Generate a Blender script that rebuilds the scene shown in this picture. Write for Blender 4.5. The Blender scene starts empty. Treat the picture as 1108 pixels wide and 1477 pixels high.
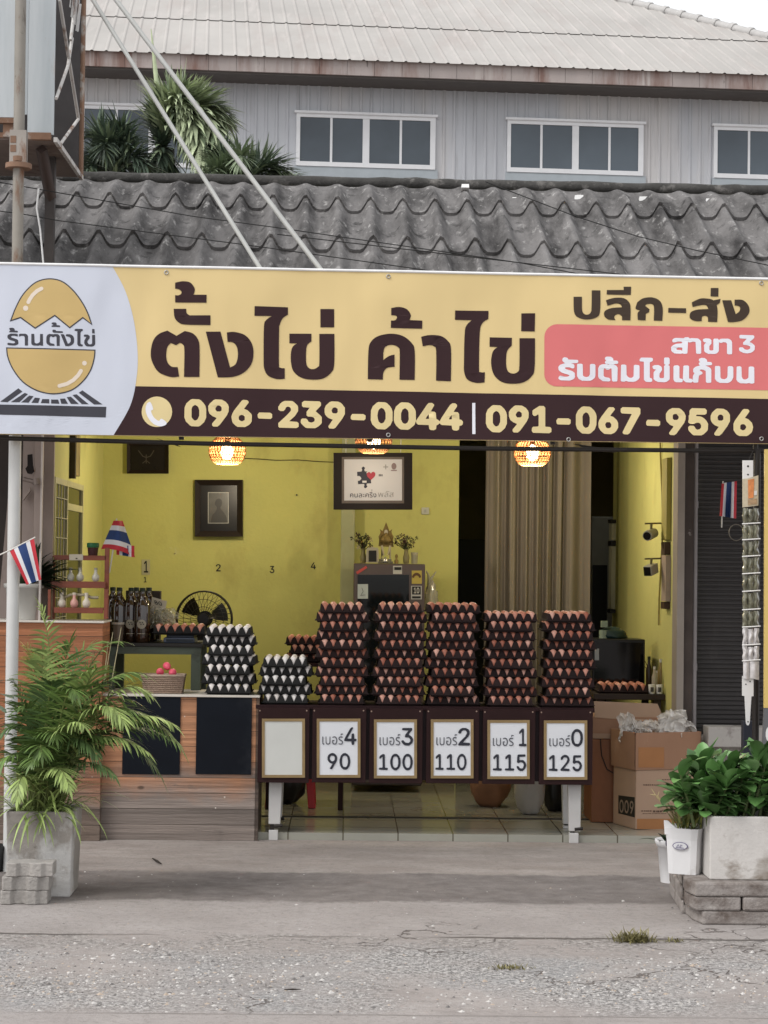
import bpy, bmesh, math, random, json
from mathutils import Vector, Matrix, noise
from mathutils.geometry import tessellate_polygon
sc = bpy.context.scene
C = sc.collection
rnd = random.Random(11)
R_ = math.radians
# ------------------------------------------------------------------ camera
FPX, W0, H0 = 2800.0, 1108.0, 1477.0
CAM = Vector((0.0, -10.57, 1.5))
YAW, PITCH, ROLL = math.atan(53.05/FPX), math.atan(77.2/FPX), 0.0124
Fv = Vector((math.sin(YAW)*math.cos(PITCH), math.cos(YAW)*math.cos(PITCH), math.sin(PITCH)))
_r0 = Vector((math.cos(YAW), -math.sin(YAW), 0))
_u0 = _r0.cross(Fv)
Rv = _r0*math.cos(ROLL) + _u0*math.sin(ROLL)
Uv = _u0*math.cos(ROLL) - _r0*math.sin(ROLL)
cd = bpy.data.cameras.new("camera"); co = bpy.data.objects.new("camera", cd); C.objects.link(co)
m = Matrix((( Rv.x, Uv.x, -Fv.x, CAM.x), (Rv.y, Uv.y, -Fv.y, CAM.y), (Rv.z, Uv.z, -Fv.z, CAM.z), (0, 0, 0, 1)))
co.matrix_world = m
cd.sensor_fit = 'VERTICAL'; cd.sensor_height = 24.0; cd.lens = 24.0*FPX/H0
cd.clip_start = 0.1; cd.clip_end = 1500
sc.camera = co
# ------------------------------------------------------------------ sky, sun, exposure
SUN_EL, SUN_AZ = R_(48), R_(235)          # sun high behind the camera, a thick overcast
wd = bpy.data.worlds.new("World"); sc.world = wd; wd.use_nodes = True
nt = wd.node_tree; nt.nodes.clear()
sky = nt.nodes.new('ShaderNodeTexSky'); sky.sky_type = 'NISHITA'; sky.sun_disc = False
sky.sun_elevation = SUN_EL; sky.sun_rotation = SUN_AZ; sky.air_density = 1.0; sky.dust_density = 4.0; sky.ozone_density = 1.0
hs = nt.nodes.new('ShaderNodeHueSaturation'); hs.inputs['Saturation'].default_value = 0.12; hs.inputs['Value'].default_value = 1.5
bg = nt.nodes.new('ShaderNodeBackground'); bg.inputs['Strength'].default_value = 0.115
wo = nt.nodes.new('ShaderNodeOutputWorld')
cl = nt.nodes.new('ShaderNodeMix'); cl.data_type = 'RGBA'; cl.inputs['Factor'].default_value = .70; cl.inputs['B'].default_value = (8.8, 8.9, 9.1, 1)   # cloud deck over the clear sky
nt.links.new(sky.outputs[0], hs.inputs['Color']); nt.links.new(hs.outputs[0], cl.inputs['A']); nt.links.new(cl.outputs['Result'], bg.inputs['Color']); nt.links.new(bg.outputs[0], wo.inputs[0])
sd = bpy.data.lights.new("sun", 'SUN'); sd.energy = 1.5; sd.angle = R_(28); sd.color = (1, .97, .93)
so = bpy.data.objects.new("sun", sd); C.objects.link(so)
_s = Vector((math.sin(SUN_AZ)*math.cos(SUN_EL), math.cos(SUN_AZ)*math.cos(SUN_EL), math.sin(SUN_EL)))
so.rotation_euler = _s.to_track_quat('Z', 'Y').to_euler(); so.location = (0, -20, 30)
sc.view_settings.view_transform = 'Standard'; sc.view_settings.look = 'None'
sc.view_settings.exposure = 0.22; sc.view_settings.gamma = 1
sc.cycles.use_denoising = True
LAMP_W = 20.0                               # lit pendant lamps (watts each)
sc.cycles.max_bounces = 8; sc.cycles.sample_clamp_indirect = 6
# ------------------------------------------------------------------ pixel <-> place helpers
def ray(x, y): return Fv + Rv*((x-W0/2)/FPX) - Uv*((y-H0/2)/FPX)
def P(x, y, Y):
    d = ray(x, y); return CAM + d*((Y-CAM.y)/d.y)
def PG(x, y, z=0.0):
    d = ray(x, y); return CAM + d*((z-CAM.z)/d.z)
def PL(x, y, p, n):
    d = ray(x, y); return CAM + d*((p-CAM).dot(n)/d.dot(n))
def ppm(Y): return FPX/(Y-CAM.y)
def lin(r, g, b, k=1.0):
    f = lambda c: (c/12.92 if c <= .04045 else ((c+.055)/1.055)**2.4)
    return (f(r/255)*k, f(g/255)*k, f(b/255)*k)
# ------------------------------------------------------------------ mesh builder
def wl(o):
    v = Vector((0, 0, 0))
    while o is not None:
        v += o.location; o = o.parent
    return v
class MB:
    def __init__(s): s.v = []; s.f = []; s.m = []; s.sm = []
    def add(s, vs, fs, mi=0, smooth=False):
        n = len(s.v); s.v += [Vector(v) for v in vs]
        for f in fs: s.f.append([i+n for i in f]); s.m.append(mi); s.sm.append(smooth)
        return s
    def box(s, x0, x1, y0, y1, z0, z1, mi=0):
        return s.hexa([(x0,y0,z0),(x1,y0,z0),(x1,y1,z0),(x0,y1,z0),(x0,y0,z1),(x1,y0,z1),(x1,y1,z1),(x0,y1,z1)], mi)
    def hexa(s, p, mi=0):
        return s.add(p, [(3,2,1,0),(4,5,6,7),(0,1,5,4),(1,2,6,5),(2,3,7,6),(3,0,4,7)], mi)
    def quad(s, a, b, c, d, mi=0): return s.add([a,b,c,d], [(0,1,2,3)], mi)
    def slab(s, a, b, c, d, ext, mi=0):
        e = Vector(ext); q = [Vector(k) for k in (a,b,c,d)]
        return s.hexa(q+[k+e for k in q], mi)
    def prism(s, pts, ext, mi=0):
        e = Vector(ext); p = [Vector(q) for q in pts]; n = len(p)
        return s.add(p+[q+e for q in p], [tuple(range(n-1,-1,-1)), tuple(range(n,2*n))]+[(i,(i+1)%n,(i+1)%n+n,i+n) for i in range(n)], mi)
    def tube(s, path, r, n=8, mi=0, caps=True, smooth=True, closed=False):
        path = [Vector(p) for p in path]; k = len(path); rs = r if isinstance(r,(list,tuple)) else [r]*k
        vs = []; ref = None
        for i, p in enumerate(path):
            if closed: t = path[(i+1)%k]-path[i-1]
            else: t = path[min(i+1,k-1)]-path[max(i-1,0)]
            t.normalize()
            if ref is None:
                ref = Vector((0,0,1)) if abs(t.z) < .9 else Vector((1,0,0))
            a = t.cross(ref)
            if a.length < 1e-6: a = t.orthogonal()
            a.normalize(); b = a.cross(t); ref = b
            for j in range(n):
                g = 2*math.pi*j/n; vs.append(p+(a*math.cos(g)+b*math.sin(g))*rs[i])
        fs = []
        for i in range(k if closed else k-1):
            i2 = (i+1)%k
            for j in range(n): fs.append((i*n+j, i*n+(j+1)%n, i2*n+(j+1)%n, i2*n+j))
        s.add(vs, fs, mi, smooth)
        if caps and not closed:
            s.add(vs[:n], [tuple(range(n-1,-1,-1))], mi); s.add(vs[-n:], [tuple(range(n))], mi)
        return s
    def lathe(s, c, prof, n=20, mi=0, smooth=True, sx=1., sy=1., rot=0.):
        c = Vector(c); vs = []; fs = []
        for r, z in prof:
            for j in range(n):
                g = 2*math.pi*j/n+rot; vs.append(c+Vector((r*sx*math.cos(g), r*sy*math.sin(g), z)))
        for i in range(len(prof)-1):
            for j in range(n): fs.append((i*n+j, i*n+(j+1)%n, (i+1)*n+(j+1)%n, (i+1)*n+j))
        s.add(vs, fs, mi, smooth)
        if prof[0][0] > 1e-4: s.add(vs[:n], [tuple(range(n-1,-1,-1))], mi)
        if prof[-1][0] > 1e-4: s.add(vs[-n:], [tuple(range(n))], mi)
        return s
    def grid(s, fn, nu, nv, mi=0, smooth=True, mif=None):
        vs = [fn(i/nu, j/nv) for j in range(nv+1) for i in range(nu+1)]
        n = len(s.v); s.v += [Vector(v) for v in vs]
        for j in range(nv):
            for i in range(nu):
                a = n+j*(nu+1)+i
                s.f.append([a, a+1, a+nu+2, a+nu+1]); s.m.append(mif(i/nu, j/nv) if mif else mi); s.sm.append(smooth)
        return s
    def mesh(s, name, mats, off):
        me = bpy.data.meshes.new(name)
        me.from_pydata([tuple(v-off) for v in s.v], [], s.f)
        for mt in (mats if isinstance(mats,(list,tuple)) else [mats]): me.materials.append(mt)
        me.polygons.foreach_set('material_index', s.m); me.polygons.foreach_set('use_smooth', s.sm)
        me.update(); return me
    def build(s, name, mats, parent=None, label=None, base=None, bevel=0):
        if parent is not None: off = wl(parent)
        elif base is not None: off = Vector(base)
        else:
            xs = [v.x for v in s.v]; ys = [v.y for v in s.v]
            off = Vector(((min(xs)+max(xs))/2, (min(ys)+max(ys))/2, min(v.z for v in s.v)))
        me = s.mesh(name, mats, off)
        if bevel:
            bm = bmesh.new(); bm.from_mesh(me); bmesh.ops.remove_doubles(bm, verts=bm.verts, dist=1e-5)
            es = [e for e in bm.edges if len(e.link_faces) == 2 and e.calc_face_angle(0) > .5]
            bmesh.ops.bevel(bm, geom=es, offset=bevel, segments=2, profile=.5, affect='EDGES', clamp_overlap=True)
            bm.to_mesh(me); bm.free()
        o = bpy.data.objects.new(name, me); C.objects.link(o)
        if parent is not None: o.parent = parent
        else: o.location = off
        if label: o['label'] = label
        return o
def tag(o, label, cat, group=None):
    o['label'] = label; o['category'] = cat
    if group: o['group'] = group
    return o
def kind(o, k): o['kind'] = k; return o
def thing(name, label, cat, loc, group=None):
    o = bpy.data.objects.new(name, None); C.objects.link(o); o.location = Vector(loc); o.empty_display_size = .1
    return tag(o, label, cat, group)
# ------------------------------------------------------------------ materials
def mat(name, col, rough=.6, var=.12, scale=6., bump=0., bscale=40., metal=0., dirt=(), stretch=(1,1,1), objr=0., isl=0., coat=0., emis=0., spec=.35, trans=0., alpha=1., bstretch=None):
    """noise-varied base colour, any number of stain layers (colour, low, high, scale, stretch), bump"""
    mt = bpy.data.materials.new(name); mt.use_nodes = True
    n = mt.node_tree.nodes; L = mt.node_tree.links; b = n['Principled BSDF']
    tc = n.new('ShaderNodeTexCoord'); src = tc.outputs['Object']
    if objr or isl:
        oi = n.new('ShaderNodeObjectInfo'); ge = n.new('ShaderNodeNewGeometry')
        ad = n.new('ShaderNodeMath'); ad.operation = 'ADD'
        L.new(oi.outputs['Random'], ad.inputs[0]); L.new(ge.outputs['Random Per Island'], ad.inputs[1])
        fr = n.new('ShaderNodeMath'); fr.operation = 'FRACT'; L.new(ad.outputs[0], fr.inputs[0]); rv = fr.outputs[0]
        va = n.new('ShaderNodeVectorMath'); va.operation = 'ADD'
        sc_ = n.new('ShaderNodeMath'); sc_.operation = 'MULTIPLY'; sc_.inputs[1].default_value = 37.0; L.new(rv, sc_.inputs[0])
        L.new(src, va.inputs[0]); L.new(sc_.outputs[0], va.inputs[1]); src = va.outputs[0]
    def nz(s, st, det=5., r=.6):
        mp = n.new('ShaderNodeMapping'); mp.inputs['Scale'].default_value = st; L.new(src, mp.inputs[0])
        t = n.new('ShaderNodeTexNoise'); t.inputs['Scale'].default_value = s; t.inputs['Detail'].default_value = det; t.inputs['Roughness'].default_value = r
        L.new(mp.outputs[0], t.inputs['Vector']); return t.outputs[0]
    def mr(o, a, b_, c, d):
        q = n.new('ShaderNodeMapRange'); q.inputs[1].default_value = a; q.inputs[2].default_value = b_; q.inputs[3].default_value = c; q.inputs[4].default_value = d
        L.new(o, q.inputs[0]); return q.outputs[0]
    def mul(c, f):
        q = n.new('ShaderNodeVectorMath'); q.operation = 'SCALE'; L.new(f, q.inputs['Scale'])
        if isinstance(c, tuple): q.inputs[0].default_value = c
        else: L.new(c, q.inputs[0])
        return q.outputs[0]
    cur = mul(tuple(col), mr(nz(scale, stretch), .25, .75, 1-var, 1+var))
    if objr: cur = mul(cur, mr(rv, 0, 1, 1-objr, 1+objr))
    elif isl: cur = mul(cur, mr(rv, 0, 1, 1-isl, 1+isl))
    for (dc, lo, hi, ds, dst) in dirt:
        f = mr(nz(ds, dst, 7., .65), lo, hi, 0, 1)
        x = n.new('ShaderNodeMix'); x.data_type = 'RGBA'; L.new(f, x.inputs['Factor']); L.new(cur, x.inputs['A']); x.inputs['B'].default_value = (*dc, 1)
        cur = x.outputs['Result']
    L.new(cur, b.inputs['Base Color'])
    b.inputs['Roughness'].default_value = rough; b.inputs['Metallic'].default_value = metal; b.inputs['Specular IOR Level'].default_value = spec
    b.inputs['Coat Weight'].default_value = coat; b.inputs['Transmission Weight'].default_value = trans; b.inputs['Alpha'].default_value = alpha
    if emis: b.inputs['Emission Color'].default_value = (*col, 1); b.inputs['Emission Strength'].default_value = emis
    if bump:
        bp = n.new('ShaderNodeBump'); bp.inputs['Strength'].default_value = min(bump,1.); bp.inputs['Distance'].default_value = .01*max(1,bump)
        L.new(nz(bscale, bstretch or stretch, 6.), bp.inputs['Height']); L.new(bp.outputs[0], b.inputs['Normal'])
    return mt
MT = {}
def mm(key, *a, **k):
    if key not in MT: MT[key] = mat(key, *a, **k)
    return MT[key]
# ------------------------------------------------------------------ flat graphics
def smooth_loop(pts, n=5):
    N = len(pts); out = []
    cor = [len(p) > 2 for p in pts]; q = [Vector((p[0], p[1])) for p in pts]
    for i in range(N):
        j = (i+1) % N; a, b = q[i], q[j]
        if cor[i] and cor[j]: out.append(a); continue
        pa = a+(a-b)*.0 if cor[i] else q[i-1]
        pb = b if cor[j] else q[(j+1) % N]
        m0 = (b-pa)*.5 if not cor[i] else (b-a)*.6
        m1 = (pb-a)*.5 if not cor[j] else (b-a)*.6
        for k in range(n):
            t = k/n; t2 = t*t; t3 = t2*t
            out.append(a*(2*t3-3*t2+1)+m0*(t3-2*t2+t)+b*(-2*t3+3*t2)+m1*(t3-t2))
    return [(p.x, p.y) for p in out]
def refine(pts, tris, lim):
    """split long edges until every triangle is small enough to follow a rippled sheet"""
    pts = [tuple(p) for p in pts]
    for _ in range(12):
        mid = {}; out = []; far = lambda a, b: (pts[a][0]-pts[b][0])**2+(pts[a][1]-pts[b][1])**2 > lim*lim
        def mp(a, b):
            k = (min(a,b), max(a,b))
            if k not in mid: pts.append(((pts[a][0]+pts[b][0])/2, (pts[a][1]+pts[b][1])/2)); mid[k] = len(pts)-1
            return mid[k]
        for a, b, c in tris:
            f = [far(a,b), far(b,c), far(c,a)]
            n = sum(f)
            if n == 0: out.append((a,b,c)); continue
            while not (f[0] and (n != 2 or f[1])): a, b, c = b, c, a; f = f[1:]+f[:1]
            x = mp(a,b)
            if n == 1: out += [(a,x,c),(x,b,c)]
            elif n == 2: y = mp(b,c); out += [(a,x,c),(x,y,c),(x,b,y)]
            else: y = mp(b,c); z = mp(c,a); out += [(a,x,z),(x,b,y),(z,y,c),(x,y,z)]
        if len(out) == len(tris): break
        tris = out
    return pts, tris
def flat_mb(mb, loops, pf, off, mi=0):
    def area(l): return sum(l[i-1][0]*l[i][1]-l[i][0]*l[i-1][1] for i in range(len(l)))/2
    def inside(p, l):
        c = False
        for i in range(len(l)):
            (x0,y0),(x1,y1) = l[i-1], l[i]
            if (y0 > p[1]) != (y1 > p[1]) and p[0] < (x1-x0)*(p[1]-y0)/(y1-y0)+x0: c = not c
        return c
    ls = sorted(loops, key=lambda l: -abs(area(l))); groups = []
    for l in ls:                                            # each outline with its own holes
        own = [g for g in groups if inside(l[0], g[0]) and not any(inside(l[0], h) for h in g[1:])]
        if own: own[-1].append(l)
        else: groups.append([l])
    for g in groups:
        k = 60.0; ox, oy = g[0][0]
        tr = tessellate_polygon([[Vector(((x-ox)*k, -(y-oy)*k, 0)) for x, y in l] for l in g]); al = [p for l in g for p in l]
        if getattr(pf, 'lim', 0): al, tr = refine(al, [tuple(t) for t in tr], pf.lim)
        mb.add([pf(x, y, off) for x, y in al], [t[::-1] for t in tr], mi, bool(getattr(pf, 'lim', 0)))
    return mb
def flat(name, loops, pf, off, mt, parent, label=None):
    return flat_mb(MB(), loops, pf, off).build(name, mt, parent, label)
def stroke(pts, w):
    """round-ended thick polyline as one polygon"""
    q = [Vector(p) for p in pts]; L = []; Rr = []
    for i, p in enumerate(q):
        t = (q[min(i+1,len(q)-1)]-q[max(i-1,0)]).normalized(); nn = Vector((-t.y, t.x))*w/2
        L.append(p+nn); Rr.append(p-nn)
    def cap(c, d, a0):
        return [c+Vector((math.cos(a), math.sin(a)))*w/2 for a in [a0+math.pi*k/6 for k in range(1,6)]]
    t1 = (q[-1]-q[-2]).normalized(); t0 = (q[1]-q[0]).normalized()
    e = cap(q[-1], t1, math.atan2(t1.y,t1.x)+math.pi/2); e.reverse()
    e = [q[-1]+Vector((math.cos(a), math.sin(a)))*w/2 for a in [math.atan2(t1.y,t1.x)+math.pi/2-math.pi*k/6 for k in range(1,6)]]
    st = [q[0]+Vector((math.cos(a), math.sin(a)))*w/2 for a in [math.atan2(-t0.y,-t0.x)+math.pi/2-math.pi*k/6 for k in range(1,6)]]
    return [(v.x, v.y) for v in L+e+Rr[::-1]+st]
def circ(cx, cy, r, n=28, ry=None): return [(cx+r*math.cos(2*math.pi*i/n), cy+(ry or r)*math.sin(2*math.pi*i/n)) for i in range(n)]
def grow(loop, d):
    n = len(loop); q = [Vector(p) for p in loop]; A = sum(q[i].x*q[(i+1)%n].y-q[(i+1)%n].x*q[i].y for i in range(n)); sg = 1 if A > 0 else -1
    out = []
    for i in range(n):
        a = (q[i]-q[i-1]).normalized(); b = (q[(i+1)%n]-q[i]).normalized()
        na = Vector((a.y,-a.x))*sg; nb = Vector((b.y,-b.x))*sg; mn = na+nb
        if mn.length < 1e-4: mn = na
        mn.normalize(); k = d/max(.45, mn.dot(na)); out.append(q[i]+mn*k)
    return [(p.x, p.y) for p in out]
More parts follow.
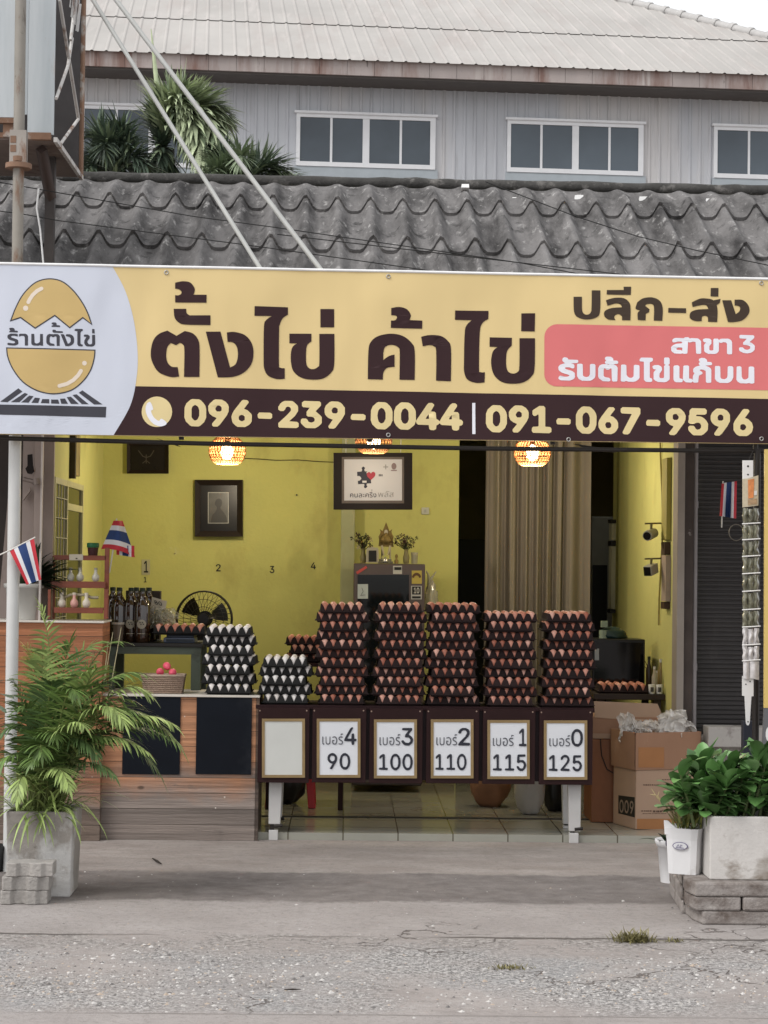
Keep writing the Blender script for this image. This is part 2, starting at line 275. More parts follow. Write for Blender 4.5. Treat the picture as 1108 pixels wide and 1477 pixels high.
GL = json.loads('''{"logo":[[14,-2,45,-3,61,5,64,13,62,34,55,41,27,52,22,58,30,64,42,64,55,60,60,60,60,76,50,79,22,79,7,70,4,63,4,53,7,44,15,37,42,26,46,20,44,15,37,12,7,16,4,10,4,3],[99,-2,112,-3,116,0,116,63,111,73,102,79,75,79,67,75,67,60,70,59,80,64,90,64,95,61,98,55],[146,-2,172,-3,182,0,187,-3,198,-2,197,78,182,78,181,25,175,17,165,12,155,15,152,20,150,78,134,78,134,13,137,4],[234,-2,260,-2,261,5,257,11,240,15,234,23,234,53,240,64,243,63,247,58,255,57,265,64,270,61,271,58,272,-2,288,-2,289,65,282,76,275,79,260,79,255,77,232,79,222,73,216,58,216,20,220,9],[319,-2,335,-3,350,2,361,13,366,25,366,53,363,63,357,72,345,79,325,79,321,75,322,68,324,65,340,61,348,50,348,30,342,19,335,15,332,15,329,23,313,75,307,79,297,79,294,75],[391,-2,410,-3,414,0,413,10,405,12,401,18,401,88,404,98,412,103,414,105,413,115,410,117,375,117,371,115,369,110,370,103,385,100,384,93,384,10],[436,-2,465,-3,475,3,478,8,481,15,480,78,464,78,464,20,461,15,455,12,445,14,439,25,439,35,451,55,451,70,440,79,425,79,419,75,419,68,422,63,433,63,422,38,421,20,427,5],[14,88,57,87,60,88,61,95,57,99,43,100,44,105,40,116,32,119,22,119,15,116,14,113,17,103,21,100,14,95],[254,88,302,87,305,88,306,95,302,99,270,100,265,108,252,109,249,105,249,95],[464,88,478,88,477,118,464,118],[244,128,287,127,290,128,291,135,287,139,272,140,271,153,265,159,252,159,245,156,244,153,246,145,254,143,253,140,244,135]],"sakha":[[17,-5,44,-6,51,-4,56,-6,66,-6,71,-3,74,63,74,60,81,57,94,62,104,61,106,59,108,-2,114,-6,126,-5,130,0,130,63,127,70,120,78,114,81,89,82,81,80,77,85,74,87,61,86,56,81,24,82,14,79,7,70,8,60,11,57,19,57,31,62,44,62,47,60,50,55,46,52,24,49,13,43,5,35,2,28,3,10,7,3],[160,-5,186,-5,194,-3,202,5,205,13,206,63,207,60,214,57,226,62,236,60,240,53,240,-2,246,-6,260,-5,262,0,262,60,259,71,251,79,244,82,219,81,211,79,206,73,201,81,186,81,182,75,182,18,179,15,171,14,165,18,165,38,174,53,174,70,170,78,164,81,149,82,140,78,137,73,140,63,144,60,151,58,145,50,142,43,143,10,149,2],[49,10,44,14,29,15,25,18,25,23,34,29,49,28,50,25]],"three":[[35,-6,46,-7,61,-4,73,4,82,16,83,39,80,46,67,59,61,61,58,64,59,67,75,84,80,91,80,101,76,107,14,108,8,104,8,91,11,86,43,84,36,73,26,61,26,48,29,46,41,45,51,42,57,39,60,34,60,24,54,18,46,15,39,16,34,18,24,30,11,30,6,26,6,14,11,5,26,-4]],"boil":[[14,-5,45,-6,57,0,63,5,66,13,65,34,55,44,32,52,25,58,30,62,45,62,55,57,61,58,64,63,63,75,60,79,50,83,75,85,79,90,78,98,75,101,42,102,39,103,38,108,35,111,25,114,19,110,16,103,17,95,21,88,27,83,10,76,5,71,1,63,2,50,5,44,14,35,25,30,37,26,42,23,44,20,42,17,35,14,27,14,10,19,6,18,2,10,2,3,7,-3],[94,-5,125,-5,132,-1,143,10,146,23,146,75,142,81,130,82,124,78,124,28,120,18,112,14,105,15,99,18,97,23,96,78,90,82,77,81,74,78,74,18,81,3],[176,-5,200,-6,205,-3,206,0,206,5,201,13,187,15,182,18,179,23,179,53,182,61,185,61,189,55,192,54,200,55,207,61,210,60,212,-2,217,-6,230,-5,233,-2,234,65,229,75,217,83,232,85,236,88,236,95,232,101,217,102,216,113,207,121,192,121,186,118,184,113,184,108,189,100,184,95,184,88,190,83,202,83,197,80,190,83,172,81,162,74,157,60,157,18,161,8],[249,-5,260,-6,267,-2,277,-6,297,-6,306,-2,315,7,319,15,319,75,316,80,302,82,297,78,296,23,292,17,287,14,280,15,277,17,272,23,269,30,268,78,262,82,252,82,247,79,246,0],[344,-5,362,-6,367,-3,369,0,368,10,365,14,360,15,359,18,359,93,360,96,368,100,371,105,371,115,365,119,325,119,319,108,319,103,321,100,335,98,336,95,336,5],[391,-5,415,-6,425,-3,432,4,436,10,436,75,435,79,430,83,435,87,436,90,436,115,432,121,417,121,414,115,414,90,415,87,420,83,415,79,414,75,414,20,411,15,400,15,396,20,397,38,406,55,406,68,403,75,392,82,377,81,369,75,372,62,383,58,377,50,374,43,374,10,380,2],[461,-5,482,-5,486,-2,487,8,483,13,475,15,474,18,474,75,472,79,467,82,455,81,451,75,451,8,455,-1],[499,-5,517,-6,521,-5,525,0,529,-5,532,-6,542,-6,547,-3,549,25,552,33,560,37,564,43,562,49,552,58,557,62,567,61,576,55,577,-2,582,-6,595,-5,598,-2,598,60,596,68,590,74,575,83,597,85,601,88,601,95,597,101,582,102,581,113,572,121,560,122,550,116,549,108,554,100,549,95,549,90,552,84,555,83,537,76,530,69,527,63,527,48,532,43,526,28,525,8,521,13,512,15,511,18,511,78,505,82,492,81,489,78,487,8],[631,-5,662,-5,670,-1,678,8,684,25,684,75,680,81,667,82,662,78,661,30,658,20,650,14,642,15,637,17,634,23,633,78,627,82,615,81,612,78,612,15,619,3],[711,-5,735,-6,745,-3,752,-6,760,-6,766,-2,766,75,762,81,750,82,744,78,743,25,738,18,730,14,725,15,721,18,717,28,716,78,710,82,700,81,697,78,696,13,701,3]],"pa":[[31,-7,57,-8,64,-5,80,11,88,31,88,68,85,81,78,93,67,105,59,109,34,110,27,107,11,91,4,73,3,31,9,13,24,-3],[116,-7,132,-7,141,1,168,41,175,58,176,78,173,88,164,100,149,109,124,110,117,107,102,92,96,81,96,63,101,48,112,38,127,31,128,28,111,6,111,-2],[211,-7,239,-7,254,2,260,8,265,18,266,43,263,51,248,66,235,71,253,98,253,103,247,109,232,110,226,106,196,63,189,48,186,36,189,16,193,8,204,-3],[373,-7,439,-8,448,-2,448,13,442,19,412,21,413,23,434,45,446,66,446,83,443,91,429,105,422,109,394,109,384,104,377,97,369,83,369,71,377,65,389,65,395,71,399,81,404,84,409,84,414,82,418,76,418,68,414,62,401,46,369,13,369,-2],[481,-7,512,-7,524,0,534,10,538,16,538,41,533,48,514,66,535,91,535,103,529,109,469,110,461,103,461,88,466,83,491,81,479,63,479,48,484,43,497,42,507,39,511,31,509,22,499,17,492,18,486,21,483,28,477,34,462,34,457,29,456,18,459,11,473,-4],[568,-7,584,-8,591,-4,618,36,628,56,628,83,618,98,612,104,602,109,577,110,569,107,554,92,549,78,549,63,551,53,556,46,564,38,581,31,564,3,564,-2],[756,-7,782,-8,789,-5,805,11,813,31,813,68,810,81,803,93,792,105,784,109,759,110,752,107,736,91,729,73,728,31,734,13,749,-3],[846,-7,872,-8,879,-5,898,13,904,31,903,71,900,81,893,93,882,105,874,109,849,110,842,107,826,91,819,71,818,33,821,21,828,8,839,-3],[961,-7,974,-8,979,-5,983,-2,984,13,990,16,997,23,1002,17,1007,15,1044,14,1046,-2,1052,-7,1064,-8,1071,-4,1073,1,1074,13,1082,15,1087,20,1088,31,1082,39,1074,41,1073,63,1071,68,1067,72,1052,73,1054,78,1065,96,1065,103,1062,107,1057,110,1047,110,1038,103,1004,46,997,31,990,38,984,41,982,67,977,72,962,73,975,98,975,103,967,110,954,109,948,103,904,31,906,21,912,15,954,14,956,-2],[42,18,34,26,31,33,31,66,34,77,44,85,53,81,58,73,61,63,61,38,54,22,47,18],[224,18,216,23,214,33,217,41,224,45,232,44,238,38,238,23,229,18],[767,18,759,26,756,36,754,51,756,66,759,76,766,83,769,85,778,81,783,73,786,63,786,38,779,22,772,18],[859,18,852,22,846,36,846,63,852,79,862,85,872,77,875,68,876,36,871,23,864,18],[293,31,339,30,345,36,345,51,337,57,294,57,288,48,289,36],[656,31,702,30,708,36,708,51,699,57,657,57,651,48,651,36],[944,40,942,41,944,46,952,59,954,60,955,41],[1034,40,1034,43,1036,48,1044,59,1045,41],[129,58,124,66,124,73,132,84,139,84,144,81,148,76,148,63,142,58],[584,58,579,61,576,71,581,81,587,84,592,84,600,78,600,63,594,58]],"pb":[[31,-7,57,-8,64,-5,80,11,88,31,88,68,85,81,78,93,67,105,59,109,34,110,27,107,11,91,4,73,3,31,9,13,24,-3],[116,-7,132,-7,141,1,168,41,175,58,176,78,173,88,164,100,149,109,124,110,117,107,102,92,96,81,96,63,101,48,112,38,127,31,128,28,111,6,111,-2],[193,-7,259,-8,268,-2,268,11,266,16,262,19,244,20,243,23,243,101,237,109,219,109,196,93,191,88,191,73,196,66,202,65,214,73,216,68,216,23,212,20,194,19,189,14,188,1],[393,-7,419,-8,427,-5,443,11,450,31,451,68,448,81,441,93,429,105,422,109,397,110,389,107,374,91,366,73,366,31,371,13,387,-3],[483,-7,509,-8,522,-2,530,6,538,21,538,41,533,53,519,67,507,71,509,76,525,98,525,103,519,109,502,109,496,103,471,68,461,51,458,38,459,21,466,8,477,-3],[561,-7,577,-8,585,-2,628,83,628,103,622,109,557,110,549,103,549,88,554,83,594,81,556,3,556,-2],[748,-7,764,-8,773,-2,805,46,810,61,811,76,805,91,792,105,784,109,757,109,744,102,736,93,731,83,731,61,734,51,748,36,761,31,760,26,744,3,744,-2],[843,-7,874,-7,883,-2,896,11,900,18,901,43,894,57,884,67,877,72,867,75,852,76,854,81,857,82,887,82,892,85,895,88,896,101,889,109,837,110,831,106,826,98,826,83,823,76,823,61,821,53,822,47,829,42,842,42,854,47,864,47,870,43,873,36,872,25,867,20,859,17,851,21,848,28,842,34,827,34,821,28,821,18,824,11,837,-3],[931,-7,947,-7,958,3,980,36,990,56,990,83,985,93,977,102,964,109,939,110,932,107,917,92,911,78,911,63,914,53,919,46,927,38,944,31,926,3,926,-2],[1028,-7,1057,-7,1064,-3,1076,8,1080,16,1083,33,1078,51,1063,66,1050,71,1068,98,1068,103,1062,109,1047,110,1041,106,1009,58,1004,46,1004,18,1011,6,1018,-2],[42,18,34,26,31,33,31,66,34,77,44,85,53,81,58,73,61,63,61,38,54,22,47,18],[404,18,396,26,394,33,393,66,397,77,407,85,415,81,420,73,423,63,423,38,417,22,409,18],[494,18,489,21,486,31,486,36,492,44,504,44,510,36,510,26,507,21,502,18],[1039,18,1031,23,1031,38,1037,44,1047,44,1053,38,1055,31,1050,21,1044,18],[293,31,339,30,345,36,345,51,337,57,294,57,288,48,289,36],[656,31,702,30,708,36,708,51,699,57,657,57,651,48,651,36],[129,58,124,66,124,73,132,84,139,84,144,81,148,76,148,63,142,58],[764,58,759,63,759,76,761,81,767,84,774,84,783,73,783,66,777,58],[947,58,941,61,939,73,944,82,949,84,954,84,959,81,963,76,963,63,957,58]],"ber":[[21,0,35,-1,38,5,37,8,30,9,26,12,26,72,25,75,17,76,13,72,13,10],[71,0,90,-1,108,7,113,20,112,75,102,75,100,20,96,12,87,9,77,9,66,17,63,30,63,72,60,76,54,75,54,15,62,4],[153,0,170,-1,180,2,190,12,196,30,196,45,190,62,180,73,162,78,137,73,136,65,140,63,150,66,167,66,176,62,183,47,183,30,176,12,167,9,157,9,149,15,146,30,150,34,162,34,162,42,135,43,133,22,136,12,146,2],[223,0,247,-1,256,2,265,12,266,27,263,32,247,43,230,49,223,57,227,64,232,66,262,64,262,72,257,76,242,78,225,76,216,70,211,62,211,52,220,41,250,28,253,22,253,15,245,9,230,9,214,12,211,7,212,4],[237,85,242,84,250,94,267,94,267,102,245,104,237,100]],"half":[[111,0,128,-1,145,7,150,2,158,2,158,75,150,76,146,72,146,30,143,20,128,9,115,12,109,20,109,72,105,76,97,75,96,20,100,9],[191,0,213,0,213,8,198,9,189,20,195,31,215,36,226,35,227,2,238,2,239,55,235,66,223,76,195,76,185,72,185,63,215,66,223,62,226,55,225,47,195,43,182,35,177,25,177,15],[399,0,423,-1,433,2,443,15,443,27,438,35,401,55,405,66,438,65,438,72,433,76,403,76,389,65,389,52,393,44,423,31,431,20,428,12,418,9,390,13,388,5],[12,2,23,2,24,22,30,29,48,32,45,41,25,37,24,55,35,66,53,66,58,60,61,52,61,5,65,1,73,2,74,55,71,65,64,72,55,76,30,76,15,66,11,55],[307,2,318,2,324,27,343,32,340,41,319,37,322,57,333,66,353,62,359,47,359,5,363,1,371,2,371,47,368,62,363,70,350,76,328,76,315,70,306,47],[472,2,493,2,506,10,513,22,516,35,513,60,506,70,495,76,476,75,478,67,498,61,504,47,501,25,488,11,479,17,463,72,458,76,451,75],[264,10,288,9,291,15,288,19,268,20,266,27,260,29,254,20],[261,50,288,49,291,52,288,56,273,57,265,65,258,67,254,57],[380,90,430,89,438,94,439,100,435,108,423,111,413,100,388,98],[423,94,420,101,430,103,430,96],[425,130,436,130,435,155,425,155]],"plus":[[118,0,134,-1,140,2,137,8,124,9,116,17,116,25,123,32,139,36,152,35,153,5,157,1,162,2,163,60,158,70,149,76,134,78,109,70,109,62,124,66,144,66,153,50,149,46,114,41,106,32,104,12,108,5],[198,0,214,-1,219,2,217,8,202,9,196,17,198,30,219,36,230,35,232,2,242,2,241,65,249,80,239,81,232,74,199,76,189,70,189,62,202,66,222,66,231,57,229,47,194,41,184,30,184,12,189,4],[19,2,32,2,46,50,49,52,64,2,77,2,89,75,79,75,69,22,52,75,44,75,41,70,27,25,17,75,7,75],[136,90,177,89,181,95,177,99,144,99,134,108,132,107,131,97]],"d0":[[37,-3,53,-4,63,1,71,8,79,20,84,45,82,72,76,87,64,100,51,106,41,106,31,103,23,96,12,82,7,62,7,40,12,20,17,12,28,1],[38,14,33,17,27,27,24,40,24,62,27,75,33,85,41,88,51,88,54,87,61,80,67,60,67,42,61,22,56,16,51,13]],"d1":[[15,-2,74,-3,79,1,79,8,76,12,61,12,57,16,57,98,54,104,39,104,16,86,15,76,19,71,34,82,39,83,40,81,40,16,36,12,16,12,12,6,13,1]],"d2":[[13,-2,74,-3,79,1,79,11,76,14,39,16,52,33,69,50,77,66,77,86,70,96,56,104,34,104,21,97,13,86,10,76,14,70,24,70,27,73,31,84,41,90,51,89,57,86,62,73,51,52,20,21,11,8,11,1]],"d3":[[33,-3,50,-4,60,-1,67,3,78,15,81,25,81,35,75,47,62,58,53,62,57,71,75,90,75,100,72,103,17,103,11,100,11,92,15,89,52,87,29,60,29,50,32,46,50,46,57,43,63,32,63,22,56,15,52,13,35,14,29,17,20,28,12,28,7,26,6,22,11,12,22,1]],"d4":[[55,-2,59,-3,67,-2,70,3,71,18,81,20,85,26,85,31,81,34,71,36,69,64,66,67,59,67,53,63,51,36,27,36,28,41,64,101,59,105,51,104,43,96,13,46,5,28,6,22,11,20,51,19,53,3]],"d5":[[37,-3,48,-4,64,2,76,15,82,35,74,55,65,63,53,68,30,67,32,87,73,89,77,95,76,100,73,103,23,103,17,100,14,87,14,72,12,65,13,51,25,46,30,50,38,53,48,53,58,48,64,35,61,22,54,15,50,13,35,14,23,28,15,28,10,26,10,22,14,12,25,1]],"d6":[[37,-3,49,-4,64,1,74,12,80,25,79,42,72,55,61,63,44,67,64,97,64,101,59,103,51,103,44,96,20,62,10,37,10,25,15,12,26,1],[36,14,28,25,28,37,34,48,44,51,51,50,57,47,62,40,62,22,54,14]],"d7":[[20,-2,31,-3,37,1,79,86,80,98,76,104,16,105,10,101,10,91,13,88,56,87,59,86,59,83,20,6,18,1]],"d8":[[35,-3,51,-4,66,1,79,14,83,22,82,35,77,45,68,52,68,55,77,67,77,87,65,100,51,106,36,105,26,100,16,91,13,82,13,67,22,55,22,52,11,40,8,30,8,22,11,15,21,3],[34,14,28,20,25,27,29,38,39,43,54,43,59,41,65,30,65,22,63,20,54,13],[39,61,31,67,31,82,36,88,54,88,60,82,60,67,51,61]],"d9":[[28,-2,39,-2,46,5,69,38,79,61,80,76,77,86,70,96,56,104,36,105,29,102,16,89,10,78,10,63,17,48,24,43,34,38,47,36,47,33,25,3],[36,53,28,63,28,76,31,82,39,89,51,89,57,86,62,78,62,61,54,53]],"n90":[[127,-3,144,-4,154,1,161,8,169,20,175,45,175,57,169,82,156,98,141,106,131,106,121,103,115,97,105,87,97,62,97,40,103,20,107,12,119,1],[28,0,39,-2,44,1,74,47,79,60,80,77,74,90,65,100,54,105,41,106,26,100,15,90,10,77,10,62,16,51,26,41,46,35,44,30,28,7,26,2],[129,14,123,17,118,27,115,40,115,62,118,75,123,85,131,88,141,88,145,87,152,80,157,60,157,42,152,22,146,16,141,13],[41,51,30,60,27,67,28,77,36,88,54,88,62,80,62,62,56,54,49,51]],"n100":[[127,-3,144,-4,157,5,164,12,172,27,175,45,175,57,172,75,164,90,154,100,141,106,129,105,117,100,106,87,97,62,97,40,103,20,107,12,119,1],[217,-3,231,-4,244,1,257,15,265,40,265,62,257,87,242,102,231,106,219,105,209,100,200,92,191,75,187,57,187,45,193,20,206,3],[15,0,74,-2,79,2,79,10,76,13,61,13,57,17,57,97,54,103,39,103,23,92,16,85,16,75,19,71,21,71,36,83,39,84,40,82,40,17,36,13,16,13,12,7,13,2],[129,14,123,17,118,27,115,40,115,62,118,75,123,85,131,88,141,88,145,87,152,80,157,60,157,42,152,22,146,16,141,13],[219,14,211,22,208,30,205,42,205,60,212,82,219,88,231,88,239,85,244,75,247,62,247,40,244,27,239,17,231,13]],"n110":[[217,-3,231,-4,244,1,257,15,265,40,265,62,257,87,242,102,231,106,219,105,209,100,200,92,191,75,187,57,187,45,193,20,206,3],[15,0,74,-2,79,2,79,10,76,13,61,13,57,17,57,97,54,103,39,103,23,92,16,85,16,75,19,71,21,71,36,83,39,84,40,82,40,17,36,13,16,13,12,7,13,2],[105,0,166,-2,172,2,172,10,169,13,151,13,147,17,147,97,144,103,129,103,113,92,106,85,106,75,109,71,111,71,126,83,129,82,130,17,126,13,106,13,102,7,103,2],[219,14,211,22,208,30,205,42,205,60,212,82,219,88,231,88,239,85,244,75,247,62,247,40,244,27,239,17,231,13]],"n115":[[217,-3,234,-4,246,3,256,14,259,20,262,30,262,37,257,52,244,65,236,68,212,67,213,87,254,89,257,95,257,100,254,103,204,103,198,100,195,82,195,67,192,60,194,51,206,46,211,50,219,53,229,53,239,48,245,35,239,17,231,13,216,14,204,28,196,28,191,26,191,22,195,12,206,1],[15,0,74,-2,79,2,79,10,76,13,61,13,57,17,57,97,54,103,39,103,23,92,16,85,16,75,19,71,21,71,36,83,39,84,40,82,40,17,36,13,16,13,12,7,13,2],[105,0,166,-2,172,2,172,10,169,13,151,13,147,17,147,97,144,103,129,103,113,92,106,85,106,75,109,71,111,71,126,83,129,82,130,17,126,13,106,13,102,7,103,2]],"n125":[[217,-3,234,-4,246,3,256,14,259,20,262,30,262,37,257,52,244,65,236,68,212,67,213,87,254,89,257,95,257,100,254,103,204,103,198,100,195,82,195,67,192,60,194,51,206,46,211,50,219,53,229,53,239,48,245,35,239,17,231,13,216,14,204,28,196,28,191,26,191,22,195,12,206,1],[15,0,74,-2,79,2,79,10,76,13,61,13,57,17,57,97,54,103,39,103,23,92,16,85,16,75,19,71,21,71,36,83,39,84,40,82,40,17,36,13,16,13,12,7,13,2],[103,0,164,-2,169,2,169,10,166,13,127,15,164,56,170,72,166,88,155,100,144,105,131,106,116,100,107,92,103,85,103,75,106,71,111,71,117,75,121,82,126,88,144,88,149,85,152,80,152,72,146,59,132,42,101,10,101,2]],"n10":[[129,-6,141,-7,151,-4,158,0,169,11,177,36,177,66,174,79,164,96,158,102,146,108,126,108,116,103,104,91,100,84,94,59,94,44,97,36,97,29,105,9,116,-2],[12,-4,78,-5,84,-1,84,9,82,14,63,15,59,19,59,101,56,107,38,107,22,96,12,86,12,74,16,68,21,68,33,76,37,74,37,19,33,15,12,14,9,9,10,-1],[133,16,126,20,120,31,117,46,117,56,120,71,125,81,138,87,149,79,154,61,154,41,148,23,141,16]],"n009":[[37,-3,53,-4,63,1,71,8,79,20,84,45,82,72,76,87,64,100,51,106,41,106,31,103,23,96,12,82,7,62,7,40,12,20,17,12,28,1],[127,-3,141,-4,153,1,166,15,171,25,174,40,174,62,171,77,166,87,152,102,141,106,128,105,118,100,109,92,102,80,97,55,100,27,107,12,117,2],[210,0,221,-1,228,6,251,40,262,65,261,77,256,91,246,100,231,106,218,105,207,100,197,90,192,77,192,60,201,46,211,39,227,35,207,5],[38,14,33,17,27,27,24,40,24,62,27,75,33,85,41,88,51,88,54,87,61,80,67,60,67,42,61,22,56,16,51,13],[128,14,120,22,117,30,114,45,114,57,117,72,122,82,128,88,141,88,148,85,156,67,157,37,148,17,141,13],[221,51,215,55,210,62,210,80,218,88,236,88,244,77,244,65,236,54,228,51]],"n80":[[35,-3,51,-4,66,1,79,14,83,22,82,35,77,45,68,52,68,55,77,67,77,87,65,100,51,106,36,105,26,100,16,91,13,82,13,67,22,55,22,52,11,40,8,30,8,22,11,15,21,3],[128,-3,144,-4,154,1,163,10,172,27,173,40,175,47,172,72,165,90,154,100,141,106,131,106,121,103,108,90,103,82,98,62,98,40,101,25,108,12,120,0],[34,14,28,20,25,27,29,38,39,43,54,43,59,41,65,30,65,22,63,20,54,13],[129,14,123,17,118,27,115,40,115,65,124,85,131,88,141,88,145,87,152,80,158,57,158,45,155,30,150,20,144,14],[39,61,31,67,31,82,36,88,54,88,60,82,60,67,51,61]]}''')
def glyph_loops(key, x0, x1, yt, yb, slope=0.):
    ls = [[(l[i]/200, l[i+1]/200) for i in range(0, len(l), 2)] for l in GL[key]]
    xs = [p[0] for l in ls for p in l]; ys = [p[1] for l in ls for p in l]
    ax, bx, ay, by = min(xs), max(xs), min(ys), max(ys); out = []
    for l in ls:
        o = []
        for x, y in l:
            X = x0+(x-ax)/(bx-ax)*(x1-x0); o.append((X, yb-(y-ay)/(by-ay)*(yb-yt)+slope*(X-x0)))
        out.append(o)
    return out
def facing(Y):   # a plane of constant depth
    return lambda x, y, o: P(x, y, Y-o)
def pxbox(mb, x0, x1, y0, y1, Y, depth, mi=0):
    """an upright box whose front face spans those pixels at depth Y"""
    xm, ym = (x0+x1)/2, (y0+y1)/2
    return mb.box(P(x0,ym,Y).x, P(x1,ym,Y).x, Y, Y+depth, P(xm,y1,Y).z, P(xm,y0,Y).z, mi)
# ================================================================== ground
def ground_mat():
    mt = bpy.data.materials.new('ground'); mt.use_nodes = True
    n = mt.node_tree.nodes; L = mt.node_tree.links; b = n['Principled BSDF']
    tc = n.new('ShaderNodeTexCoord'); sep = n.new('ShaderNodeSeparateXYZ'); L.new(tc.outputs['Object'], sep.inputs[0])
    def nz(s, det=6., r=.62, st=(1,1,1)):
        mp = n.new('ShaderNodeMapping'); mp.inputs['Scale'].default_value = st; L.new(tc.outputs['Object'], mp.inputs[0])
        t = n.new('ShaderNodeTexNoise'); t.inputs['Scale'].default_value = s; t.inputs['Detail'].default_value = det; t.inputs['Roughness'].default_value = r
        L.new(mp.outputs[0], t.inputs['Vector']); return t.outputs[0]
    def math_(op, a, c=None):
        q = n.new('ShaderNodeMath'); q.operation = op
        for i, v in enumerate((a, c)):
            if v is None: continue
            if isinstance(v, (int,float)): q.inputs[i].default_value = v
            else: L.new(v, q.inputs[i])
        return q.outputs[0]
    def mr(o, a, c, d=0., e=1.):
        q = n.new('ShaderNodeMapRange'); q.inputs[1].default_value = a; q.inputs[2].default_value = c; q.inputs[3].default_value = d; q.inputs[4].default_value = e
        L.new(o, q.inputs[0]); return q.outputs[0]
    def mixc(f, a, c):
        x = n.new('ShaderNodeMix'); x.data_type = 'RGBA'
        if isinstance(f,(int,float)): x.inputs['Factor'].default_value = f
        else: L.new(f, x.inputs['Factor'])
        for k, v in (('A',a),('B',c)):
            if isinstance(v, tuple): x.inputs[k].default_value = (*v,1)
            else: L.new(v, x.inputs[k])
        return x.outputs['Result']
    Yd = math_('ADD', sep.outputs['Y'], math_('MULTIPLY', math_('SUBTRACT', nz(1.7), .5), .55))
    Yd2 = math_('ADD', sep.outputs['Y'], math_('MULTIPLY', math_('SUBTRACT', nz(3.5,9.,.75), .5), .30))
    # bands of different paving and dirt across the forecourt
    mott = mr(nz(3.2), .3, .7)
    conc = mixc(mott, (.275,.246,.232), (.39,.354,.336))
    conc = mixc(mr(nz(14.), .52, .72), conc, (.33,.30,.285))
    apron = mixc(mr(nz(2.2,6,.6,(1,2.5,1)), .35, .65), (.27,.233,.212), (.36,.325,.302))
    dark = mixc(mr(nz(9.,8,.7), .35, .7), (.135,.118,.111), (.235,.212,.202))
    slab = mixc(mr(nz(2.5), .3, .7), (.295,.268,.255), (.365,.335,.322))
    grav = mixc(mr(nz(48.,4,.75), .40, .62), (.15,.145,.142), (.60,.575,.56))
    grav = mixc(mr(nz(95.,2,.5), .58, .64), grav, (.10,.095,.092))
    grav = mixc(math_('MULTIPLY', mr(nz(1.6,4,.6), .45, .6), .5), grav, (.30,.30,.305))
    def step(o, lo, hi): return mr(o, lo, hi)
    c = mixc(step(Yd2, -1.04, -1.10), apron, dark)
    d2 = mixc(mr(nz(1.1), .38, .6), (.0,0,0), (1,1,1))
    c = mixc(math_('MULTIPLY', mr(nz(.8,6,.65), .48, .70), .55), c, (.20,.175,.16))
    c = mixc(step(Yd2, -1.84, -1.90), c, slab)
    c = mixc(step(Yd2, -2.55, -2.85), c, conc)
    gm = math_('MULTIPLY', math_('MULTIPLY', step(Yd, -2.75, -3.05), step(Yd, -4.15, -3.85)), mr(nz(1.3,5,.6), .38, .56))
    c = mixc(gm, c, grav)
    c = mixc(step(Yd2, -4.02, -4.08), c, slab)
    c = mixc(math_('MULTIPLY', mr(nz(1.15,7,.68,(1,1.6,1)), .50, .72), .50), c, (.235,.21,.198))
    c = mixc(math_('MULTIPLY', mr(nz(6.,6,.7,(.6,2.2,1)), .56, .70), .45), c, (.21,.19,.178))
    chip = math_('MULTIPLY', math_('MULTIPLY', mr(Yd, -2.62, -2.70), mr(Yd, -3.05, -2.88)), mr(nz(3.2,6,.7), .47, .53))
    c = mixc(chip, c, mixc(mr(nz(40.,5,.75), .38, .62), (.14,.125,.118), (.44,.41,.39)))
    c = mixc(math_('MULTIPLY', mr(nz(26.,7,.75), .50, .66), .42), c, (.15,.135,.127))
    # open joint between slab and old concrete, and hairline cracks
    j = math_('ABSOLUTE', math_('ADD', sep.outputs['Y'], math_('ADD', math_('MULTIPLY', math_('SUBTRACT', nz(3.), .5), .10), 2.68)))
    jm = math_('MULTIPLY', mr(j, .020, .006), mr(nz(.9,2), .40, .5))
    c = mixc(jm, c, (.12,.105,.095))
    j2 = math_('ABSOLUTE', math_('ADD', sep.outputs['Y'], math_('ADD', math_('MULTIPLY', math_('SUBTRACT', nz(4.), .5), .03), 4.05)))
    c = mixc(math_('MULTIPLY', mr(j2, .012, .003), mr(nz(1.1,2), .36, .5)), c, (.20,.18,.17))
    vo = n.new('ShaderNodeTexVoronoi'); vo.feature = 'DISTANCE_TO_EDGE'; vo.inputs['Scale'].default_value = 1.5
    va = n.new('ShaderNodeVectorMath'); va.operation = 'ADD'; L.new(tc.outputs['Object'], va.inputs[0])
    nn = n.new('ShaderNodeTexNoise'); nn.inputs['Scale'].default_value = 4.; nn.inputs['Detail'].default_value = 5.
    sc_ = n.new('ShaderNodeVectorMath'); sc_.operation = 'SCALE'; sc_.inputs['Scale'].default_value = .5; L.new(tc.outputs['Object'], nn.inputs['Vector']); L.new(nn.outputs['Color'], sc_.inputs[0]); L.new(sc_.outputs[0], va.inputs[1])
    L.new(va.outputs[0], vo.inputs['Vector'])
    ck = math_('MULTIPLY', mr(vo.outputs['Distance'], .010, .003), math_('MULTIPLY', mr(nz(.75,2), .47, .53), math_('MULTIPLY', step(Yd,-2.2,-2.5), step(Yd,-4.1,-3.9))))
    c = mixc(ck, c, (.14,.12,.11))
    # scattered specks of grit and bird lime
    c = mixc(math_('MULTIPLY', mr(nz(60.,2,.5), .73, .77), mr(nz(2.,2), .5, .7)), c, (.72,.69,.66))
    c = mixc(mr(nz(45.,2,.5,(1,1.6,1)), .30, .265), c, (.17,.15,.14))
    L.new(c, b.inputs['Base Color']); b.inputs['Roughness'].default_value = .88; b.inputs['Specular IOR Level'].default_value = .3
    bp = n.new('ShaderNodeBump'); bp.inputs['Strength'].default_value = .75; bp.inputs['Distance'].default_value = .012
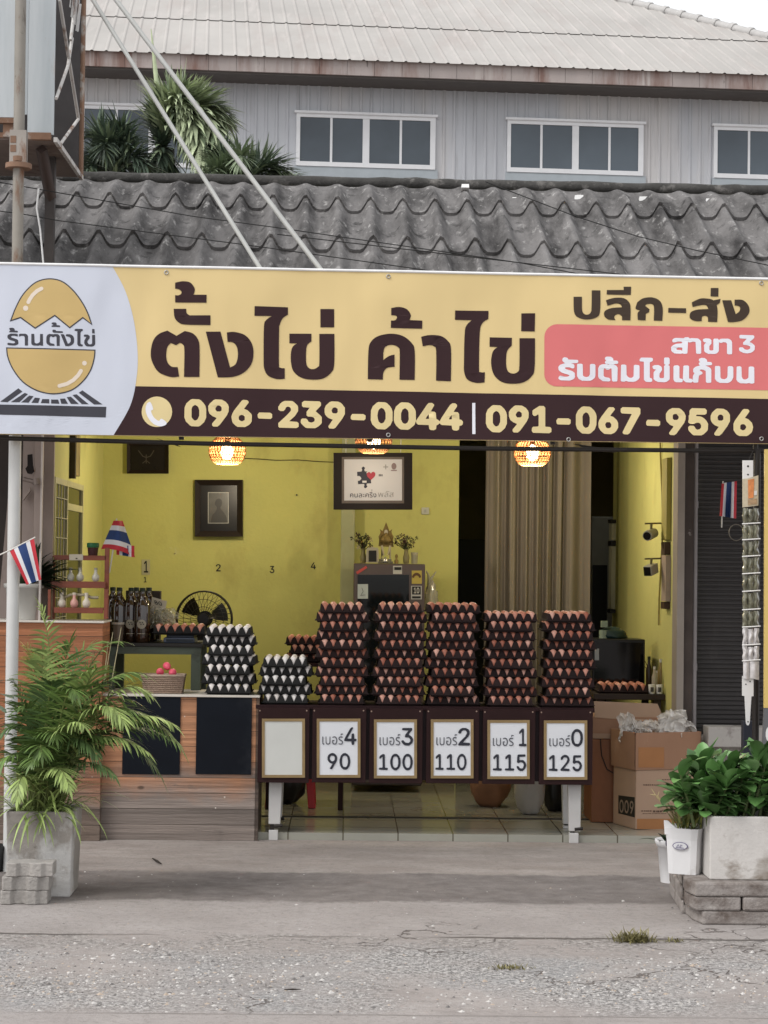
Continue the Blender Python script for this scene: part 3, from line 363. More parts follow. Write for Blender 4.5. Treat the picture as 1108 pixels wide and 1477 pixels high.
    h = math_('ADD', nz(35.,8,.7), math_('MULTIPLY', math_('ADD', ck, math_('MULTIPLY', chip, .5)), -1.5)); h = math_('ADD', h, math_('MULTIPLY', jm, -2.)); h = math_('ADD', h, math_('MULTIPLY', math_('MULTIPLY', gm, nz(90.,3,.6)), 1.2))
    L.new(h, bp.inputs['Height']); L.new(bp.outputs[0], b.inputs['Normal'])
    return mt
g = MB(); g.quad((-300,-300,0),(300,-300,0),(300,300,0),(-300,300,0))
kind(g.build('ground', ground_mat(), base=(0,0,0)), 'structure')

# tiled shop floor
def tile_mat():
    mt = mat('floor_tile', (.33,.325,.28), rough=.13, var=.10, scale=3., dirt=[((.25,.22,.18), .55, .8, 3., (1,1,1))])
    n = mt.node_tree.nodes; L = mt.node_tree.links; b = n['Principled BSDF']
    old = b.inputs['Base Color'].links[0].from_socket
    br = n.new('ShaderNodeTexBrick'); br.offset = 0; br.inputs['Scale'].default_value = 1.; br.inputs['Brick Width'].default_value = .30; br.inputs['Row Height'].default_value = .30
    br.inputs['Mortar Size'].default_value = .004; br.inputs['Color1'].default_value = (1,1,1,1); br.inputs['Color2'].default_value = (.9,.9,.9,1); br.inputs['Mortar'].default_value = (.35,.32,.28,1)
    tc = n.new('ShaderNodeTexCoord'); L.new(tc.outputs['Object'], br.inputs['Vector'])
    x = n.new('ShaderNodeMix'); x.data_type = 'RGBA'; x.blend_type = 'MULTIPLY'; x.inputs['Factor'].default_value = 1
    L.new(old, x.inputs['A']); L.new(br.outputs['Color'], x.inputs['B']); L.new(x.outputs['Result'], b.inputs['Base Color'])
    return mt
XL, XR = -1.657, 1.905
f = MB(); f.box(XL-.1, XR+.35, .06, 5.6, -.05, .04)
kind(f.build('shop_floor', tile_mat(), base=(0,0,0)), 'structure')

# ================================================================== shop house
M_wall = mat('yellow_wall', lin(196,194,116,.94), rough=.75, var=.07, scale=2.2, bump=.25, bscale=30, dirt=[((.30,.25,.08), .56, .80, 1.3, (1,1,.6)), ((.55,.54,.36), .66, .76, 3.5, (1,1,1)), ((.16,.13,.05), .72, .76, 16., (1,1,1))])
M_wallp = mat('pale_yellow_wall', lin(204,202,128,.94), rough=.75, var=.07, scale=2.2, bump=.25, bscale=30, dirt=[((.32,.27,.09), .60, .85, 2.2, (1,1,.5))])
M_ceil = mat('ceiling_board', (.55,.55,.42), rough=.8)
shop = thing('shop_building', 'single-storey shophouse with yellow walls and an old grey corrugated roof, open to the street', 'shop', (0,1.5,0))
BY = 2.60                                   # depth of the yellow back wall
XP = P(661, 800, BY).x                      # where it stops at the passage
b = MB(); b.box(XL-.1, XP, BY, BY+.10, 0, 2.8)
b.build('back_wall', M_wall, shop)
b = MB(); Y0w, Y1w, ZB, ZT = .42, 1.60, .95, P(121,700,1.60).z
b.box(XL-.1, XL, .32, Y0w, 0, 2.8); b.box(XL-.1, XL, Y1w, BY, 0, 2.8); b.box(XL-.1, XL, Y0w, Y1w, 0, ZB); b.box(XL-.1, XL, Y0w, Y1w, ZT, 2.8)
b.build('side_wall', M_wallp, shop)
b = MB(); b.box(XR, XR+.12, .62, 3.3, 0, 2.8); b.build('side_wall', M_wallp, shop)
b = MB(); b.box(XL-.1, XR+.12, .3, 3.9, 2.8, 2.88); b.build('ceiling', M_ceil, shop)
M_dim = mat('passage_dim_yellow', (.20,.17,.07), rough=.8)  # the yellow wall again, the unlit passage's dimness put into its colour
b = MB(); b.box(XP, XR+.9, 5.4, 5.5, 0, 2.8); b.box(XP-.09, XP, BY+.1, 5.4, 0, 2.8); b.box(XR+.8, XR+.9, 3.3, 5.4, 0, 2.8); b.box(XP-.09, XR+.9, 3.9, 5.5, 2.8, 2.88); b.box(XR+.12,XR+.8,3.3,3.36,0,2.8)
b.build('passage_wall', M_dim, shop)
# concrete column standing proud of the back wall
b = MB(); pxbox(b, 491, 511, 560, 1100, BY-.09, .09); b.v = [Vector((v.x, v.y, max(.04, min(2.8, v.z)))) for v in b.v]
for v in b.v: v.z = 2.8 if v.z > 1.5 else .04
b.build('column', mat('column_paint', lin(178,180,140,.8), rough=.7, var=.12, scale=5, dirt=[((.30,.27,.15),.58,.75,6.,(1,1,.4))]), shop, bevel=.006)
# window in the left wall: grilled bay and two dark panes
wn = MB(); t = .035; xg = XL-.055
ym = .92
for a, c in ((Y0w, Y0w+t), (Y1w-t, Y1w), (ym-t/2, ym+t/2)): wn.box(XL-.02, XL+.008, a, c, ZB, ZT)
for a, c in ((ZB, ZB+t), (ZT-t, ZT)): wn.box(XL-.02, XL+.007, Y0w+t, ym-t/2, a, c); wn.box(XL-.02, XL+.007, ym+t/2, Y1w-t, a, c)
zr = P(108, 733, 1.3).z
wn.box(XL-.02, XL+.006, ym+t/2, Y1w-t, zr-.02, zr+.02)
win = wn.build('window', mat('window_paint', (.46,.44,.25), rough=.5), shop)
gl = MB(); gl.box(XL-.012, XL-.004, Y0w+t, Y1w-t, ZB+t, ZT-t)
gl.build('pane', mat('dark_glass', (.012,.014,.010), rough=.08), win)
gr = MB()
for k in range(1,4): y = Y0w+t+(ym-Y0w-1.5*t)*k/4; gr.tube([(XL+.004,y,ZB+t),(XL+.004,y,ZT-t)], .004, 5)
for k in range(1,9): z = ZB+(ZT-ZB)*k/9; gr.tube([(XL+.007,Y0w+t,z),(XL+.007,ym-t/2,z)], .004, 5)
gr.build('grille', mat('grille_paint', (.45,.43,.33), rough=.5), win)
# narrow boards fixed on the left wall above the window
b = MB(); y1, y2 = 1.0, 1.18; za, zb = 2.12, 2.8
b.box(XL+.001, XL+.035, y1, y1+.05, P(105,690,1.0).z, 2.75); b.build('wall_board', mat('dark_trim', (.03,.022,.012), rough=.6), shop)
b = MB(); b.box(XL+.001, XL+.02, y1+.12, y1+.32, P(112,686,1.2).z, 2.7); b.build('wall_board', mat('tan_trim', (.33,.27,.12), rough=.6, dirt=[((.1,.07,.03),.5,.7,9.,(1,1,.3))]), shop)
# door jamb, dark post and conduit at the right end of the opening
M_jamb = mat('jamb_paint', lin(168,158,148,.75), rough=.7, var=.1, dirt=[((.2,.17,.14),.6,.75,8.,(1,1,.3))])
b = MB(); b.box(P(975,850,.6).x, P(985.5,850,.6).x, .56, .72, .04, 2.9); b.build('door_jamb', M_jamb, shop, bevel=.003)
b = MB(); b.box(P(985.6,850,.6).x, P(999,850,.6).x, .58, .72, 0, 2.9); b.build('door_post', mat('post_brown', (.055,.042,.036), rough=.7, var=.3, scale=9, dirt=[((.30,.27,.25),.64,.68,12.,(1,1,.8))]), shop)
b = MB(); xx = P(1002.5,850,.6).x; b.tube([(xx,.60,0),(xx,.60,2.9)], .0135, 10)
for z in (P(1000,728,.6).z, P(1000,962,.6).z): b.tube([(xx,.60,z-.02),(xx,.60,z+.02)], .017, 10)
b.build('drain_pipe', mat('pvc_grey', (.24,.22,.22), rough=.5), shop)
# conduit and trunking on the right wall
M_cond = mat('conduit_yellow', lin(180,170,90,.7), rough=.6)
b = MB(); x = XR-.03
zt = P(965, 662, .95).z
b.box(x, XR-.001, .80, .98, P(965,779,.9).z, zt); b.build('trunking', M_cond, shop, bevel=.004)
b = MB(); b.box(x-.005, XR-.001, .82, .95, P(965,800,.9).z, P(965,782,.9).z); b.build('trunking', mat('brown_tape',(.05,.025,.012),rough=.6), shop)
b = MB(); b.box(x, XR-.001, .80, .96, P(965,867,.9).z, P(965,801,.9).z); b.build('trunking', mat('trunk_pink',(.34,.27,.22),rough=.6), shop)
b = MB(); b.box(x-.005, XR-.001, .82, .95, P(965,878,.9).z, P(965,868,.9).z); b.build('trunking', MT.get('brown_tape') or bpy.data.materials['brown_tape'], shop)
b = MB(); p = [P(955, yy, 1.1) for yy in (640, 700, 760, 800)]; b.tube([(XR-.012, 1.10+.06*math.sin(i*.9), 2.6-.16*i) for i in range(10)], .006, 6); b.build('cable', mat('cable_yellow',(.30,.25,.08),rough=.5), shop)
# strips of the inner door frame at the passage
b = MB(); yy = 3.15; xs = XR-.03
for (a, c) in ((755, 779), (788, 878)): b.box(xs, XR-.001, yy, yy+.14, P(880,c,yy).z, P(880,a,yy).z)
b.build('door_frame', mat('strip_white',(.50,.50,.38),rough=.5), shop)
b = MB()
for (a, c) in ((749,754), (780,787), (879,884)): b.box(xs-.008, XR-.001, yy-.02, yy+.14, P(880,c,yy).z, P(880,a,yy).z)
b.build('door_hinge', mat('hinge_black',(.015,.015,.012),rough=.5), shop)
# door track in the floor and a low skirting
b = MB(); b.box(XL, XR, .70, .73, .041, .047); b.build('door_track', mat('track_dark',(.05,.045,.04),rough=.5), shop)
b = MB(); b.box(XL, XP-.01, BY-.012, BY-.001, .041, .13); b.build('skirting', mat('skirting_brown',(.16,.12,.05),rough=.5), shop)

# ---- folded steel gate leaves at the left end
M_gate = mat('gate_paint', lin(172,156,148,.72), rough=.6, var=.12, scale=4, dirt=[((.16,.12,.10),.60,.74,5.,(2,2,.5)), ((.05,.035,.03),.70,.74,9.,(1,1,.6))])
gt = thing('folding_gate', 'folded pinkish grey steel gate leaves beside the white pole', 'gate', (P(52,900,.12).x, .12, 0))
b = MB()
for (xa, xb, yo) in ((30,46.8,.10), (47,57,.02), (58,75,.16)):
    b.box(P(xa,850,yo).x, P(xb,850,yo).x, yo, yo+.03, 0.02, 2.75)
b.build('leaf', M_gate, gt)
b = MB(); b.box(P(57.2,850,.02).x, P(60,850,.02).x, -.01, .015, .02, 2.75); b.build('edge_strip', mat('gate_edge', (.50,.45,.42), rough=.6), gt)
b = MB(); pf = facing(.015)
b.prism([P(x,y,.018) for x,y in ((40,656),(47,655),(48,672),(50,680),(46,684),(40,683),(37,676),(40,672))], (0,-.008,0)); b.build('lock_hole', mat('hole_black', (.012,.009,.008), rough=.9), gt)  # raised black plate, its colour standing in for the dark inside the hole
b = MB(); b.tube([P(34,691,-.02), P(54,696,-.02)], .012, 8); b.tube([P(52,690,-.02), P(53,699,-.02)], .018, 8); b.build('bolt', mat('bolt_steel',(.22,.18,.16),rough=.5,metal=.4), gt)
b = MB(); b.slab(P(14,690,.25), P(30,706,.25), P(30,1010,.25), P(-14,1010,.25), (0,.02,0)); b.build('leaf', M_gate, gt)
b = MB(); b.slab(P(33,713,.05), P(44,703,.05), P(44,708,.05), P(33,722,.05), (0,.03,0)); b.build('brace', M_gate, gt)
# neighbour's dark wall behind the gate
b = MB(); b.box(-4.6, XL-.11, .5, .6, 0, 2.9)
tag(b.build('neighbour_wall', mat('dark_brown_wall', (.05,.04,.037), rough=.8, var=.3, dirt=[((.20,.15,.13),.60,.72,4.,(1,1,.7))])), 'dark brown wall of the house next door behind the folded gate leaves', 'wall')
# neighbour's roller shutter on the right
sh = thing('roller_shutter', 'closed dark grey roller shutter of the next shop behind the small flag', 'shutter', (P(1060,900,.66).x, .66, 0))
xa, xb = P(1005.5,850,.66).x, P(1180,850,.66).x; prof = []
z = .50; k = 0
while z < 2.9:
    prof += [(0, z), (-.006, z+.007), (-.006, z+.017), (0, z+.024)]; z += .0265
b = MB()
for i in range(len(prof)-1):
    (d0,z0),(d1,z1) = prof[i],prof[i+1]
    b.quad((xa,.66+d0,z0),(xb,.66+d0,z0),(xb,.66+d1,z1),(xa,.66+d1,z1))
b.build('slats', mat('shutter_grey', (.040,.037,.037), rough=.55, var=.2, scale=3., dirt=[((.09,.08,.075),.55,.75,3.,(1,1,.3))]), sh)
b = MB(); b.box(xa, xb, .64, .69, .43, .50); b.build('bottom_bar', mat('shutter_bar', (.05,.05,.05), rough=.5), sh)
b = MB(); b.box(xa-.004, xb, .55, .95, 0, P(1050,1062,.55).z)
b.box(P(1020,1050,.42).x, xb+.2, .38, .55, P(1050,1078,.38).z, P(1050,1049,.38).z)
tag(b.build('shutter_step', mat('step_white', (.40,.38,.36), rough=.8, var=.2, dirt=[((.15,.13,.12),.55,.7,6.,(1,1,1))]), bevel=.006), 'pale concrete step below the dark roller shutter', 'step')

# ---- old fibre-cement roof, wavy sheets in three courses
M_roof = mat('roof_sheet', (.172,.165,.163), rough=.9, var=.40, scale=3., bump=.9, bscale=45, stretch=(1,.45,1), spec=.2,
    dirt=[((.040,.038,.038), .44, .68, 2.6, (2.5,.45,1)), ((.38,.37,.36), .57, .72, 14., (1.6,.5,1)), ((.028,.027,.027), .57, .72, 9., (1,1,1)), ((.34,.33,.31), .70, .76, 28., (1,1,1))])
AN = R_(1.2); Rdir = Vector((math.cos(AN), math.sin(AN), 0)); Rbk = Vector((-math.sin(AN), math.cos(AN), 0))
RIDGE = P(554, 272, 1.43); SL = .54; PITCH_W = .194
def wave(x, seed=0):
    p = (x/PITCH_W) % 1.0
    c = .5+.5*math.cos(2*math.pi*(p-.5)); return .088*(c**2.3)
def rp(u, d, dz):      # along the ridge, distance down-slope (horizontal), lift
    q = RIDGE+Rdir*u-Rbk*d; return Vector((q.x, q.y, RIDGE.z-SL*d+dz))
UL, UR = -4.2, 4.2; NU = 44*10
courses = [(.02, .43, .012), (.36, 1.03, -.006), (.95, 2.05, -.024)]
for ci, (d0, d1, lift) in enumerate(courses):
    b = MB(); rr = random.Random(ci)
    ph = [.006*math.sin(i*.7+ci) for i in range(90)]
    def top(i, j, ci=ci, d0=d0, d1=d1, lift=lift):
        u = UL+(UR-UL)*i; d = d0+(d1-d0)*j
        sheet = int((u+10)/.97); rs = random.Random(sheet*7+ci)
        dl = d + (rs.uniform(-.018,.018) if j > .99 else 0) + (.006*noise.noise((u*6,ci,0)) if j > .99 else 0)
        return rp(u, dl, lift*(1-.1*j)+wave(u)*(1 if ci else .22+.78*min(1,j*1.3))+.010*j*rs.uniform(.2,1)+ (.016 if j>.5 else 0)*0)
    b.grid(lambda i,j: top(i,j), NU, 8)
    n0 = len(b.v)
    edge = [top(i/NU, 1.0) for i in range(NU+1)]
    b.add(edge+[e+Vector((0,.012,-.020)) for e in edge], [(i, i+1, NU+1+i+1, NU+1+i) for i in range(NU)])
    b.grid(lambda i,j: top(i,j)+Vector((0,.012,-.014)), NU, 3)
    if ci == 0: roof = b.build('roof', M_roof, shop)
    else: b.build('roof', M_roof, shop)
b = MB(); rr = random.Random(5)
path = []
for k in range(85):
    u = UL+(UR-UL)*k/84; path.append(rp(u, -.02, .026+.006*noise.noise((u*3,0,0))))
b.tube(path, [.036+.009*noise.noise((k*.9,3,0)) for k in range(85)], 10)
b.build('ridge_cap', mat('ridge_mortar', (.06,.058,.055), rough=.95, var=.4, scale=8, bump=1.0, bscale=30, dirt=[((.20,.19,.18),.55,.7,9.,(1,1,1)), ((.02,.02,.018),.6,.75,16.,(1,1,1))]), roof)
b = MB(); b.grid(lambda i,j: rp(UL+(UR-UL)*i, .3*j-.3, -.54*.3*(1-j)*2+.03), 20, 2); b.build('rear_slope', M_roof, roof)
b = MB()
for (x, y, w, h) in ((742,289,7,5), (835,292,14,12), (929,294,16,12), (1024,296,13,11), (1034,317,11,7), (671,270,12,5)):
    c = PL(x, y, rp(0,.2,.052), Vector((0, -SL, -1)).normalized()*-1); 
    b.add([c+Vector((-w/500,-.012,-.004)), c+Vector((w/500,-.014,-.004)), c+Vector((w/520,-.004,h/260)), c+Vector((-w/560,-.004,h/270)), c+Vector((-w/500,.04,-.02)), c+Vector((w/500,.04,-.02)), c+Vector((w/520,.04,h/260-.02)), c+Vector((-w/560,.04,h/270-.02))], [(0,1,2,3),(4,7,6,5),(0,4,5,1),(1,5,6,2),(2,6,7,3),(3,7,4,0)])
b.build('mortar_patch', mat('white_mortar', (.80,.80,.79), rough=.8), roof)

# ================================================================== warehouse behind
AW = R_(4.2); Wd = Vector((math.cos(AW), math.sin(AW), 0)); Wn = Vector((math.sin(AW), -math.cos(AW), 0))
WP = P(554, 200, 18.0)
wh = thing('warehouse', 'large grey corrugated metal warehouse with white framed windows and a wide pale roof', 'warehouse', (WP.x, WP.y, 0))
def WPx(x, y, o=0.): return PL(x, y, WP+Wn*o, Wn)
def wu(p): return (p-WP).dot(Wd)
def wat(u, z, o=0.): q = WP+Wd*u+Wn*o; return Vector((q.x, q.y, z))
# ribbed wall
zt = WPx(554, 110).z; b = MB(); u = -9.; us = []
while u < 12.:
    us += [(u,0),(u+.095,0),(u+.115,.022),(u+.135,.022),(u+.155,0)]; u += .155
prof = [q for q in us]
for i in range(len(prof)-1):
    (a,o0),(c,o1) = prof[i],prof[i+1]
    if c-a < 1e-6: continue
    b.quad(wat(a,0,o0), wat(c,0,o1), wat(c,zt,o1), wat(a,zt,o0))
b.build('wall', mat('metal_wall', (.46,.475,.505), rough=.55, var=.16, scale=1.2, stretch=(1,1,.4), dirt=[((.53,.52,.52),.48,.62,.6,(1,1,.15)), ((.22,.215,.22),.58,.80,2.5,(3,3,.15))]), wh)
M_alu = mat('window_alu', (.70,.71,.73), rough=.4, var=.05)
M_wpane = mat('window_grey_pane', (.075,.093,.112), rough=.2, var=.45, scale=.35)  # broad colour noise stands in for uneven reflections in the panes
M_panel = mat('blue_grey_panel', (.36,.40,.43), rough=.6, var=.08)
for (xl, xr, yt, yb, sl) in ((117,322,151,237,.033), (428,628.5,163,238.5,.033), (732,928.5,173,247.5,.033), (1030,1232,182,256,.033)):
    ul, ur = wu(WPx(xl,yt,.04)), wu(WPx(xr,yt+sl*(xr-xl),.04)); ym_ = sl*(xr-xl)/2
    z1 = WPx((xl+xr)/2, yt+ym_, .04).z; z0 = WPx((xl+xr)/2, yb+ym_-sl*0, .04).z
    fr = .055; F = MB()
    def bar(u0,u1,za,zb,o0=-.02,o1=.05): F.hexa([wat(u0,za,o1),wat(u1,za,o1),wat(u1,za,o0),wat(u0,za,o0),wat(u0,zb,o1),wat(u1,zb,o1),wat(u1,zb,o0),wat(u0,zb,o0)])
    bar(ul,ul+fr,z0,z1); bar(ur-fr*1.4,ur,z0,z1); bar(ul+fr,ur-fr*1.4,z1-fr,z1); bar(ul+fr,ur-fr*1.4,z0,z0+fr*1.2)
    w = (ur-ul)
    for k, t in ((.25,.035),(.5,.10),(.75,.035)): bar(ul+w*k-t/2, ul+w*k+t/2, z0+fr*1.2, z1-fr, -.02, .04)
    bar(ul-.03, ur+.03, z1, z1+.035, -.02, .08)
    wf = F.build('window', M_alu, wh)
    q = MB(); q.hexa([wat(ul+fr,z0+fr,.03),wat(ur-fr,z0+fr,.03),wat(ur-fr,z0+fr,.024),wat(ul+fr,z0+fr,.024),wat(ul+fr,z1-fr,.03),wat(ur-fr,z1-fr,.03),wat(ur-fr,z1-fr,.024),wat(ul+fr,z1-fr,.024)])
    q.build('pane', M_wpane, wf)
    q = MB(); q.hexa([wat(ul-.02,z0-2.5,.035),wat(ur+.04,z0-2.5,.035),wat(ur+.04,z0-2.5,-.02),wat(ul-.02,z0-2.5,-.02),wat(ul-.02,z0-.003,.035),wat(ur+.04,z0-.003,.035),wat(ur+.04,z0-.003,-.02),wat(ul-.02,z0-.003,-.02)])
    q.build('wall_panel', M_panel, wh)
# roof slope with ribs, one overlap line, rusty fascia
EV = .60                                                # eave overhang
pe = PL(554, 87, WP+Wn*EV, Wn); ze = pe.z; TS = math.tan(R_(25))
def wr(u, s, lift=0.): q = WP+Wd*u+Wn*(EV-s); return Vector((q.x, q.y, ze+s*TS+lift))
pn = Vector((0,0,1))*1.0; nrm = (Wd.cross((Wn*-1+Vector((0,0,TS))))).normalized()
def onroof(x, y):
    q = PL(x, y, wr(0,0), nrm); r = q-WP; return r.dot(Wd), EV-r.dot(Wn)
uc, _ = onroof(1338, 113); u_top, s_top = onroof(640, -62)
s_lap = onroof(554, 40)[1]
def hip(s): return uc+(u_top-uc)*(s/s_top)
def roof_piece(s0, s1, lift):
    b = MB(); u = -11.
    rib = .205
    while u < uc:
        for (a, c, l0, l1) in ((u,u+rib*.72,0,0),(u+rib*.72,u+rib*.82,0,.014),(u+rib*.82,u+rib*.9,.014,.014),(u+rib*.9,u+rib,.014,0)):
            ss = s1
            if c > hip(s1):
                ss = s_top*(c-uc)/(u_top-uc)
                if ss <= s0: continue
            b.quad(wr(a,s0,lift+l0), wr(c,s0,lift+l1), wr(c,ss,lift+l1), wr(a,ss,lift+l0))
        u += rib
    return b
M_mroof = mat('metal_roof', (.40,.382,.362), rough=.7, var=.12, scale=.7, stretch=(1,.5,1), dirt=[((.37,.335,.315),.50,.75,.9,(2.5,.35,1)), ((.46,.43,.41),.55,.72,1.5,(3,.25,1))])
rf = roof_piece(-.06, s_lap+.15, 0.).build('roof', M_mroof, wh)
roof_piece(s_lap, s_top, .016).build('roof', M_mroof, wh)
b = MB(); b.tube([wr(uc,0,.02), wr(hip(s_top), s_top, .04)], .075, 8)
for k in range(30): q = wr(hip(s_top*k/30), s_top*k/30, .035); b.tube([q, q+(wr(hip(s_top),s_top)-wr(uc,0)).normalized()*.10], .088, 8)
b.build('hip_cap', mat('hip_grey', (.42,.41,.40), rough=.6), rf)
b = MB(); q0 = wr(uc,0); q1 = wr(hip(s_top), s_top); q2 = q0-Wn*14; b.add([q0,q2,q1],[(0,1,2)]); b.build('hip_slope', M_mroof, rf)
M_fas = mat('rusty_fascia', (.36,.315,.30), rough=.75, var=.25, scale=1.5, stretch=(1,1,.3), dirt=[((.20,.125,.105),.46,.62,1.3,(1.3,1.3,.25)), ((.42,.38,.36),.60,.68,2.0,(2.5,2.5,.1)), ((.09,.075,.07),.62,.72,5.,(2,2,.4))])
b = MB(); zf = PL(554,110, WP+Wn*EV, Wn).z; u = -11.
while u < uc:
    b.hexa([wat(u,zf,EV),wat(u+.395,zf,EV),wat(u+.395,zf,EV-.04),wat(u,zf,EV-.04),wat(u,ze-.012,EV),wat(u+.395,ze-.012,EV),wat(u+.395,ze-.012,EV-.04),wat(u,ze-.012,EV-.04)]); u += .40
b.build('fascia', M_fas, wh)
b = MB(); b.hexa([wat(-11,zf+.005,EV-.045),wat(uc,zf+.005,EV-.045),wat(uc,zf+.005,EV-.06),wat(-11,zf+.005,EV-.06),wat(-11,ze+.014,EV-.045),wat(uc,ze+.014,EV-.045),wat(uc,ze+.014,EV-.06),wat(-11,ze+.014,EV-.06)]); b.build('eave_closer', mat('closer_dark',(.08,.07,.065),rough=.9), wh)  # dark strip added behind the fascia to block sky in the gaps
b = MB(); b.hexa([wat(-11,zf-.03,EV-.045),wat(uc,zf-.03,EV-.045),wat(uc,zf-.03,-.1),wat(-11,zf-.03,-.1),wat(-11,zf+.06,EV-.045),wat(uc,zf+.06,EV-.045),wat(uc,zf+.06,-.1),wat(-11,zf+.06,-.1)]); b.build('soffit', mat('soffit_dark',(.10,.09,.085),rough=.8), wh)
# ================================================================== shop banner
BA, BB = P(0, 503, -1.25), P(1108, 521, -0.90)
Bd = Vector((BB.x-BA.x, BB.y-BA.y, 0)).normalized(); Bn = Vector((Bd.y, -Bd.x, 0))     # Bn faces the street
def rip(x, y):      # the vinyl hangs with soft vertical ripples between its tubes
    e = min(1., max(0., min(y-(381+x*.0203), 626+x*.0128-y)/40))
    return (.0045*math.sin(x/41+.7*math.sin(y/70))+.010*noise.noise((x/75, y/190, .3))+.005*noise.noise((x/28, y/90, 4.)))*(.35+.65*e)
def BP(x, y, o=0.): return PL(x, y, BA, Bn)+Bn*(o+rip(x, y))
BP.lim = 16
ban = thing('shop_banner', 'long yellow and white egg shop banner with large Thai lettering above the shop front', 'banner', (BP(554,630).x, BP(554,630).y, BP(554,640).z))
Y_ban = mat('banner_yellow', lin(230,205,148,.90), rough=.5, var=.045, scale=1.1, bump=.15, bscale=4., stretch=(1,1,.5))
W_ban = mat('banner_white', lin(214,219,232,.88), rough=.5, var=.03, scale=1.1, bump=.15, bscale=4., stretch=(1,1,.5))
D_ban = mat('banner_brown', lin(56,38,40), rough=.6, spec=.15, var=.06, scale=3)
R_ban = mat('banner_red', lin(228,124,124,.88), rough=.55, var=.05, scale=2)
G_ban = mat('logo_grey', lin(62,62,70), rough=.5, var=.05)
E_ban = mat('logo_egg', lin(216,186,124,.82), rough=.5, var=.04)
H_ban = mat('logo_highlight', lin(236,222,206,.9), rough=.5, var=.02)
T_ban = mat('banner_digits', lin(232,212,158,.88), rough=.5, var=.03)
def topy(x): return 381+(x)*.0203
def boty(x): return 626+(x)*.0128
XE0, XE1 = -60, 1113
# cloth, with soft sag between the frame tubes
def cloth(i, j):
    x = XE0+(XE1-XE0)*i; y = topy(x)+(boty(x)-topy(x))*j
    w = -.004*math.sin(j*math.pi)*(1+.8*math.sin(i*31))+ (-.006 if False else 0)
    return BP(x, y, 0)
b = MB(); b.grid(cloth, 120, 26); n = len(b.v)
b.add([BP(XE0,topy(XE0),-.026), BP(XE1,topy(XE1),-.026), BP(XE1,boty(XE1),-.026), BP(XE0,boty(XE0),-.026)], [(0,1,2,3)])
def edge_strip(pts): 
    a = [BP(x,y,0) for x,y in pts]; c = [BP(x,y,-.026) for x,y in pts]
    b.add(a+c, [(i,i+1,len(a)+i+1,len(a)+i) for i in range(len(a)-1)])
edge_strip([(XE0+(XE1-XE0)*i/60, topy(XE0+(XE1-XE0)*i/60)) for i in range(61)]); edge_strip([(XE0+(XE1-XE0)*i/60, boty(XE0+(XE1-XE0)*i/60)) for i in range(61)]); edge_strip([(XE1,topy(XE1)),(XE1,boty(XE1))]); edge_strip([(XE0,topy(XE0)),(XE0,boty(XE0))])
b.build('cloth', Y_ban, ban)
hem = [(x, topy(x)-1.0) for x in range(XE0, XE1, 40)]+[(XE1,topy(XE1)-1)]
b = MB(); b.tube([BP(x,y,0) for x,y in hem], .007, 8); b.build('hem', mat('hem_white', (.78,.78,.78), rough=.5), ban)
arc = smooth_loop([(163,topy(163)+1,1),(181,420),(193,462),(198.5,508),(197,545),(188,585),(164,boty(164)-.5,1)], 8)[:-1]
arc = arc[:6*8+1] if len(arc) > 49 else arc
la = [(XE0,topy(XE0)+1)]+arc+[(164,boty(164)-.5),(XE0,boty(XE0)-.5)]
def dens(loop, st=25):   # subdivide long edges so that the sheet follows the cloth
    out = []
    for i, p in enumerate(loop):
        q = loop[(i+1)%len(loop)]; d = math.hypot(q[0]-p[0], q[1]-p[1]); k = max(1, int(d/st))
        out += [(p[0]+(q[0]-p[0])*t/k, p[1]+(q[1]-p[1])*t/k) for t in range(k)]
    return out
flat('white_field', [la], BP, .0012, W_ban, ban)
low = [p for p in arc if p[1] >= 555]
db = [(195.5,557)]+[(1113,575.5)]+[(1113,boty(1113)-.5),(164,boty(164)-.5)]+[p for p in reversed(low) if p[1] > 558 and p[1] < boty(164)-3]
flat('phone_band', [db], BP, .0011, D_ban, ban)
rd = []
for (cx, cy, a0) in ((803,486,180),(803,539.5,90)):
    for k in range(7):
        a = R_(a0+90*k/6) if a0 == 180 else R_(90+90*k/6)
        rd.append((cx+18*math.cos(a), cy+18*math.sin(a)))
rr_ = [(785,486+0)]+[(803-18*math.cos(t), 486-18*math.sin(t)) for t in [math.pi/2*k/6 for k in range(7)]]+[(1113,472.8),(1113,563)]+[(803-18*math.sin(t), 539.5+18*math.cos(t)) for t in [math.pi/2*k/6 for k in range(7)]]
flat('red_panel', [rr_[1:]], BP, .0011, R_ban, ban)
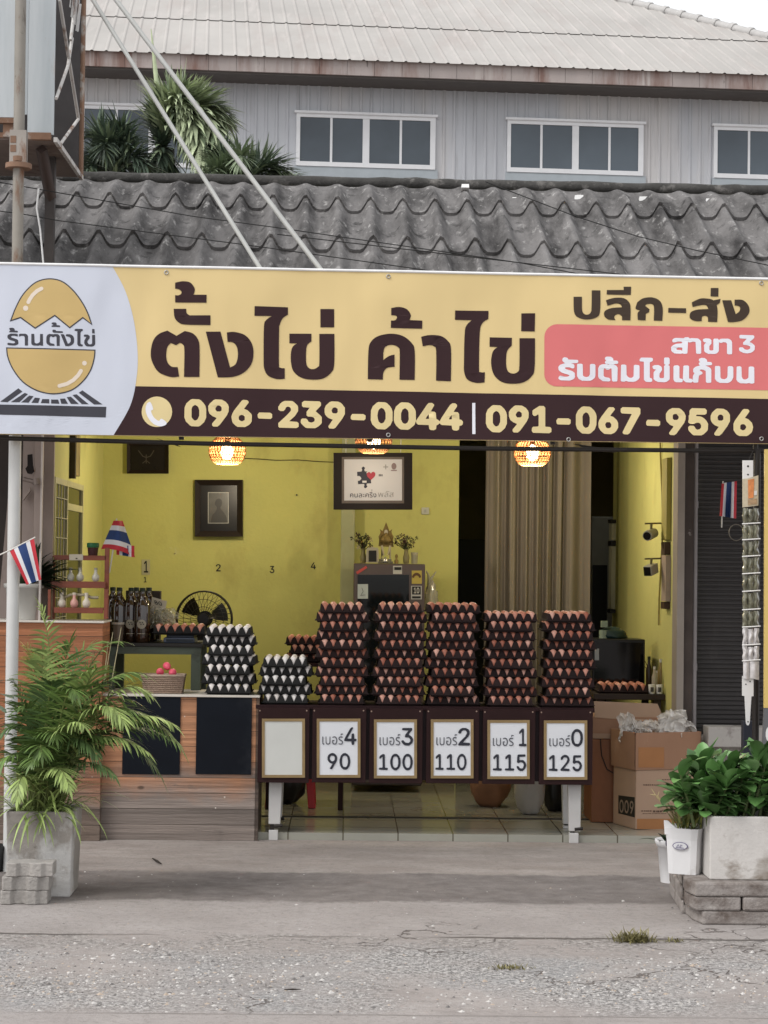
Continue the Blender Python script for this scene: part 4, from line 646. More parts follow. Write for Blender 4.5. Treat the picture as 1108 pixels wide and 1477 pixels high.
# headline letters, drawn as outlines
def Zp(pts, ox, oy, s=300/1108): return [tuple([ox+p[0]*s, oy+p[1]*s]+list(p[2:])) for p in pts]
big = []
A_ = [[(195,66,1),(235,58),(275,65),(298,95),(297,118),(291,130,1),(362,131,1),(361,173,1),(195,171,1),(195,132,1),(212,133),(227,125),(228,112),(215,101),(195,98,1)],
 [(187,205,1),(254,205,1),(256,228),(272,240,1),(383,240,1),(383,292,1),(250,289),(212,276),(192,250)],
 [(216,566,1),(170,568),(105,540),(70,480),(66,425),(80,370),(110,338),(153,321,1),(202,349,1),(246,323,1),(290,337),(318,372),(325,425),(324,568,1),(242,568,1),(244,425),(236,395),(220,386,1),(200,399,1),(172,387,1),(153,410),(147,455),(155,492),(178,514),(208,515,1)],
 [(358,327,1),(436,327,1),(487,518,1),(518,498),(529,450),(522,405),(500,384),(474,382,1),(470,332,1),(510,329),(565,345),(600,385),(612,440),(600,500),(560,545),(500,568),(422,570,1)],
 [(618,191,1),(796,196,1),(796,235,1),(768,255),(752,290),(749,320),(748,495),(754,517),(779,521,1),(779,577,1),(735,578),(690,560),(670,525),(666,470),(668,300),(680,265),(710,243,1),(617,243,1)],
 [(804,336,1),(921,337,1),(921,378,1),(900,395),(893,425),(893,490),(905,518),(930,526),(955,514),(963,490),(963,338,1),(1043,338,1),(1042,500),(1025,545),(985,575),(930,582),(870,572),(828,540),(813,495),(812,440),(822,405),(845,388,1),(804,387,1)],
 [(969,205,1),(1042,206,1),(1042,303,1),(969,303,1)]]
B_ = [[(237,202,1),(280,196),(320,208),(341,238),(335,265,1),(403,268,1),(402,311,1),(235,307,1),(236,268,1),(258,266),(268,252),(262,242),(237,240,1)],
 [(113,580,1),(116,430),(130,380),(170,350),(238,338),(300,350),(345,385),(363,430),(362,584,1),(281,583,1),(283,440),(275,410),(240,397),(207,407),(196,435),(195,478,1),(225,457),(255,449,1),(255,514,1),(215,520),(196,545),(193,582,1)],
 [(397,354,1),(440,345),(500,348),(540,375),(557,420),(556,590,1),(477,587,1),(478,430),(465,404),(440,398),(406,405,1)],
 [(579,213,1),(757,215,1),(756,258,1),(725,280),(711,330),(707,520),(714,541),(738,542,1),(736,596,1),(690,598),(645,580),(628,540),(627,480),(631,330),(642,290),(668,264,1),(578,263,1)],
 [(763,356,1),(881,359,1),(880,400,1),(858,425),(851,455),(851,510),(862,540),(888,550),(912,540),(920,510),(921,361,1),(1003,362,1),(1001,520),(985,565),(945,595),(890,604),(830,595),(788,560),(772,510),(772,465),(782,428),(805,408,1),(762,406,1)],
 [(931,229,1),(1003,229,1),(1001,326,1),(930,324,1)]]
C_ = [[(158,96,1),(199,96,1),(199,160),(210,180),(228,183),(242,172),(246,150),(248,64,1),(290,64,1),(288,165),(272,195),(225,207),(180,197),(160,170)],
 [(322,62,1),(404,62,1),(404,46,1),(440,46,1),(438,86,1),(321,84,1)],
 [(317,112,1),(360,100),(405,102),(432,125),(437,160),(436,210,1),(396,209,1),(395,190),(380,180),(364,184),(358,195),(364,208,1),(330,206),(310,190),(312,165),(345,150),(396,146,1),(388,132),(365,128),(325,139,1)],
 [(470,122,1),(500,102),(545,98),(580,115),(594,150),(592,212,1),(551,211,1),(552,145),(540,130),(515,132),(510,140,1),(530,155,1),(528,170,1),(512,178,1),(511,210,1),(473,208,1),(472,175),(484,162,1),(462,155,1),(462,145,1)],
 [(622,149,1),(708,151,1),(708,174,1),(621,172,1)],
 [(736,122,1),(780,103),(825,105),(842,112,1),(876,105,1),(872,125,1),(858,135,1),(862,165),(860,218,1),(816,216,1),(815,195),(803,187),(787,192),(785,213,1),(755,213),(728,200),(730,172),(760,158),(818,154,1),(808,137),(785,135),(740,145,1)],
 [(829,52,1),(866,52,1),(865,94,1),(828,93,1)],
 [(884,112,1),(927,112,1),(950,180,1),(968,165),(970,145),(955,138,1),(944,138,1),(944,109,1),(985,112),(1012,140),(1014,175),(985,208),(945,218),(912,218,1)]]
def put_letters(name, glyphs, ox, oy, s, mt):
    b = MB()
    for gph in glyphs: flat_mb(b, [smooth_loop(Zp(gph, ox, oy, s))], BP, .0022)
    return b.build(name, mt, ban)
put_letters('headline_lettering', A_, 200, 390, 300/1108, D_ban)
put_letters('headline_lettering', B_, 500, 390, 300/1108, D_ban)
D2 = mat('banner_darkbrown', lin(60,46,34), rough=.5, var=.05)
put_letters('wholesale_lettering', C_, 780, 400, 328/1108, D2)
Wt = mat('banner_lettering_white', lin(240,240,248,.9), rough=.5, var=.02)
flat('branch_lettering', glyph_loops('sakha', 968, 1056, 486, 510, .014), BP, .0022, Wt, ban)
flat('branch_lettering', glyph_loops('three', 1066, 1089, 483, 509.5, .014), BP, .0022, Wt, ban)
flat('service_lettering', glyph_loops('boil', 805, 1088, 513, 549, .0155), BP, .0022, Wt, ban)
flat('phone_number', glyph_loops('pa', 266, 668, 575.5, 615, .0158), BP, .0022, T_ban, ban)
flat('phone_number', glyph_loops('pb', 701, 1086, 584, 623.5, .0158), BP, .0022, T_ban, ban)
flat('divider', [[(681.5,581),(686,581),(686,626),(681.5,626)]], BP, .0022, Wt, ban)
ic = flat('phone_icon', [circ(226.4,594,22)], BP, .0022, T_ban, ban)
flat('handset', [smooth_loop([(212,582,1),(217,580),(221,590),(218,593),(222,602),(229,607),(233,604),(240,609),(239,613),(231,615),(221,611),(213,601),(210,590)])], BP, .0032, Wt, ic)
# egg logo
s5 = 170/1108
def z5(pts): return [tuple([0+p[0]*s5, 395+p[1]*s5]+list(p[2:])) for p in pts]
up = smooth_loop(z5([(103,442,1),(150,320),(215,200),(310,100),(400,57),(500,50),(600,82),(700,170),(780,280),(830,380),(862,475,1),(780,413,1),(657,508,1),(517,393,1),(333,513,1),(195,412,1)]))
lo = smooth_loop(z5([(65,698,1),(893,718,1),(885,800),(850,910),(780,1010),(680,1090),(560,1125),(450,1125),(330,1090),(210,1010),(120,890),(75,780)]))
lg = thing  # logo pieces hang on the banner itself
b = MB(); flat_mb(b, [grow(up, .9)], BP, .0022); flat_mb(b, [grow(lo, .9)], BP, .0022)
for q in ([(175,1077),(213,1108),(72,1207),(3,1202)],[(235,1120),(265,1132),(185,1208),(103,1206)],[(278,1146),(318,1152),(270,1213),(200,1210)],[(330,1165),(378,1170),(362,1216),(297,1213)],[(400,1178),(465,1180),(465,1220),(385,1217)],[(483,1183),(548,1183),(560,1222),(483,1221)],[(565,1175),(612,1172),(640,1222),(578,1222)],[(628,1160),(668,1155),(742,1224),(668,1223)],[(682,1140),(720,1132),(835,1226),(770,1225)],[(742,1118),(775,1095),(965,1228),(885,1228)],[(-30,1228),(1000,1250),(995,1350),(-30,1323)]):
    flat_mb(b, [z5(q)], BP, .0022)
logo = b.build('logo', G_ban, ban)
flat('egg_half', [grow(up, -.9)], BP, .0032, E_ban, logo); flat('egg_half', [grow(lo, -.9)], BP, .0032, E_ban, logo)
for q, w in (([(392,140),(350,162),(310,200),(282,240),(268,268)],36), ([(762,912),(735,955),(690,1000),(630,1035),(560,1055)],36)):
    flat('highlight', [stroke(z5(q), w*s5)], BP, .0042, H_ban, logo)
for cx, cy, r in ((243,325,25),(795,840,22)): flat('highlight', [z5(circ(cx,cy,r,16))], BP, .0042, H_ban, logo)
flat('logo_lettering', glyph_loops('logo', 11, 137.5, 464.5, 498.5, .012), BP, .0022, G_ban, logo)
M_eye = mat('eyelet_steel', (.45,.44,.42), rough=.35, metal=.7)
for x, y in ((1098,408.5),(1098,633),(560,399),(560,627.5),(240,393),(820,634)):
    b = MB(); c_ = BP(x,y,.003); b.tube([c_+Bd*(.009*math.cos(q*math.pi/6))+Vector((0,0,.009*math.sin(q*math.pi/6))) for q in range(12)], .0028, 5, closed=True); b.build('eyelet', M_eye, ban)
# frame tubes: dark rail under the banner, uprights and braces behind it
M_blk = mat('black_tube', (.020,.016,.014), rough=.5, var=.2)
b = MB(); b.tube([BP(x, y, -.05) for x,y in ((-60,629.5),(300,639),(700,646),(1113,650))], .0115, 10); rail = b.build('bottom_rail', M_blk, ban)
b = MB(); b.tube([BP(x, topy(x)+6, -.05) for x in (-60,1113)], .014, 8); b.build('top_rail', M_blk, ban)
for x in (-10, 262, 535, 800, 1094):
    b = MB(); b.tube([BP(x, topy(x)+8, -.05), BP(x, boty(x)+(4 if x not in (1094,) else 10), -.05)], .013, 8); b.build('upright', M_blk, ban)
for xa, xb in ((226,252),(832,884)):
    b = MB(); b.prism([BP(x, y, -.07) for x,y in ((xa,boty(xa)+2),(xb,boty(xb)+9),(xb+9,boty(xb)+14),(xa+30,boty(xa)+13))] , -Bn*.02); b.build('bracket', M_blk, ban)

# ================================================================== pole, old lightbox, stays, wires
M_rust = dict(dirt=[((.16,.07,.03), .52, .64, 7., (1,1,.35)), ((.06,.035,.02), .60, .72, 14., (1,1,.4))])
pole = thing('sign_pole', 'tall round pole at the left end of the banner, white below and rusty above', 'pole', tuple(PG(14,1215,0)))
Yp = -1.10
def pole_c(y): return P(30-(y-0)*.0128, y, Yp)
b = MB(); b.tube([pole_c(628), Vector((pole_c(1110).x, Yp, 0))], .030, 14); b.build('lower_tube', mat('pole_white', lin(212,212,210,.85), rough=.5, var=.06, dirt=[((.35,.33,.31),.62,.75,6.,(1,1,.3))]), pole)
b = MB(); b.tube([pole_c(-60), pole_c(627.5)], .027, 14); b.build('upper_tube', mat('pole_rust', (.27,.25,.22), rough=.6, **M_rust), pole)
M_iron = mat('rust_iron', (.20,.12,.08), rough=.8, var=.3, dirt=[((.36,.33,.30),.55,.65,9.,(1,1,1))])
b = MB(); c = pole_c(240); b.tube([c+Vector((0,0,-.012)), c+Vector((0,0,.012))], .065, 12); b.tube([c+Vector((0,0,.02)), c+Vector((0,0,.045))], .045, 6)
for y in (203, 216): q = pole_c(y); b.box(q.x-.036, q.x-.008, q.y-.034, q.y-.028, q.z-.017, q.z+.017)
b.build('flange', M_iron, pole)
b = MB(); c = pole_c(207); b.box(c.x-.040, c.x+.040, c.y-.032, c.y+.02, c.z-.10, c.z+.06); b.build('clamp', mat('clamp_grey', (.33,.30,.27), rough=.6, **M_rust), pole)
# lightbox frame
sb = thing('old_lightbox_sign', 'rusting pale blue lightbox sign on posts above the left end of the tiled roof', 'sign box', tuple(P(20, 265, -.5)))
Yf, Yb = -.98, -.04
M_lb = mat('lightbox_sheet', (.40,.44,.46), rough=.45, var=.12, scale=1.8, stretch=(1,1,.4), dirt=[((.30,.16,.08),.62,.74,3.,(1.5,1,.3)), ((.50,.53,.55),.52,.66,1.2,(3,1,.2))])
def fq(x0,x1,ya,yb_,Y,d,nm,mt_,par): b = MB(); b.box(P(x0,100,Y).x, P(x1,100,Y).x, Y, Y+d, P((x0+x1)/2,yb_,Y).z, P((x0+x1)/2,ya,Y).z); return b.build(nm, mt_, par)
fq(-140, 23, -90, 168, Yf, .012, 'face_sheet', M_lb, sb); fq(41, 79, -90, 194, Yf, .012, 'face_sheet', M_lb, sb); fq(23.6, 40.4, -90, 165, Yf+.02, .012, 'face_sheet', M_lb, sb)
M_rb = mat('rusty_edge', (.20,.115,.075), rough=.85, var=.35, scale=8, dirt=[((.40,.36,.33),.55,.68,6.,(1,1,1)), ((.05,.03,.02),.6,.72,12.,(1,1,1))])
fq(-140, 22, 168.5, 176, Yf-.004, .03, 'edge_angle', M_rb, sb); fq(41, 75, 191, 201, Yf-.006, .03, 'edge_angle', M_rb, sb); fq(-140, 22, 190, 197, Yf+.02, .03, 'edge_angle', M_rb, sb); fq(6, 20, 176, 197, Yf+.01, .02, 'edge_angle', M_rb, sb)
# underside and right side of the box
zb_ = P(75, 199, Yf).z; xs_ = P(80,150,Yf).x
b = MB(); b.box(P(-140,200,Yf).x, xs_-.004, Yf+.03, Yb, zb_-.006, zb_+.004); b.build('underside', mat('underside_tan', (.20,.155,.135), rough=.8, var=.2, dirt=[((.10,.06,.045),.55,.7,4.,(1,1,1))]), sb)
b = MB(); b.box(xs_-.006, xs_+.012, Yf+.0, Yb+.02, zb_-.02, zb_+.004); b.build('side_rail', mat('rail_pale', (.55,.53,.51), rough=.6, **M_rust), sb)
b = MB(); b.box(P(-140,200,Yb).x, xs_-.012, Yb-.012, Yb, zb_+.004, 4.6); b.build('rear_sheet', mat('rear_dark', (.035,.032,.033), rough=.8, var=.3), sb)
b = MB(); b.box(xs_-.02, xs_+.01, Yb, Yb+.03, zb_, 4.6); b.build('corner_angle', M_iron, sb)
def lat(y0, z0, y1, z1): 
    b = MB(); b.tube([(xs_+.004,y0,z0),(xs_+.004,y1,z1)], .009, 6); b.build('lattice_bar', bpy.data.materials['rail_pale'], sb)
def sidept(x, y):       # a point on the right side plane
    d = ray(x, y); q = CAM+d*((xs_-CAM.x)/d.x); return q
for (xa,ya,xc,yc) in ((85,0,112,170),(80,142,97,95),(112,172,86,208),(97,95,103,55),(101,58,108,0)):
    p, q = sidept(xa,ya), sidept(xc,yc); lat(p.y,p.z,q.y,q.z)
b = MB()
for i in range(6):
    p = sidept(100+i*1.8, 10+(i%2)*9+i*5); b.hexa([p+Vector((0,dx,dz)) for dx,dz in ((0,0),(.10,.02),(.12,.03),(.02,.01))]+[p+Vector((.012,dx,dz+.13)) for dx,dz in ((0,0),(.10,.02),(.13,.05),(.02,.02))])
b.build('torn_sheet', mat('torn_white', (.55,.54,.53), rough=.6, **M_rust), sb)
b = MB(); xq = P(72,320,-.55).x; b.box(xq-.024, xq+.024, -.575, -.525, 2.66, zb_-.006); b.build('post', mat('sign_post', (.055,.048,.046), rough=.7, var=.3), sb)
b = MB(); q = [P(42,262,-.8), P(76,268,-.75), P(76,280,-.75), P(62,200,-1.2)]; b.tube([P(60,215,-.85), P(73,285,-.56)], .03, 4); b.build('knee_brace', mat('brace_dark', (.07,.05,.045), rough=.7), sb)
b = MB(); b.tube([P(56,272,-.9), P(53,300,-.9), P(58,330,-.9), P(63,383,-.95)], .005, 6)
tag(b.build('cable', mat('cable_white', (.6,.6,.6), rough=.5)), 'thin white cable hanging beside the dark post under the old lightbox', 'cable')
# two pipe stays
M_stay = mat('stay_galv', (.40,.405,.39), rough=.5, var=.12, scale=4, dirt=[((.25,.22,.19),.6,.75,6.,(1,1,1))])
for (xa,ya,xc,yc,lab) in ((128,-10,379,389,'lower of two slanting grey pipe stays crossing the tiled roof'),(160,-10,467,390,'upper of two slanting grey pipe stays crossing the tiled roof')):
    p, q = P(xa,ya,-.35), BP(xc,yc,-.06); p2 = p+(p-q)*.35; b = MB(); b.tube([p2, q], .0115 if xa < 150 else .0125, 10)
    o = b.build('pipe_stay', M_stay); tag(o, lab, 'pipe', 'pipe stays of the banner')
M_wire = mat('wire_black', (.012,.012,.012), rough=.6)
for pts, lab in (([(-200,277),(40,310),(83,318),(354,353),(610,389),(900,440)], 'thin black wire sagging over the left of the tiled roof'),
                 ([(-200,228),(278,312),(397,328),(750,379),(850,398)], 'thin black wire over the middle of the tiled roof, above the left one'),
                 ([(700,262),(830,312),(920,341),(1004,361),(1110,383),(1250,420)], 'thin black wire over the right end of the tiled roof'),
                 ([(400,338),(708,374),(890,395),(960,405)], 'faint thin wire just above the right half of the banner')):
    b = MB(); b.tube([P(x,y,-.8) for x,y in pts], .0026, 5); tag(b.build('overhead_wire', M_wire), lab, 'wire', 'wires over the tiled roof')
# right hand pole carrying the banner
b = MB(); b.tube([Vector((P(1092,800,-.86).x, -.86, 0)), P(1092.5,648,-.86)], .017, 10)
tag(b.build('banner_post', M_blk), 'thin black post holding up the right end of the banner', 'post')
# ================================================================== display table, price signs, egg trays
M_mar = mat('maroon_wood', (.026,.011,.012), rough=.6, spec=.15, var=.25, scale=6, stretch=(1,1,1))
M_legw = mat('table_leg_white', (.52,.51,.50), rough=.55, var=.10, scale=5, dirt=[((.25,.22,.2),.62,.75,8.,(1,1,.5))])
TZ = P(612, 1019, 0).z
tb = thing('display_table', 'long dark maroon egg display table on white tapered legs', 'table', (P(612,1019,.2).x, .2, 0))
TX0, TX1 = P(369,1019,0).x, P(858,1019,0).x
b = MB(); b.box(TX0, TX1, 0, .40, TZ-.022, TZ); b.build('table_top', M_mar, tb, bevel=.002)
b = MB(); b.box(TX0+.01, TX1-.01, .012, .030, TZ-.40, TZ-.0225); b.build('apron', mat('apron_dark',(.022,.010,.012),rough=.6), tb)
def leg(x0,x1,x2,x3,y0,y1,Y):
    b = MB(); a = [P(x0,y0,Y),P(x1,y0,Y),P(x3,y1,Y),P(x2,y1,Y)]
    b.prism(a, (0,.055,0)); return b
for Y in (.035, .33):
    k = (10.57+.035)/(10.57+Y)
    sx = lambda x: 500+(x-500)*k
    for (xa,xb,xc,xd,yb_) in ((388.5,411,388.5,405.5,1189),(816,839,822,838.5,1195)):
        zt_, zb_ = TZ-.30, P(400,yb_,.035).z
        X = [P(q,1100,.035).x for q in (xa,xb,xc,xd)]
        b = MB(); b.prism([(X[0],Y,TZ-.0225),(X[1],Y,TZ-.0225),(X[3],Y,zb_),(X[2],Y,zb_)], (0,.05,0)); lo_ = b.build('leg', M_legw, tb, bevel=.004)
        b = MB(); xc_ = X[2]; b.box(xc_+.002, xc_+.052, Y, Y+.05, 0.0 if Y < .06 else .04, .055); b.build('foot', M_legw, lo_, bevel=.003)
        b = MB(); b.box(xc_+.008, xc_+.030, Y+.01, Y+.04, .055, zb_); b.tube([(xc_+.03,Y+.004,.075),(xc_+.075,Y+.004,.08)], .010, 6); b.build('hinge', M_blk, lo_)
b = MB(); b.box(TX0+.06, TX1-.05, .34, .36, .30, .34); b.build('stretcher', M_mar, tb)
M_gold = mat('gold_trim', (.30,.21,.10), rough=.45, var=.25, scale=8, metal=.2)
M_paper = mat('sign_paper', (.75,.77,.81), rough=.35, var=.02, coat=.3)
M_ink = mat('ink', lin(46,48,58), rough=.6, var=.05)
M_inkg = mat('ink_grey', lin(88,90,98), rough=.6, var=.05)
M_board = mat('sign_board', (.026,.011,.011), rough=.6, spec=.15, var=.25, scale=5)
M_screw = mat('screw', (.35,.25,.2), rough=.4, metal=.8)
signs = [(372,446,1021,1129,'',''),(450.5,528,1021,1129,'4','90'),(533,609.5,1022,1130,'3','100'),(615,691,1022,1130,'2','110'),(696.5,772,1023,1131,'1','115'),(778,855,1023.5,1132,'0','125')]
for (x0,x1,y0,y1,num,price) in signs:
    Yq = -.028; xm, ym_ = (x0+x1)/2, (y0+y1)/2
    lab = f'white price sign reading {num} and {price} in a dark frame under the egg trays' if num else 'blank white price sign in a dark frame under the white eggs'
    t = thing('price_sign', lab, 'price sign', (P(xm,ym_,Yq).x, Yq, P(xm,y1,Yq).z), 'price signs hanging along the table front')
    b = MB(); pxbox(b, x0,x1,y0,y1, Yq, .024); b.build('board', M_board, t, bevel=.002)
    gx0, gx1, gy0, gy1 = x0+6.5, x1-8.0, y0+15.5, y1-7.5
    if not num: gx0, gx1 = x0+6, x1-6
    o, i = [(gx0,gy0),(gx1,gy0),(gx1,gy1),(gx0,gy1)], [(gx0+4,gy0+4),(gx1-4,gy0+4),(gx1-4,gy1-4),(gx0+4,gy1-4)]
    b = MB(); pf = facing(Yq)
    for k in range(4):
        q = (k+1)%4; A, B, Cc, D = pf(*o[k],.001), pf(*o[q],.001), pf(*i[q],.001), pf(*i[k],.001)
        b.slab(A,B,Cc,D,(0,-.007,0))
    b.build('trim', M_gold, t)
    b = MB(); b.slab(pf(gx0+4,gy1-4,.001), pf(gx1-4,gy1-4,.001), pf(gx1-4,gy0+4,.001), pf(gx0+4,gy0+4,.001), (0,-.003,0)); b.build('paper', M_paper if num else mm('blank_paper', (.62,.63,.60), rough=.3, var=.04), t)
    for sx_, sy_ in ((x0+3,y0+4),(x1-3.5,y0+4)):
        c = P(sx_,sy_,Yq); b = MB(); b.tube([c, c+Vector((0,-.003,0))], .0045, 8); b.build('screw', M_screw, t)
    if num:
        ox = x0-450.5; oy = y0-1021
        pf4 = facing(Yq)
        flat('lettering', glyph_loops('ber', 465+ox, 495+ox, 1058+oy, 1074+oy, .0), pf4, .0075, M_inkg, t)
        w = {'4':18,'3':17,'2':17,'1':11,'0':17}[num]; x9 = 514.5+ox+(-1 if num != '4' else 0)
        flat('numeral', glyph_loops('d'+num, x9-w, x9, 1049+oy, 1074.5+oy), pf4, .0075, M_ink, t)
        pw = {'90':33,'100':49,'110':45,'115':48,'125':48}[price]; cx = {'90':489,'100':488.5,'110':486,'115':489,'125':488}[price]+ox
        flat('price', glyph_loops('n'+price, cx-pw/2, cx+pw/2, 1086+oy, 1110+oy, .005), pf4, .0075, M_ink, t)
# ---- egg tray: one 6 by 5 cell pulp tray, peaks between the cups, flat flange round the rim
PC = .0465
def tray_mesh():
    b = MB(); nx, ny, q = 6, 5, 6
    def hh(x, y):
        a, c = [min(1., 1.75*2*abs((v % 1.)-.5)) for v in (x, y)]
        return .006+.007*max(a,c)+.036*a*c
    NX, NY = nx*q, ny*q
    def fn(i, j):
        x, y = i*nx, j*ny; return Vector(((x-nx/2)*PC, (y-ny/2)*PC, hh(x,y)))
    b.grid(fn, NX, NY, smooth=False)
    rim = [(i,0) for i in range(NX)]+[(NX,j) for j in range(NY)]+[(i,NY) for i in range(NX,0,-1)]+[(0,j) for j in range(NY,0,-1)]
    a = [fn(i/NX,j/NY) for i,j in rim]
    def out(p, d, z): 
        sx, sy = 1+d/(nx*PC/2), 1+d/(ny*PC/2); return Vector((p.x*sx, p.y*sy, z))
    rings = [a, [out(p,.0045,.0135) for p in a], [out(p,.012,.0125) for p in a], [out(p,.012,.0095) for p in a], [out(p,.002,.0095) for p in a], [out(p,-.004,.000) for p in a]]
    n = len(rim)
    for k in range(5): b.add(rings[k]+rings[k+1], [(i,(i+1)%n,n+(i+1)%n,n+i) for i in range(n)])
    return b
M_tray = mat('tray_brown', (.017,.008,.008), rough=.85, var=.25, scale=12, objr=.35, bump=.3, bscale=90)
M_trayk = mat('tray_black', (.012,.012,.012), rough=.8, var=.2, scale=12, objr=.3, bump=.3, bscale=90)
me_brown = tray_mesh().mesh('egg_tray', M_tray, Vector((0,0,0))); me_black = tray_mesh().mesh('egg_tray', M_trayk, Vector((0,0,0)))
def egg_mb(sc_=1.):
    prof = []
    for k in range(10):
        a = -math.pi/2+math.pi*k/9; z = .0285*math.sin(a); r = .0218*math.cos(a)*(1-.10*math.sin(a)); prof.append((max(r*sc_,1e-5), z*sc_))
    return MB().lathe((0,0,0), prof, 14)
def egg_mat(name, c1, c2, c3):
    mt = mat(name, c1, rough=.42, var=.05, scale=30, objr=.0, isl=.0001, bump=.06, bscale=200, spec=.4)
    n = mt.node_tree.nodes; L = mt.node_tree.links
    oi = n.new('ShaderNodeObjectInfo'); ge = n.new('ShaderNodeNewGeometry'); ad = n.new('ShaderNodeMath'); ad.operation = 'ADD'; fr = n.new('ShaderNodeMath'); fr.operation = 'FRACT'
    L.new(oi.outputs['Random'], ad.inputs[0]); L.new(ge.outputs['Random Per Island'], ad.inputs[1]); L.new(ad.outputs[0], fr.inputs[0])
    cr = n.new('ShaderNodeValToRGB'); cr.color_ramp.interpolation = 'LINEAR'
    cr.color_ramp.elements[0].color = (*c1,1); cr.color_ramp.elements[1].color = (*c3,1); e = cr.color_ramp.elements.new(.5); e.color = (*c2,1)
    L.new(fr.outputs[0], cr.inputs[0]); L.new(cr.outputs[0], n['Principled BSDF'].inputs['Base Color']); return mt
M_eggb = egg_mat('egg_brown', (.32,.10,.06), (.52,.205,.14), (.70,.40,.32))
M_eggw = egg_mat('egg_white', (.74,.68,.64), (.80,.77,.75), (.78,.72,.69))
M_eggp = mat('egg_pink', (.75,.11,.17), rough=.5, var=.1)
me_eb = egg_mb().mesh('egg', M_eggb, Vector((0,0,0))); me_ew = egg_mb().mesh('egg', M_eggw, Vector((0,0,0)))
ORD = ['leftmost','second','third','fourth','fifth','sixth']
NTH = ['top','second','third','fourth','fifth','sixth','seventh','eighth','ninth','tenth','bottom']
rest_b = MB(); rest_w = MB(); cand = []
WZ = P(300, 1001.5, .02).z
stacks = [  # centre px, support z, rows, first row, white?, pitch, place
 (329.7, WZ, 7, 5, True, .0523, 'taller stack of white eggs', .14),
 (411.0, TZ, 5, 5, True, .0500, 'stack above the blank sign', .16),
 (493.5, TZ, 11, 5, False, .0497, 'stack above the 90 sign', .17),
 (576.6, TZ, 11, 5, False, .0500, 'stack above the 100 sign', .17),
 (653.0, TZ, 11, 6, False, .0502, 'stack above the 110 sign', .17),
 (736.8, TZ, 10, 6, False, .0509, 'stack above the 115 sign', .17),
 (820.5, TZ, 10, 5, False, .0513, 'stack above the 125 sign', .17)]
rs = random.Random(3)
def tname(k, n): return 'bottom' if k == n-1 else ['top','second','third','fourth','fifth','sixth','seventh','eighth','ninth','tenth'][k]
egg_tf = []
def add_tray(cx, cy, z, front, yaw, me, label, group):
    o = bpy.data.objects.new('egg_tray', me); C.objects.link(o); o.location = (cx,cy,z); o.rotation_euler = (0,0,yaw+(0 if front == 6 else math.pi/2))
    return tag(o, label, 'egg tray', group)
def eggs_of(cx, cy, z, front, yaw, nrows):
    nx, ny = (6,5) if front == 6 else (5,6); out = []
    for j in range(ny):
        for i in range(nx):
            dx, dy = (i-(nx-1)/2)*PC, (j-(ny-1)/2)*PC
            ca, sa = math.cos(yaw), math.sin(yaw)
            out.append((i, j, Vector((cx+dx*ca-dy*sa+rs.uniform(-.0015,.0015), cy+dx*sa+dy*ca+rs.uniform(-.0015,.0015), z+.0335+rs.uniform(-.0015,.0015))), nx, ny))
    return out
for si, (px, z0, nr, first, white, pt, place, Yc) in enumerate(stacks):
    cx0 = P(px, 950, Yc-.13).x
    jx = rs.uniform(-.002,.002)
    for k in range(nr):
        z = z0+.001+(nr-1-k)*pt; fr_ = first if k%2 == 0 else 11-first
        cx, cy, yaw = cx0+jx+rs.uniform(-.005,.005)+.004*math.sin(si*2.1+k*.5), Yc+rs.uniform(-.005,.005), R_(rs.uniform(-1.8,1.8))
        nm = 'black' if white else 'dark brown'
        add_tray(cx, cy, z, fr_, yaw, me_black if white else me_brown, f'{nm} egg tray, {tname(k,nr)} in the {place}', 'egg trays stacked on the counter')
        for (i, j, p, nx, ny) in eggs_of(cx, cy, z, fr_, yaw, nr):
            top = (k == 0)
            if j == 0:
                side = 'rightmost' if i == nx-1 else ORD[i]
                col = 'white' if white else 'brown'
                lab = f'{side} {col} egg in front row of the {tname(k,nr)} tray, {place}'
                pr = (0 if white else 1) if (top or fr_ == 5) else (2 if white else 3)
                cand.append((pr, len(cand), white, p, lab))
            elif top or i in (0, nx-1): cand.append((9, len(cand), white, p, ''))
cand.sort(key=lambda c: (c[0], c[1]))
for r, (pr, _, white, p, lab) in enumerate(cand):
    ax, ay, az = rs.uniform(-.16,.16), rs.uniform(-.16,.16), rs.uniform(0,6)
    if r < 300 and pr < 9:
        o = bpy.data.objects.new('egg', me_ew if white else me_eb); C.objects.link(o); o.location = p-Vector((0,0,0)); o.rotation_euler = (ax, ay, az)
        o.scale = (1,1,1) if rs.random() < .5 else (.97,.97,.98)
        tag(o, lab, 'egg', 'eggs in the stacked trays')
    else:
        mb = rest_w if white else rest_b; e = egg_mb(); M3 = Matrix.Rotation(ax,3,'X') @ Matrix.Rotation(ay,3,'Y')
        mb.add([M3 @ v + p for v in e.v], e.f, 0, True)
def stuff_egg(mb, p):
    e = egg_mb(); M3 = Matrix.Rotation(rs.uniform(-.2,.2),3,'X') @ Matrix.Rotation(rs.uniform(-.2,.2),3,'Y'); mb.add([M3 @ v + p for v in e.v], e.f, 0, True)
